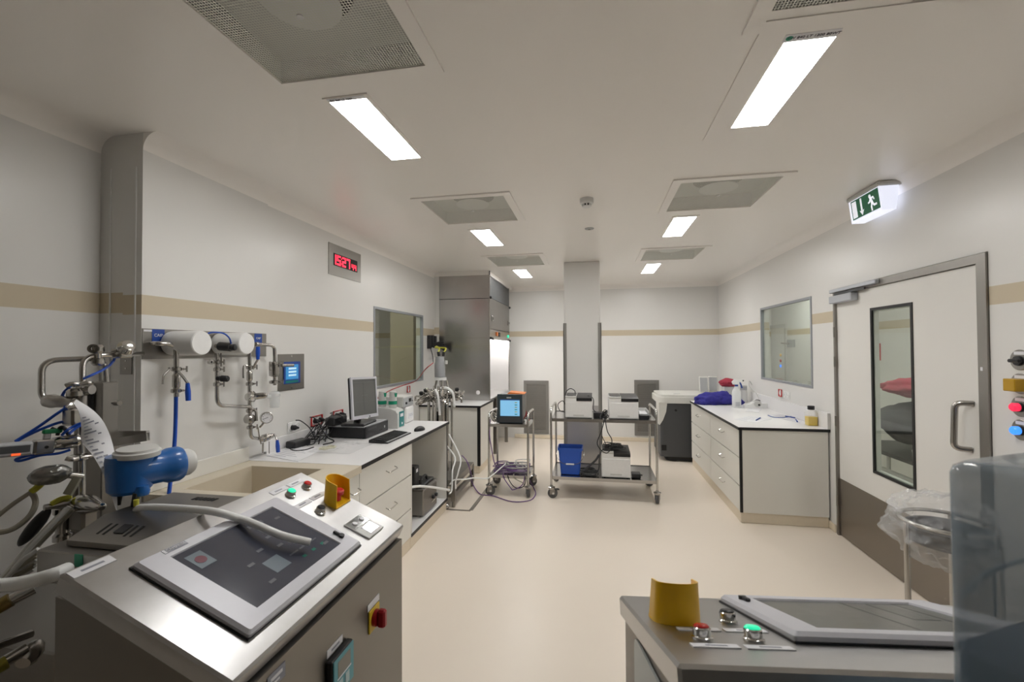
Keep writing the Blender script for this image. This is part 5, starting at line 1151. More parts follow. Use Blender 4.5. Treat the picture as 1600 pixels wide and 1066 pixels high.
o = thing('steel_canister', 'small grey canister on the worktop behind the red cap', 'canister', (2.0, 6.52, 0.9012))
MB().rev((1.98, 6.50, 0.9012), (0, 0, 1), [(0, 0.045), (0.15, 0.045), (0.16, 0.04), (0.235, 0.04), (0.24, 0.0)], 18, cap=False).build('body', m_lgrey, o)
MB().rev((1.98, 6.50, 1.075), (0, 0, 1), [(0, 0.042), (0.05, 0.042)], 18).build('band', m_grey, o)
# spray bottle
sx, sy = (1.736, 5.973, 0.901)[:2]
o = thing('spray_bottle', 'white trigger spray bottle with blue collar in front of garment', 'spray bottle', (sx, sy, 0.9012))
MB().rev((sx, sy, 0.9012), (0, 0, 1), [(0, 0.050), (0.004, 0.052), (0.19, 0.052), (0.215, 0.046), (0.255, 0.020), (0.265, 0.017), (0.267, 0)], 26, cap=False).build('body', m_bottle, o)
for k in range(4): MB().box((sx - 0.028, sy - 0.0545, 0.925 + k * .014), (sx + 0.022, sy - 0.052, 0.931 + k * .014)).build('printed_line', m_inkg, o)
MB().cyl((sx, sy, 1.166), (sx, sy, 1.188), 0.020, n=16).build('blue_collar', m_bluel, o)
hd = MB().prism([(-0.040, 1.188), (0.030, 1.188), (0.034, 1.220), (0.066, 1.224), (0.068, 1.248), (-0.02, 1.254), (-0.052, 1.220)], sy - 0.017, sy + 0.017, 'y')
for v in hd.b.verts: v.co.x += sx
hd.build('spray_head', m_white, o)
MB().tube([(sx + 0.03, sy, 1.220), (sx + 0.050, sy, 1.195), (sx + 0.066, sy, 1.145)], 0.009, 8).build('trigger', m_bluel, o)
MB().cyl((sx + 0.066, sy, 1.236), (sx + 0.086, sy, 1.236), 0.009, n=10).build('nozzle', m_dark, o)
# small white instrument
T = FL(1.935, 5.93, 0.9012, 0.0)
o = thing('tape_dispenser', 'white tape dispenser with black hub beside the garment', 'tape dispenser', T)
MB(T).prism([(-0.12, 0.0), (0.14, 0.0), (0.145, 0.06), (0.06, 0.062), (0.03, 0.075), (-0.02, 0.072), (-0.05, 0.045), (-0.12, 0.035)], 0, 0.085, 'y').build('base', m_white, o)
MB(T).rev((0.03, -0.002, 0.055), (0, 1, 0), [(0, 0.042), (0.09, 0.042)], 22).build('tape_roll', m_lgrey, o)
MB(T).rev((0.045, -0.006, 0.042), (0, 1, 0), [(0, 0.013), (0.005, 0.013)], 14).build('hub', m_blackp, o)
MB(T).tube([(0.0, 0.03, 0.078), (0.03, 0.03, 0.10), (0.07, 0.03, 0.09)], 0.006, 8).build('cutter_arm', m_dark, o)
cable([(2.06, 6.15, 0.96), (2.04, 6.2, 1.06), (1.99, 6.3, 1.14), (2.03, 6.42, 1.20), (2.085, 6.5, 1.15)], 0.004, m_lgrey, 'thin pale cable looping up the right wall corner')
# papers and pens
sheet('printed_paper', [(1.417, 4.967, 0.901), (1.561, 4.788, 0.901), (1.814, 5.069, 0.901), (1.667, 5.271, 0.901)], 'single sheet nearest the front edge of the right worktop, pen on it')
sheet('printed_paper', [(1.86, 5.32, .9), (1.99, 4.84, .9), (2.06, 4.98, .9), (2.05, 5.52, .9)], 'sheets in front of the bottle of yellow liquid', lines=7)
sheet('printed_paper', [(1.734, 5.632, 0.901), (1.849, 5.543, 0.901), (2.054, 6.021, 0.901), (1.940, 6.129, 0.901)], 'small sheet beside the spray bottle on the worktop', lines=2)
def pen(p, q, m, label):
    p = Vector(p); q = Vector(q); d = (q - p).normalized(); o = thing('pen', label, 'pen', tuple(p))
    MB().rev(p, d, [(0, 0.0), (0.012, 0.0055), ((q - p).length * .6, 0.0055)], 8, cap=False).build('barrel', m, o)
    MB().rev(p + d * (q - p).length * .6, d, [(0, 0.0065), ((q - p).length * .4, 0.006), ((q - p).length * .4 + .001, 0)], 8, cap=False).build('cap', m_bluel, o)
pen((1.602, 4.896, 0.910), (1.706, 5.080, 0.910), m_bluel, 'blue pen lying on the nearest sheet of the right worktop')
pen((2.004, 5.246, 0.912), (2.053, 5.119, 0.912), m_bluel, 'long blue pen lying across the sheets by yellow bottle')
pen((2.028, 5.043, 0.910), (1.976, 4.873, 0.910), m_bluel, 'short blue pen closest to the bottle of yellow liquid')
tag(MB().tube([(1.860, 5.305, 0.907), (1.861, 5.167, 0.907), (1.945, 5.158, 0.907), (2.065, 5.243, 0.907)], 0.004, 6).build('lanyard', m_bluel), 'blue lanyard lying along the edge of the sheets', 'lanyard')
# bottle of yellow liquid
sx, sy = 2.03, 4.71
o = thing('reagent_bottle', 'square bottle of yellow liquid with black cap on right worktop', 'bottle', (sx, sy, 0.9012))
def sq(b, hw, z, r): return [b.v((sx + x, sy + y, z)) for x, y in round_poly([(-hw, -hw), (hw, -hw), (hw, hw), (-hw, hw)], r, 3)]
def loft(b, R_):
    for p, q in zip(R_, R_[1:]):
        for k in range(len(p)): b.f([p[k], p[(k + 1) % len(p)], q[(k + 1) % len(q)], q[k]])
    b.f(R_[0]); b.f(R_[-1])
b = MB(); loft(b, [sq(b, 0.042, 0.9012, 0.01), sq(b, 0.044, 0.906, 0.01), sq(b, 0.044, 1.02, 0.012), sq(b, 0.036, 1.04, 0.016), sq(b, 0.022, 1.046, 0.02), sq(b, 0.021, 1.06, 0.02)]); b.build('body', mat('clear_bottle', (.85, .86, .84), .1, alpha=.16), o)
b = MB(); loft(b, [sq(b, 0.0405, 0.905, 0.009), sq(b, 0.0405, 0.985, 0.009)]); b.build('yellow_liquid', m_yliq, o)
MB().rev((sx, sy, 1.052), (0, 0, 1), [(0, 0.027), (0.002, 0.030), (0.034, 0.030), (0.037, 0.027), (0.037, 0)], 22, cap=False).build('cap', m_blackp, o)

# ------------------------------------------------------------------ door in the right wall
d1 = thing('door_1', None, None, (2.1, 3.62, 0), kind='structure')
T = fr((2.1, 4.405, 0), (0, -1, 0), (0, 0, 1)); DW, DH = 1.572, 2.16
b = MB(T)
for lo, hi in (((0, 0), (0.028, DH)), ((DW - 0.062, 0), (DW, DH)), ((0.028, DH - 0.05), (DW - 0.062, DH))): b.box((lo[0], lo[1], -0.10), (hi[0], hi[1], 0.012))
b.build('door_frame', m_steeld, d1)
L0, L1_ = 0.031, DW - 0.065
vx0, vx1, vz0, vz1 = 4.405 - 3.885, 4.405 - 3.43, 0.685, 1.945
leaf = MB(T).slab([L0, vx0, vx1, L1_], [0.008, vz0, vz1, DH - 0.053], {(1, 1)}, -0.045, -0.006).build('door_leaf', mat('door_paint', (0.80, 0.785, 0.75), 0.35, var=0.008, nscale=3), d1)
MB(T).slab([vx0 - 0.004, vx0 + 0.016, vx1 - 0.016, vx1 + 0.004], [vz0 - 0.004, vz0 + 0.016, vz1 - 0.016, vz1 + 0.004], {(1, 1)}, -0.012, 0.0).build('vision_frame', m_black, d1)
MB(T).slab([vx0, vx0 + 0.022, vx1 - 0.022, vx1], [vz0, vz0 + 0.022, vz1 - 0.022, vz1], {(1, 1)}, -0.046, -0.014).build('vision_reveal', m_lgrey, d1)
MB(T).box((vx0 + 0.016, vz0 + 0.016, -0.010), (vx1 - 0.016, vz1 - 0.016, -0.007)).build('vision_pane', m_pane, d1)
MB(T).box((L0, 0.008, -0.006), (L1_, 0.50, -0.003)).build('kick_plate', m_steelk, d1)
hx = 4.405 - 2.99
MB(T).pipe([(hx + 0.035, 1.325, -0.006), (hx - 0.005, 1.325, 0.058), (hx - 0.02, 1.06, 0.058), (hx + 0.02, 1.06, -0.006)], 0.016, 0.045, 14).build('door_handle', m_steel, d1)
for zc in (1.78, 1.52, 1.0, 0.30): MB(T).cyl((0.028, zc - 0.045, 0.016), (0.028, zc + 0.045, 0.016), 0.010, n=10).build('hinge', m_steeld, d1)
cl = MB(T).box((0.02, 2.03, -0.004), (0.36, 2.095, 0.055), 0.006).build('closer_body', m_alu, d1)
MB(T).box((0.0, 2.125, 0.012), (0.66, 2.155, 0.042), 0.004).build('closer_rail', m_alu, d1)
MB(T).box((0.06, 2.10, 0.018), (0.50, 2.118, 0.03)).build('closer_arm', m_dark, d1)
MB(T).box((DW - 0.045, 1.515, 0.012), (DW - 0.030, 1.535, 0.0135)).build('frame_sticker', m_label, d1)

# round control plates beside the door
def control(z, kind, label):
    T = RW(2.66, z); o = thing('control_plate', label, 'control', T, 'round controls beside the door')
    MB(T).rev((0, 0, 0.0005), (0, 0, 1), [(0, 0.052), (0.003, 0.052), (0.005, 0.049), (0.005, 0.0)], 36, cap=False).build('round_plate', m_steeld, o)
    MB(T).box((-0.026, 0.026, 0.005), (0.028, 0.042, 0.0065)).build('label_strip', m_label, o)
    if kind == 'black':
        k = MB(T).rev((0, -0.004, 0.005), (0, 0, 1), [(0, 0.026), (0.012, 0.024), (0.014, 0)], 20, cap=False).build('selector_base', m_blackp, o)
        MB(T).box((-0.032, -0.013, 0.015), (0.032, 0.005, 0.034), 0.005).build('selector_knob', m_blackp, o)
    elif kind == 'yellow':
        MB(T).box((-0.03, -0.038, 0.005), (0.036, 0.024, 0.055), 0.003).build('yellow_cover', mat('ochre_cover', (0.52, 0.30, 0.01), 0.4), o)
    else:
        k = MB(T).rev((0, -0.004, 0.005), (0, 0, 1), [(0, 0.024), (0.010, 0.024), (0.012, 0.02)], 20).build('button_ring', m_blackp, o)
        MB(T).rev((0, -0.004, 0.015), (0, 0, 1), [(0, 0.021), (0.022, 0.021), (0.028, 0.016), (0.029, 0)], 20, cap=False).build('lit_button', m_rled if kind == 'red' else m_bled, o)
control(1.580, 'black', 'topmost round steel plate with a black selector knob')
control(1.461, 'yellow', 'round steel plate with a square yellow cover')
control(1.347, 'red', 'round steel plate with a glowing red button')
control(1.230, 'blue', 'lowest round steel plate with a glowing blue button')

# ------------------------------------------------------------------ what stands in the corridor behind the glass
d2 = thing('door_2', None, None, (3.6, 9.3, 0), kind='structure')
p = Vector((3.590, 9.796, 0.397))
T = fr((3.6, p.y + 0.55, 0), (0, -1, 0), (0, 0, 1))
MB(T).box((0, 0, 0.001), (0.07, 2.1, 0.03)).box((1.03, 0, 0.001), (1.10, 2.1, 0.03)).box((0.07, 2.03, 0.001), (1.03, 2.1, 0.03)).build('door_frame', m_lgrey, d2)
MB(T).box((0.07, 0.005, 0.001), (1.03, 2.03, 0.015)).build('door_leaf', m_white, d2)
MB(T).tube([(0.95, 1.0, 0.015), (0.95, 1.0, 0.06), (0.86, 1.0, 0.06)], 0.01, 8).build('door_handle', m_steel, d2)
for q, m, l in (((3.595, 9.518, 1.497), m_yel, 'yellow'), ((3.595, 9.522, 1.384), m_red, 'red'), ((3.595, 9.526, 1.284), m_bled, 'blue')):
    o = thing('call_button', l + ' push button beside the corridor door seen through the window', 'button', q, 'corridor door buttons')
    MB().cyl((3.5998, q[1], q[2]), (3.59, q[1], q[2]), 0.05, n=16).build('back_plate', m_lgrey, o); MB().rev((3.59, q[1], q[2]), (-1, 0, 0), [(0, 0.03), (0.02, 0.026), (0.024, 0)], 16, cap=False).build('push_cap', m, o)
q = (3.595, 9.077, 1.718)
o = thing('wall_intercom', 'small grey intercom on the corridor wall behind the right window', 'intercom', q)
MB().box((3.5998, q[1] - 0.16, q[2] - 0.07), (3.585, q[1] + 0.16, q[2] + 0.07), 0.003).build('plate', m_grey, o)
MB().tube([(3.585, q[1] + 0.05, q[2]), (3.55, q[1] + 0.1, q[2]), (3.55, q[1] + 0.32, q[2] + .01)], 0.012, 8).build('lever', m_steel, o)
# corridor lights
for yy in (1.6, 4.6, 7.8):
    lamp_unit(2.8, 2.98, yy, yy + 0.66, 'ceiling light of the corridor behind the right wall, farthest' if yy > 7 else 'ceiling light of the corridor behind the right wall, middle one' if yy > 4 else 'ceiling light of the corridor behind the right wall, nearer')
lamp_unit(-3.35, -3.15, 5.0, 5.66, 'ceiling light of the room behind the left viewing window')
# bench with coats in the corridor
o = thing('corridor_trolley', 'white tube framed trolley in the corridor behind the door glass', 'trolley', (3.15, 4.85, 0))
b = MB(); b.box((2.75, 4.25, 0.60), (3.45, 5.5, 0.635)); b.build('deck', m_dark, o)
for x in (2.78, 3.42): MB().pipe([(x, 4.28, 0.02), (x, 4.28, 0.45), (x, 5.46, 0.45), (x, 5.46, 0.02)], 0.02, 0.06).cyl((x, 4.9, 0.45), (x, 4.9, 0.60), 0.018, n=10).build('tube_frame', m_white, o)
b = MB(); b.blob((3.1, 4.85, 0.91), (0.34, 0.55, 0.21), 0.15, 4, 21, 1.6, flat=0.637); tag(b.build('dark_coat', mat('charcoal_cloth', (0.075, 0.078, 0.085), .9, var=.3, nscale=18), sharp=80), 'dark grey coats heaped on the corridor trolley', 'coat')
b = MB(); b.blob((3.1, 4.86, 1.24), (0.26, 0.50, 0.10), 0.25, 4, 31, 1.8, flat=1.15); tag(b.build('red_coat', m_redc, sharp=80), 'red coat lying over the dark coats behind door glass', 'coat')
b = MB(); b.blob((2.98, 4.65, 0.19), (0.14, 0.22, 0.19), 0.15, 4, 41, 1.8, flat=0.012); tag(b.build('dark_sack', m_dark, sharp=80), 'dark sack on the corridor floor under the trolley', 'sack')
o = thing('pale_bucket', 'pale round bucket hanging at the front of the corridor trolley', 'bucket', (2.72, 4.05, 0.0))
MB().rev((2.66, 4.12, 0.0), (0, 0, 1), [(0, 0.10), (0.5, 0.12), (0.78, 0.13), (0.80, 0.135), (0.80, 0.12), (0.6, 0.11), (0.05, 0.09), (0.05, 0)], 24, cap=False).build('body', m_lgrey, o)
q = (3.595, 6.512, 1.584)
o = thing('fire_notice', 'small red notice on the corridor wall behind the door glass', 'notice', q)
MB().box((3.5998, q[1] - 0.06, q[2] - 0.11), (3.592, q[1] + 0.06, q[2] + 0.11)).build('board', m_red, o)

# ------------------------------------------------------------------ the two operator consoles
def console(O, ang, D, z0, z1, label, left):
    T = FL(O[0], O[1], 0, math.radians(ang)); al = math.atan2(z1 - z0, D); Ls = math.hypot(D, z1 - z0); Wd = 0.857
    o = thing('operator_console', label, 'control console', T)
    TP = T @ Matrix.Translation((0, 0, z0)) @ Matrix.Rotation(al, 4, 'X')      # local x = u, y = up the slope, z = out of the plate
    # body: prism below the lid
    y1 = D + 0.025
    sl = math.tan(al)
    body = [(0.035, 0.12), (y1, 0.12), (y1, z1 - 0.062), (D - 0.02, z1 - 0.062 - 0.008), (0.035, z0 - 0.055 + 0.035 * sl)]
    MB(T).prism(body, 0.012, Wd - 0.012, 'x').build('cabinet_body', m_case, o)
    lid = MB(TP).box((0, 0, -0.050), (Wd, Ls, 0.0), 0.006).build('sloped_top', m_console, o)
    b = MB(T); b.box((0.016, 0.004, 0.13), (Wd - 0.016, 0.035, z0 - 0.049)); b.build('front_door', m_case, o)
    for x in (0.06, Wd - 0.06):
        for y in (0.08, D - 0.05):
            MB(T).rev((x, y, 0), (0, 0, 1), [(0, 0.03), (0.02, 0.03), (0.03, 0.014), (0.12, 0.014)], 14).build('levelling_foot', m_steel, o)
    # touch panel
    u0, u1, s0, s1, t = 0.100, 0.605, 0.055, 0.416, 0.019
    def rect(b, a0, a1, b0, b1, z, r): return [b.v((x, y, z)) for x, y in round_poly([(a0, b0), (a1, b0), (a1, b1), (a0, b1)], r, 4)]
    b = MB(TP); rings = [rect(b, u0, u1, s0, s1, 0.0005, .008), rect(b, u0, u1, s0, s1, t - .007, .008), rect(b, u0 + .007, u1 - .007, s0 + .007, s1 - .007, t, .006),
        rect(b, u0 + .067, u1 - .063, s0 + .043, s1 - .037, t, .002), rect(b, u0 + .069, u1 - .065, s0 + .045, s1 - .039, t - .004, .001), rect(b, u0 + .069, u1 - .065, s0 + .045, s1 - .039, 0.0005, .001)]
    for A_, B_ in zip(rings, rings[1:] + rings[:1]):
        for q_ in range(len(A_)): b.f([A_[q_], A_[(q_ + 1) % len(A_)], B_[(q_ + 1) % len(A_)], B_[q_]])
    p = b.build('touch_panel', m_bezel, o, sharp=20)
    pl2 = round_poly([(u0 - .002, s0 - .002), (u1 + .002, s0 - .002), (u1 + .002, s1 + .002), (u0 - .002, s1 + .002)], 0.012, 4)
    MB(TP).box((u0 - .003, s0 - .003, 0.0), (u1 + .003, s1 + .003, 0.004)).build('panel_gasket', m_black, p)
    sc = MB(TP).box((u0 + .068, s0 + .044, 0.0045), (u1 - .064, s1 - .038, t - 0.004)).build('screen', m_screen if left else m_screen2, p)
    su, ss, sw, sh = u0 + .069, s0 + .045, u1 - u0 - .134, s1 - s0 - .084
    def mark(a, b_, w, h, m, name='screen_mark'): MB(TP).box((su + sw * a, ss + sh * b_, t - 0.004), (su + sw * (a + w), ss + sh * (b_ + h), t - 0.0035)).build(name, m, sc)
    if left:
        ms = mat('screen_pale', (0.16, 0.20, 0.24), 0.25); mg = mat('screen_green', (0.02, 0.16, 0.12), 0.25); mr_ = mat('screen_red', (0.16, 0.03, 0.05), 0.25); ml = mat('screen_grey', (0.12, 0.125, 0.15), 0.25)
        mark(0.05, 0.70, 0.13, 0.22, ms); MB(TP).rev((su + sw * .115, ss + sh * .81, t - .0035), (0, 0, 1), [(0, sw * .04), (0.0006, sw * .04)], 16).build('screen_emblem', mr_, sc)
        mark(0.36, 0.18, 0.16, 0.20, ms)
        for a, b_ in ((.44, .52), (.60, .44), (.62, .62), (.27, .42), (.24, .12), (.88, .80), (.90, .12)): mark(a, b_, 0.06, 0.035, ml)
        for a in (.58, .70, .82): mark(a, .26, 0.10, 0.02, ml)
        for a in (.64, .76, .88): mark(a, .14, 0.04, 0.035, mg)
        mark(.62, .86, .16, .05, ml)
    else:
        ms = mat('screen_shade', (0.10, 0.105, 0.10), 0.25); mark(0.02, 0.0, 0.10, 0.98, ms); mark(0.16, 0.05, 0.14, 0.55, ms); mark(0.44, 0.0, 0.012, 0.98, ms)
    MB(TP).rev((0.573, 0.118, t), (0, 0, 1), [(0, 0.009), (0.008, 0.009), (0.008, 0)], 14, cap=False).build('key_latch', m_blackp, p)
    MB(TP).box((0.566, 0.118, t), (0.577, 0.150, t + 0.008), 0.002).build('latch_tab', m_blackp, p)
    if left:
        lp = MB(TP).box((0.165, 0.392, t), (0.232, 0.408, t + 0.0008)).build('nameplate', m_inkg, p)
        text('CAMPRISE', 0.0125, TP @ Matrix.Translation((0.201, 0.400, t + 0.0012)), m_label, lp)
        MB(TP).box((0.1655, 0.393, t + .0008), (0.1725, 0.407, t + 0.0012)).build('name_square', m_label, lp)
    # push buttons with legend plates
    def button(u, s, m, name, lens):
        k = MB(TP).rev((u, s, 0), (0, 0, 1), [(0, 0.019), (0.004, 0.019), (0.006, 0.016), (0.018, 0.0165), (0.020, 0.0145)], 24).build('push_button', m_chrome, o)
        MB(TP).rev((u, s, 0.019), (0, 0, 1), [(0, 0.0145), (0.003, 0.0142), (0.0055, 0.011), (0.006, 0)], 22, cap=False).build(lens, m, k)
    button(0.674, 0.405, m_gled, 'start', 'green_lens'); button(0.768, 0.405, m_rlens, 'stop', 'red_lens'); button(0.668, 0.268, m_blackp, 'ack', 'black_lens')
    for a, b_, c_ in ((0.627, 0.709, 0.440), (0.720, 0.803, 0.440), (0.622, 0.704, 0.328), (0.713, 0.795, 0.328)):
        q = MB(TP).box((a, c_, 0.0), (b_, c_ + 0.022, 0.002)).build('legend_plate', m_label, o)
        MB(TP).box((a + .02, c_ + 0.008, 0.002), (b_ - .025, c_ + 0.014, 0.0024)).build('legend_line', m_inkg, q)
    # emergency stop with its yellow guard
    gu, gs, R_, Hh = 0.780, 0.272, 0.050, 0.082
    def U(sc_, rad):
        pts = [(-rad * sc_, -0.034 * sc_)] + [(-rad * sc_ * math.cos(t_), rad * sc_ * math.sin(t_) * 0.9) for t_ in [PI * k / 14 for k in range(15)]] + [(rad * sc_, -0.034 * sc_)]
        return [(gu + x, gs + y) for x, y in pts]
    b = MB(TP); A0 = [b.v((x, y, 0)) for x, y in U(1, R_)]; A1 = [b.v((x, y + .031, Hh)) for x, y in U(0.90, R_)]; B0 = [b.v((x, y, 0)) for x, y in U(1, R_ - .004)]; B1 = [b.v((x, y + .031, Hh)) for x, y in U(0.90, R_ - .004)]
    n = len(A0)
    for k in range(n - 1):
        b.f([A0[k], A0[k + 1], A1[k + 1], A1[k]]); b.f([B0[k + 1], B0[k], B1[k], B1[k + 1]]); b.f([A1[k], A1[k + 1], B1[k + 1], B1[k]]); b.f([A0[k + 1], A0[k], B0[k], B0[k + 1]])
    for k in (0, n - 1): b.f([A0[k], A1[k], B1[k], B0[k]])
    es = MB(TP).prism(U(1.0, R_), 0.0, 0.006).build('emergency_stop', m_yel, o)
    b.build('yellow_guard', m_yel, es)
    MB(TP).rev((gu, gs + .002, 0.006), (0, 0.3, 1), [(0, 0.018), (0.022, 0.016), (0.023, 0.026), (0.036, 0.027), (0.042, 0.022), (0.045, 0)], 24, cap=False).build('red_mushroom', m_red, es)
    # small display insert below
    if left:
        q = MB(TP).box((0.660, 0.050, 0.0), (0.768, 0.160, 0.006), 0.002).build('display_insert', m_lgrey, o)
        MB(TP).box((0.664, 0.112, 0.006), (0.764, 0.156, 0.0075)).build('clear_cover', m_glassy, q)
        MB(TP).box((0.690, 0.062, 0.006), (0.755, 0.106, 0.007)).build('small_screen', m_screen, q)
        for a in (0.690, 0.738): MB(TP).rev((a, 0.133, 0.0075), (0, 0, 1), [(0, 0.010), (0.005, 0.009), (0.007, 0)], 14, cap=False).build('clear_button', m_label, q)
        k = MB(TP).box((0.008, 0.462, 0.0), (0.100, 0.488, 0.002)).build('legend_plate', m_label, o)
        MB(TP).box((0.03, 0.472, 0.002), (0.08, 0.478, 0.0024)).build('legend_line', m_inkg, k)
        # front: rotary main switch and blue instrument
        TF = T @ fr((0, 0.004, 0), (1, 0, 0), (0, 0, 1))
        k = MB(TF).box((0.575, 0.690, 0.0), (0.645, 0.765, 0.006), 0.002).build('main_switch', m_yel2, o)
        MB(TF).box((0.570, 0.768, 0.0), (0.650, 0.790, 0.002)).build('legend_plate', m_label, o)
        TR = TF @ Matrix.Translation((0.612, 0.728, 0.006))
        h_ = MB(TR).rev((0, 0, 0), (0, 0, 1), [(0, 0.027), (0.012, 0.026), (0.014, 0.0)], 24, cap=False).build('red_dial', m_redd, k)
        MB(TR).box((-0.012, -0.030, 0.012), (0.012, 0.030, 0.040), 0.006).build('red_grip', m_redd, k)
        k = MB(TF).box((0.335, 0.655, 0.0), (0.445, 0.765, 0.020), 0.003).build('process_meter', m_blackp, o)
        MB(TF).box((0.338, 0.650, 0.020), (0.444, 0.762, 0.024), 0.002).build('cyan_face', mat('cyan_face', (0.10, 0.33, 0.39), 0.4), k)
        MB(TF).box((0.358, 0.705, 0.024), (0.424, 0.750, 0.0246)).build('meter_lcd', mat('olive_lcd', (.20, .19, .16), .3), k)
        MB(TF).box((0.356, 0.699, 0.024), (0.428, 0.703, 0.0246)).build('white_rule', m_label, k)
        for a in (0.360, 0.395): MB(TF).box((a, 0.660, 0.024), (a + .022, 0.694, 0.026), 0.001).build('meter_key', mat('key_pale', (.45, .60, .62), .4), k)
        q = MB(TF).box((0.340, 0.770, 0.0), (0.418, 0.792, 0.002)).build('legend_plate', m_label, o)
        MB(TF).box((0.36, 0.778, 0.002), (0.40, 0.784, 0.0024)).build('legend_line', m_inkg, q)
        q = MB(TF).box((0.105, 0.850, 0.0), (0.165, 0.885, 0.002)).build('maker_plate', m_inkg, o)
        MB(TF).box((0.115, 0.868, 0.002), (0.155, 0.876, 0.0024)).box((0.115, 0.857, 0.002), (0.145, 0.862, 0.0024)).build('maker_mark', m_label, q)
    else:
        TS = T @ fr((Wd - 0.011, 0, 0), (0, 1, 0), (0, 0, 1))
        MB(TS).prism(round_poly([(0.17, 0.55), (0.46, 0.55), (0.46, 0.99), (0.40, 1.02), (0.17, 0.97)], 0.03), 0.0005, 0.006).build('document_pocket', mat('pale_pocket', (.55, .59, .58), .4), o)
    return o, TP
cl_, TPL = console((-0.752, 0.82), 90, 0.461, 0.95, 1.14, 'brushed steel operator console at the left with a large touch panel', True)
cr_, TPR = console((0.911, 1.371), 187, 0.525, 0.97, 1.15, 'brushed steel operator console at the right, seen from its back edge', False)

# milky hose lying over the left console's touch panel
tag(MB().tube([(-1.668, 1.369, 1.062), (-1.607, 1.339, 1.086), (-1.440, 1.288, 1.113), (-1.161, 1.180, 1.156), (-1.093, 1.218, 1.123), (-1.032, 1.213, 1.111), (-0.948, 1.220, 1.081), (-0.881, 1.262, 1.047)], 0.0115, 12, 6).build('milky_hose', m_hose), 'milky white hose lying across the left console touch panel', 'hose')

# ------------------------------------------------------------------ the skid of pipes behind the left console
k = thing('process_skid', 'stainless steel process skid of pipes, valves and blue transmitter', 'process skid', (-1.85, 1.40, 0))
SK = k
MB().box((-1.80, 1.155, 0.895), (-1.33, 1.60, 1.0), 0.004).build('lower_housing', m_steeld, k)
MB().box((-1.77, 1.20, 0.12), (-1.34, 1.60, 0.895), 0.004).build('base_cabinet', m_steeld, k)
for x in (-1.73, -1.38):
    for y in (1.24, 1.56): MB().rev((x, y, 0), (0, 0, 1), [(0, 0.03), (0.02, 0.03), (0.03, 0.014), (0.12, 0.014)], 12).build('foot', m_steel, k)
MB().box((-2.45, 1.22, 0.06), (-1.815, 1.60, 0.62), 0.006).build('added_dark_box', m_steeld, k)  # added dark box, stands in for the shadow low on the left wall
for x in (-2.38, -1.89):
    for y in (1.28, 1.54): MB().cyl((x, y, 0), (x, y, 0.06), 0.02, n=10).build('foot', m_steel, k)  # feet under the added dark box
q = Vector((-1.627, 1.154, 0.982)); MB().box((q.x - .016, 1.1535, q.z - .022), (q.x + .016, 1.155, q.z + .018)).build('green_sticker', m_grn, k)
lid = MB().prism([(1.195, 1.002), (1.195, 1.020), (1.31, 1.062), (1.44, 1.062), (1.44, 1.002)], -1.735, -1.33, 'x').build('slotted_cover', m_steeld, k)
def on_slope(x, y): return (x, y, 1.020 + (y - 1.195) * 0.042 / 0.115 + 0.0006)
TSL = fr((-1.735, 1.195, 1.0203), (1, 0, 0), (0, 0.115, 0.042))
for x in (0.075, 0.10, 0.185, 0.21): MB(TSL).box((x, 0.035, 0), (x + 0.009, 0.085, 0.001)).build('slot', m_slot, lid)
MB(TSL).box((0.135, 0.045, 0), (0.172, 0.085, 0.003)).build('black_inlay', m_blackp, lid)
MB().box((-1.76, 1.445, 1.002), (-1.37, 1.60, 1.050), 0.002).build('rear_cover', m_steeld, k)
for t in range(6): MB().box((-1.60 + t * .018, 1.53, 1.050), (-1.588 + t * .018, 1.56, 1.0515)).build('vent_slot', m_slot, k)
# tall enclosure and its open frame
e0 = (-2.304, 1.630, 1.506); e1 = (-2.201, 1.649, 1.506)
ez = e0[2]
MB(fr((e0[0], e0[1], 0), (e1[0] - e0[0], e1[1] - e0[1], 0), (0, 0, 1))).box((0, 0.0, -0.085), (math.hypot(e1[0] - e0[0], e1[1] - e0[1]), ez, 0.0), 0.004).build('tall_enclosure', m_steeld, k)
MB(fr((e0[0], e0[1], 0), (e1[0] - e0[0], e1[1] - e0[1], 0), (0, 0, 1))).box((0.035, ez - 0.30, 0.0), (0.068, ez - 0.02, 0.012)).build('enclosure_slot', m_slot, k)
a_, b_, c_, d_ = (-2.157, 1.661, 1.238), (-1.931, 1.632, 1.277), (-2.099, 1.774, 1.256), (-2.301, 1.777, 1.247)
b = MB()
for p, q in ((a_, b_), (b_, c_), (c_, d_)):
    p, q = Vector(p), Vector(q); T = fr(tuple(p), tuple(q - p), (0, 0, 1)); b.T = T; b.box((0, -0.022, -0.006), ((q - p).length, 0.012, 0.006))
b.build('open_frame', m_steel, k)
MB().cyl((-2.188, 1.683, 1.409), (-2.154, 1.679, 1.410), 0.006, n=10).cyl((-2.171, 1.681, 1.409), (-2.140, 1.677, 1.410), 0.011, n=10).build('enclosure_knob', m_steeld, k)
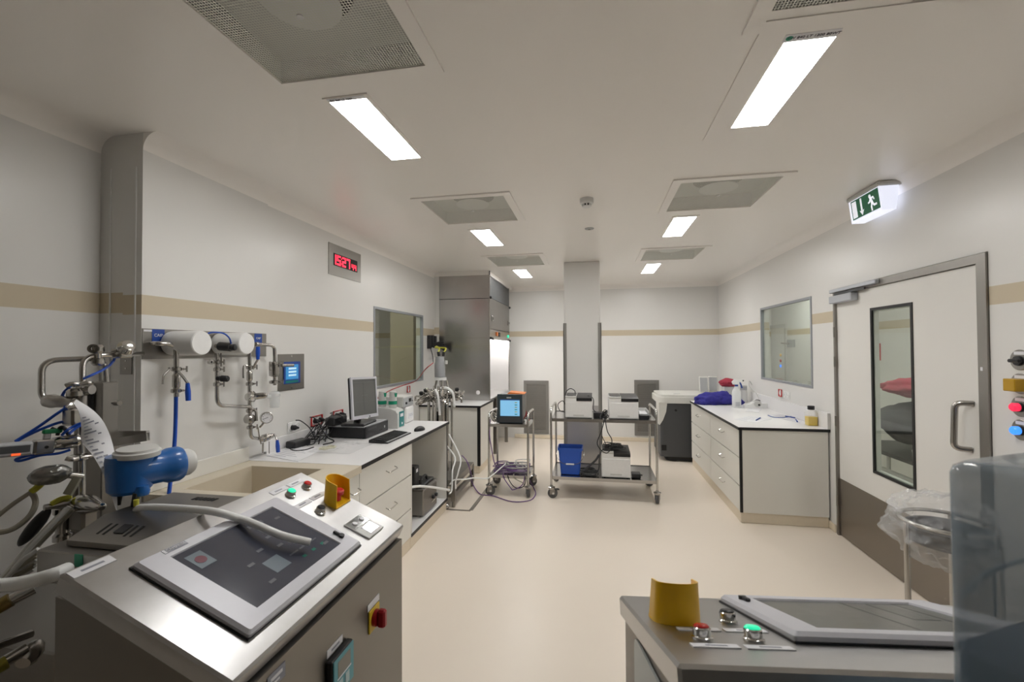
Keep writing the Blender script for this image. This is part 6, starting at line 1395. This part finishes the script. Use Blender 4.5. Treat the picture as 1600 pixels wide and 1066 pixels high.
# pipework
MB().pipe([(-2.320, 1.927, 1.634), (-2.198, 1.749, 1.631), (-2.232, 1.590, 1.628), (-2.210, 1.576, 1.503)], 0.0118, 0.055, 14).build('transfer_pipe', m_steel, k)
MB().pipe([(-2.227, 1.685, 1.497), (-2.235, 1.681, 1.616), (-2.325, 1.502, 1.611), (-2.302, 1.488, 1.463), (-2.278, 1.493, 1.436)], 0.0118, 0.055, 14).build('loop_pipe', m_steel, k)
def valve(p, q, prof, m, name, n=18):
    p = Vector(p); return MB().rev(p, Vector(q) - p, prof, n).build(name, m, k)
valve((-2.291, 1.491, 1.441), (-2.182, 1.511, 1.433), [(0, 0.016), (0.01, 0.026), (0.035, 0.030), (0.055, 0.026), (0.085, 0.024), (0.10, 0.018), (0.125, 0.018)], m_steel, 'seat_valve')
MB().rev((-2.259, 1.476, 1.449), Vector((-2.181, 1.430, 1.453)) - Vector((-2.259, 1.476, 1.449)), [(0, 0.005), (0.004, 0.005)], 10).build('red_dot', m_red, k)
valve((-2.181, 1.721, 1.648), (-2.134, 1.709, 1.674), [(0, 0.018), (0.01, 0.03), (0.035, 0.036), (0.06, 0.026), (0.068, 0.0)], m_chrome, 'dome_actuator', 20)
MB().box(tuple(Vector((-2.187, 1.720, 1.630)) - Vector((.03, .03, .014))), tuple(Vector((-2.187, 1.720, 1.630)) + Vector((.03, .03, .014))), 0.006).build('valve_block', m_steel, k)
MB().cyl((-2.210, 1.695, 1.645), (-2.194, 1.708, 1.648), 0.012, n=12).build('position_sensor', m_steel, k)
for y_ in (545, 564):
    c = Vector((-2.198, 1.626, 1.660)) if y_ == 545 else Vector((-2.220, 1.643, 1.605))
    MB().rev(c - Vector((0, 0, .022)), (0, 0, 1), [(0, 0.016), (0.01, 0.024), (0.03, 0.024), (0.04, 0.016)], 16).build('clamp', m_steel, k)
MB().cyl((-2.220, 1.644, 1.596), (-2.198, 1.626, 1.666), 0.013, n=12).build('cross_tee', m_steel, k)
MB().rev((-2.193, 1.607, 1.660), Vector((-2.168, 1.581, 1.660)) - Vector((-2.193, 1.607, 1.660)), [(0, 0.02), (0.02, 0.02), (0.02, 0.012), (0.005, 0.01)], 14, cap=False).build('tee_port', m_steel, k)
# column of fittings
MB().cyl((-2.213, 1.575, 1.506), (-2.107, 1.487, 0.711), 0.020, n=16).build('manifold_column', m_steeld, k)
MB().cyl((-2.160, 1.536, 1.400), (-2.115, 1.511, 0.977), 0.012, n=12).build('side_column', m_steel, k)
tri_clamp((-2.210, 1.566, 1.504), (0, 0, 1), k, 0.030, False); 
MB().tube([(-2.167, 1.533, 1.507), (-2.174, 1.511, 1.511), (-2.189, 1.498, 1.504)], 0.009, 8).build('wing_nut', m_steel, k)
MB().tube([(-2.159, 1.534, 1.509), (-2.129, 1.540, 1.515), (-2.136, 1.559, 1.510)], 0.008, 8).build('wing_nut', m_steel, k)
valve((-2.183, 1.530, 1.490), (-2.184, 1.531, 1.466), [(0, 0.020), (0.01, 0.03), (0.03, 0.03), (0.04, 0.02)], m_steel, 'union')
valve((-2.196, 1.558, 1.482), (-2.150, 1.567, 1.482), [(0, 0.02), (0.006, 0.026), (0.03, 0.027), (0.05, 0.02)], m_steel, 'union')
c = Vector((-2.141, 1.499, 1.376)); MB().box(tuple(c - Vector((.030, .03, .036))), tuple(c + Vector((.030, .03, .036))), 0.008).build('valve_block', m_steel, k)
MB().rev((-2.141, 1.499, 1.405), (0, 0, 1), [(0, 0.026), (0.012, 0.030), (0.02, 0.018)], 14).build('block_cap', m_steel, k)
MB().tube([(-2.156, 1.516, 1.440), (-2.154, 1.496, 1.432), (-2.154, 1.476, 1.413)], 0.009, 8).build('air_fitting', m_chrome, k)
for pts in ([(-2.154, 1.476, 1.416), (-2.177, 1.452, 1.387), (-2.218, 1.425, 1.344), (-2.259, 1.377, 1.293)], [(-2.147, 1.478, 1.360), (-2.177, 1.463, 1.354), (-2.202, 1.428, 1.336), (-2.244, 1.400, 1.309), (-2.254, 1.378, 1.293)],
            [(-2.109, 1.505, 1.384), (-2.131, 1.480, 1.400), (-2.159, 1.475, 1.421)], [(-2.092, 1.488, 1.352), (-2.108, 1.465, 1.337), (-2.108, 1.445, 1.325), (-2.124, 1.443, 1.310)], [(-2.092, 1.489, 1.344), (-2.098, 1.467, 1.329), (-2.096, 1.448, 1.315)],
            [(-2.194, 1.411, 1.240), (-2.194, 1.370, 1.239), (-2.218, 1.355, 1.229), (-2.199, 1.359, 1.224), (-2.164, 1.396, 1.237), (-2.142, 1.441, 1.235), (-2.126, 1.474, 1.243)],
            [(-2.237, 1.722, 1.603), (-2.215, 1.686, 1.580), (-2.193, 1.629, 1.556), (-2.191, 1.589, 1.539), (-2.205, 1.576, 1.528)], [(-2.205, 1.526, 1.499), (-2.229, 1.522, 1.477), (-2.240, 1.520, 1.458)]):
    MB().tube(pts, 0.0055, 8, 5).build('air_line', m_blue, k)
MB().tube([(-2.237, 1.722, 1.600), (-2.217, 1.715, 1.621), (-2.211, 1.716, 1.630)], 0.0055, 8).build('air_line', m_blue, k)
valve((-2.121, 1.505, 1.277), (-2.157, 1.437, 1.274), [(0, 0.02), (0.01, 0.028), (0.05, 0.030), (0.08, 0.026), (0.095, 0.018), (0.115, 0.018)], m_chrome, 'sensor_barrel')
TB = fr((-2.136, 1.421, 1.270), tuple(Vector((-2.144, 1.378, 1.274)) - Vector((-2.136, 1.421, 1.270))), (0, 0, 1))
MB(TB).box((0, -0.027, -0.02), (0.062, 0.029, 0.02), 0.006).build('sensor_head', m_steel, k)
MB(TB).cyl((0.028, 0, -0.022), (0.028, 0, 0.024), 0.006, n=10).build('sensor_bolt', m_slot, k)
s_ = MB(TB).box((0.062, -0.026, -0.018), (0.205, 0.026, 0.022), 0.008).build('sensor_body', m_grey, k)
MB(TB).box((0.175, -0.027, -0.019), (0.215, 0.027, 0.023), 0.008).build('sensor_end', m_lgrey, s_)
for zz in (-0.0195, 0.0222): MB(TB).box((0.075, -0.012, zz - .0005), (0.165, 0.014, zz + .0005)).build('sensor_face', m_dark, s_)
for zz in (-0.020, 0.0228): MB(TB).box((0.10, -0.022, zz - .0006), (0.125, -0.014, zz + .0006)).build('orange_light', mat('orange_led', (.8, .1, .02), .3, emit=(1, .12, .03), estr=.9), s_)
MB(TB).box((0.012, 0.029, -0.006), (0.034, 0.052, 0.006), 0.002).build('sensor_stem', m_steel, k)
MB(TB).box((-0.022, 0.050, -0.008), (0.038, 0.068, 0.008), 0.004).build('green_clip', mat('green_clip', (0.01, 0.20, 0.07), .4), k)
MB().tube([(-2.155, 1.426, 1.340), (-2.141, 1.439, 1.325), (-2.141, 1.439, 1.310), (-2.134, 1.440, 1.336), (-2.118, 1.443, 1.341), (-2.115, 1.454, 1.318), (-2.107, 1.456, 1.308)], 0.007, 8).build('black_lead', m_blackp, k)
tri_clamp((-2.129, 1.505, 1.204), (0, 0, 1), k, 0.034, False)
MB().tube([(-2.095, 1.480, 1.209), (-2.098, 1.459, 1.209), (-2.109, 1.447, 1.216)], 0.010, 8).build('wing_nut', m_steel, k)
MB().tube([(-2.087, 1.482, 1.211), (-2.081, 1.503, 1.212), (-2.077, 1.524, 1.210)], 0.006, 8).build('wing_nut', m_steel, k)
# foil wrapped probe and its cables
fc = Vector((-2.123, 1.405, 1.160)); fd = (Vector((-2.095, 1.440, 1.157)) - Vector((-2.148, 1.370, 1.154))).normalized()
TF_ = fr(tuple(fc), tuple(fd), (0, 0, 1)); b = MB(TF_); b.blob((0, 0, 0), (0.062, 0.038, 0.038), 0.10, 4, 12, 4.5); b.build('foil_wrap', mat('foil', (.30, .30, .29), .32, .85, var=.2, nscale=60, bump=.5), k)
MB().cyl((-2.098, 1.440, 1.152), (-2.108, 1.500, 1.127), 0.014, n=12).build('probe_neck', m_chrome, k)
MB().tube([(-2.143, 1.391, 1.131), (-2.151, 1.380, 1.116), (-2.160, 1.368, 1.102)], 0.012, 8).build('probe_sleeve', m_yg, k)
MB().tube([(-2.158, 1.369, 1.104), (-2.175, 1.356, 1.088), (-2.193, 1.332, 1.065), (-2.215, 1.308, 1.034), (-2.224, 1.287, 1.013)], 0.008, 8).build('grey_cable', m_cable, k)
MB().tube([(-2.163, 1.368, 1.102), (-2.148, 1.371, 1.079), (-2.134, 1.364, 1.053), (-2.129, 1.345, 1.021), (-2.144, 1.322, 0.992), (-2.161, 1.299, 0.979), (-2.200, 1.282, 0.976)], 0.010, 8).build('grey_cable', m_cable, k)
q0, q1, q2, q3 = [Vector(v) for v in ((-2.074, 1.455, 1.138), (-2.046, 1.460, 1.130), (-2.039, 1.422, 1.076), (-2.068, 1.416, 1.082))]
b = MB(); nrm = (q1 - q0).cross(q3 - q0).normalized() * 0.012
A = [b.v(q) for q in (q0, q1, q2, q3)]; B = [b.v(q - nrm) for q in (q0, q1, q2, q3)]
for i in range(4): b.f([A[i], A[(i + 1) % 4], B[(i + 1) % 4], B[i]])
b.f(A); b.f(B); b.build('flat_tag', mat('khaki_plate', (.20, .19, .14), .5), k)
valve((-2.062, 1.459, 1.035), (-1.742, 1.376, 1.055), [(0, 0.02), (0.02, 0.035), (0.07, 0.038), (0.13, 0.028), (0.19, 0.014), (0.20, 0.0)], m_chrome, 'valve_cone')
valve((-2.088, 1.454, 1.037), (-2.101, 1.411, 1.039), [(0, 0.024), (0.03, 0.022), (0.05, 0.014), (0.08, 0.012)], m_steel, 'valve_stub')
MB().tube([(-2.064, 1.438, 1.067), (-2.084, 1.414, 1.064), (-2.097, 1.391, 1.051)], 0.010, 8).build('probe_sleeve', m_yg, k)
c = Vector((-2.065, 1.480, 0.970)); MB().box(tuple(c - Vector((.04, .03, .05))), tuple(c + Vector((.04, .03, .05))), 0.01).build('pump_head', m_steeld, k)
c = Vector((-2.124, 1.448, 0.986)); MB().rev(c - Vector((0, 0, .10)), (0, 0, 1), [(0, 0.03), (0.02, 0.03), (0.03, 0.022), (0.10, 0.022), (0.11, 0.03), (0.13, 0.03)], 16).build('drain_fitting', m_steel, k)
# grey cable loom sweeping down to the left
rr = random.Random(5)
for j in range(7):
    o1 = rr.uniform(-5, 5); o2 = rr.uniform(-6, 6); d0 = 1.77 - 0.02 * j
    def pj(x, y, d, base=[(112, 788), (88, 808), (55, 838), (28, 868), (8, 890)]):
        return Vector((-(0.98316 * (800 - x) / 694.3 + 0.18254) * d, (0.98305 - 0.18266 * (800 - x) / 694.3) * d, 1.65 - d * (y - 545.0 + (800 - x) * .0053) / 694.3))
    P = [pj(x + o1 + o2 * i * .4, y + o2 + 4 * j * (i / 4), d0 - .03 * i) for i, (x, y) in enumerate([(112, 786), (88, 806), (55, 836), (28, 866), (9, 884)])]
    P += [pj(8 + 3 * j, 893 - 2 * j, d0 - .14), pj(30 + 2 * j, 893 - 5 * j, d0 - .15), pj(58 + j, 878 - 5 * j, d0 - .14)]
    MB().tube(P, 0.0075, 8, 4).build('grey_cable', m_cable if j % 3 else m_lgrey, k)
TO = fr((-2.137, 1.365, 0.971), tuple(Vector((-2.112, 1.389, 1.021)) - Vector((-2.161, 1.341, 0.918))), tuple(Vector((-2.181, 1.377, 0.991)) - Vector((-2.137, 1.365, 0.971))))
b = MB(TO); b.blob((0, 0, 0), (0.078, 0.028, 0.02), 0.05, 3, 3); b.build('black_strain_plate', m_blackp, k)
# lower horizontal pipes at the left edge
for (pa, pb, r_) in (((-1.915, 1.103, 0.818), (-1.867, 1.193, 0.851), 0.020), ((-1.822, 1.051, 0.743), (-1.813, 1.155, 0.729), 0.012), ((-1.836, 1.060, 0.670), (-1.817, 1.144, 0.686), 0.018)):
    MB().cyl(pa, pb, r_, n=16).build('drain_pipe', m_chrome, k)
MB().cyl((-1.909, 1.100, 0.817), (-1.879, 1.140, 0.840), 0.0225, n=16).build('brass_ferrule', mat('brass_dull', (.25, .18, .06), .4, .8), k)
MB().cyl((-1.829, 1.056, 0.669), (-1.817, 1.094, 0.678), 0.0205, n=16).build('brass_ferrule', mat('brass_dull2', (.30, .27, .05), .4, .7), k)
MB().rev((-1.806, 1.127, 0.652), Vector((-1.826, 1.164, 0.664)) - Vector((-1.806, 1.127, 0.652)), [(0, 0.02), (0.02, 0.03), (0.05, 0.03), (0.07, 0.02)], 16).build('pipe_coupling', m_steel, k)
tag(MB().tube([(-1.843, 1.054, 0.932), (-1.822, 1.078, 0.923), (-1.773, 1.087, 0.927), (-1.702, 1.090, 0.944), (-1.631, 1.093, 0.966), (-1.639, 1.132, 0.962)], 0.021, 14, 6).build('clear_hose', m_hose), 'thick milky hose at the left edge passing behind the left console', 'hose')
# blue transmitter
w = MB().rev((-1.773, 1.430, 1.098), (0, 0, 1), [(0, 0.030), (0.006, 0.058), (0.02, 0.070), (0.128, 0.076), (0.150, 0.074), (0.154, 0.0)], 32, cap=False).build('flow_transmitter', m_blue2, k)
ba = Vector((-1.765, 1.430, 1.182)); bd = Vector((-1.715, 1.587, 1.177)) - ba; bl = bd.length
MB().rev(ba, bd, [(0, 0.066), (bl * .35, 0.064), (bl * .62, 0.063), (bl * .72, 0.070), (bl * .94, 0.071), (bl, 0.066)], 32).build('transmitter_barrel', m_blue2, w)
MB().rev(ba + bd * 1.0, bd, [(0, 0.056), (0.03, 0.055), (0.045, 0.046), (0.046, 0.0)], 30, cap=False).build('barrel_cap', m_lgrey, w)
tt = Vector((-1.743, 1.433, 1.244)); MB().rev(tt, (0.05, -0.03, 1), [(0, 0.072), (0.018, 0.074), (0.022, 0.066), (0.030, 0.064), (0.033, 0.0)], 34, cap=False).build('transmitter_lid', m_lgrey, w)
MB().rev((-1.707, 1.422, 1.104), (0, 0, 1), [(-.006, 0.022), (0.01, 0.026), (0.03, 0.02)], 16).build('cable_boss', m_blue2, w)
for x_, m_ in (((-1.788, 1.407, 1.105), m_blackp), ((-1.710, 1.401, 1.111), m_blackp), ((-1.706, 1.412, 1.108), m_steeld)):
    MB().cyl(x_, (x_[0] - .005, x_[1] - .005, 1.062), 0.009, n=10).build('terminal_stud', m_, w)
MB().rev((-1.688, 1.385, 1.081), (0, 0, 1), [(-.012, 0.0), (-0.011, 0.008), (0.012, 0.009), (0.014, 0.0)], 12, cap=False).build('yellow_seal', m_yg, w)
# paper hanging over the pipework
Lp = [(-2.077, 1.449, 1.439), (-2.043, 1.446, 1.401), (-2.024, 1.440, 1.344), (-2.011, 1.434, 1.287), (-1.922, 1.410, 1.240), (-1.833, 1.387, 1.164), (-1.770, 1.370, 1.077), (-1.758, 1.368, 1.057)]
Rp = [(-2.101, 1.475, 1.451), (-2.047, 1.486, 1.417), (-2.000, 1.495, 1.372), (-1.959, 1.494, 1.315), (-1.918, 1.482, 1.252), (-1.845, 1.436, 1.182), (-1.779, 1.388, 1.102), (-1.757, 1.373, 1.053)]
def cr(P, t):
    n = len(P) - 1; x = min(t * n, n - 1e-6); i = int(x); f = x - i
    P = [Vector(p) for p in P]; a = P[i - 1] if i else P[0] * 2 - P[1]; b_ = P[i]; c_ = P[i + 1]; d_ = P[i + 2] if i + 2 <= n else c_ * 2 - b_
    return 0.5 * (2 * b_ + (c_ - a) * f + (2 * a - 5 * b_ + 4 * c_ - d_) * f * f + (3 * b_ - a - 3 * c_ + d_) * f ** 3)
def pap(u_, v_, off=0.0):
    a = cr(Lp, v_); c_ = cr(Rp, v_); p = a * (1 - u_) + c_ * u_
    vd = (Vector((0, 0, 1.65)) - p).normalized(); return p + vd * (0.012 * math.sin(PI * u_) * math.sin(PI * min(1, v_ * 1.05)) + off)
o = thing('hanging_paper', 'curled printed paper sheet hanging over the pipes of the skid', 'paper', (-1.945, 1.436, 1.266))
MB().grid(lambda u_, v_: pap(u_, v_), 10, 24).grid(lambda u_, v_: pap(u_, v_, -0.0012), 10, 24).build('paper_sheet', m_paper, o, sharp=80)
b = MB()
for j in range(18):
    v0 = 0.20 + j * 0.032; u0 = 0.12; u1 = 0.35 + 0.5 * ((j * 53) % 10) / 10
    b.f([b.v(pap(u_, v_, 0.0035)) for u_, v_ in ((u0, v0), (u1, v0 + .008), (u1, v0 + .020), (u0, v0 + .012))])
b.build('printed_lines', m_inkg, o)

# ------------------------------------------------------------------ right foreground
# plastic bag in a steel ring stand
bx, by = 1.735, 2.61
o = thing('bag_stand', 'steel ring stand holding a crumpled clear waste bag before the door', 'bag stand', (bx, by, 0))
ring = MB(); ring.tube([(bx + 0.185 * math.cos(t), by + 0.185 * math.sin(t), 0.765) for t in [2 * PI * i / 32 for i in range(33)]], 0.010, 8, 1).build('ring', m_steel, o)
for a in (3.20, 0.9, 5.4):
    p = (bx + 0.185 * math.cos(a), by + 0.185 * math.sin(a)); MB().cyl((p[0], p[1], 0.0), (p[0], p[1], 0.76), 0.013, n=12).build('post', m_steel, o)
MB().tube([(bx + 0.17 * math.cos(t), by + 0.17 * math.sin(t), 0.05) for t in [2 * PI * i / 24 for i in range(25)]], 0.009, 8, 1).build('lower_ring', m_steel, o)
MB().rev((bx, by, 0.60), (0, 0, 1), [(0.06, 0.0), (0.06, 0.15), (0.10, 0.165), (0.14, 0.165), (0.14, 0.155), (0.08, 0.14), (0.08, 0.0)], 24, cap=False).build('dark_liner', m_dark, o)
b = MB(); r_ = bmesh.ops.create_icosphere(b.b, subdivisions=6, radius=1.0)
for v in r_['verts']:
    d = v.co.normalized(); q = d * 2.2
    k = 1 + 0.20 * noise.noise(q) - 0.28 * abs(noise.noise(q * 1.3 + Vector((3, 1, 7)))) - 0.14 * abs(noise.noise(q * 2.4 + Vector((9, 4, 2)))) - 0.04 * abs(noise.noise(q * 5 + Vector((1, 8, 3))))
    v.co = Vector((bx + d.x * 0.262 * k, by + d.y * 0.262 * k, 0.745 + d.z * 0.175 * k * (1.0 if d.z > 0 else 1.15)))
b.build('clear_bag', m_film, o, sharp=60)

# blue carboy in the near right corner
e1 = Vector((0.448, -0.894, 0)); e2 = Vector((0.88, 0.47, 0)).normalized(); e1 = Vector((e2.y, -e2.x, 0)); A = Vector((0.408, 0.62, 0)); sz = 0.27; ZT, ZB_ = 1.514, 1.02
TCB = fr((A.x, A.y, ZB_), tuple(e2), tuple(-e1)); hh = ZT - ZB_
o = thing('carboy', 'large translucent blue square carboy with water at the near right', 'carboy', TCB)
def sqr(b, ins, z, r): return [b.v((x, y, z)) for x, y in round_poly([(ins, -ins), (ins, -sz + ins), (sz - ins, -sz + ins), (sz - ins, -ins)], r, 5)]
b = MB(TCB)
loft(b, [sqr(b, 0.02, 0.0, 0.03), sqr(b, 0.004, 0.012, 0.03), sqr(b, 0.0, 0.03, 0.022), sqr(b, 0.004, 0.10, 0.022), sqr(b, 0.0, 0.13, 0.022), sqr(b, 0.0, hh - 0.014, 0.020), sqr(b, 0.002, hh - 0.006, 0.020), sqr(b, 0.009, hh, 0.022), sqr(b, 0.05, hh + 0.002, 0.03), sqr(b, 0.095, hh + 0.004, 0.03)])
b.build('body', m_carboy, o, sharp=50)
b = MB(TCB); loft(b, [sqr(b, 0.020, 0.006, 0.02), sqr(b, 0.0045, 0.03, 0.018), sqr(b, 0.0055, 0.10, 0.018), sqr(b, 0.0045, 0.13, 0.018), sqr(b, 0.0045, 0.278, 0.018)]); b.build('water', m_cliq, o, sharp=50)
MB(TCB).rev((sz / 2, -sz / 2, hh), (0, 0, 1), [(0, 0.045), (0.03, 0.045), (0.032, 0.052), (0.065, 0.052), (0.068, 0.0)], 24, cap=False).build('screw_cap', m_lgrey, o)
b = MB(TCB)
for zz in (0.10, 0.33): b.tube([(0.03, -0.001, zz), (0.10, -0.001, zz + .02), (0.2, -0.001, zz + .02), (0.24, -0.001, zz)], 0.003, 6, 4)
b.build('moulded_rib', m_carboy, o)
# the stand it rests on
o = thing('carboy_stand', 'steel stand under the blue carboy at the near right corner', 'stand', FL(A.x + .12, A.y - .04, 0))
MB(TCB).box((-0.01, -sz - 0.03, -0.032), (sz + 0.03, 0.01, -0.001), 0.003).build('stand_top', m_steeld, o)
for x in (0.01, sz - 0.01):
    for y in (-0.02, -sz + 0.0): MB(TCB).box((x - .012, y - .012, -ZB_), (x + .012, y + .012, -0.032)).build('stand_leg', m_steeld, o)
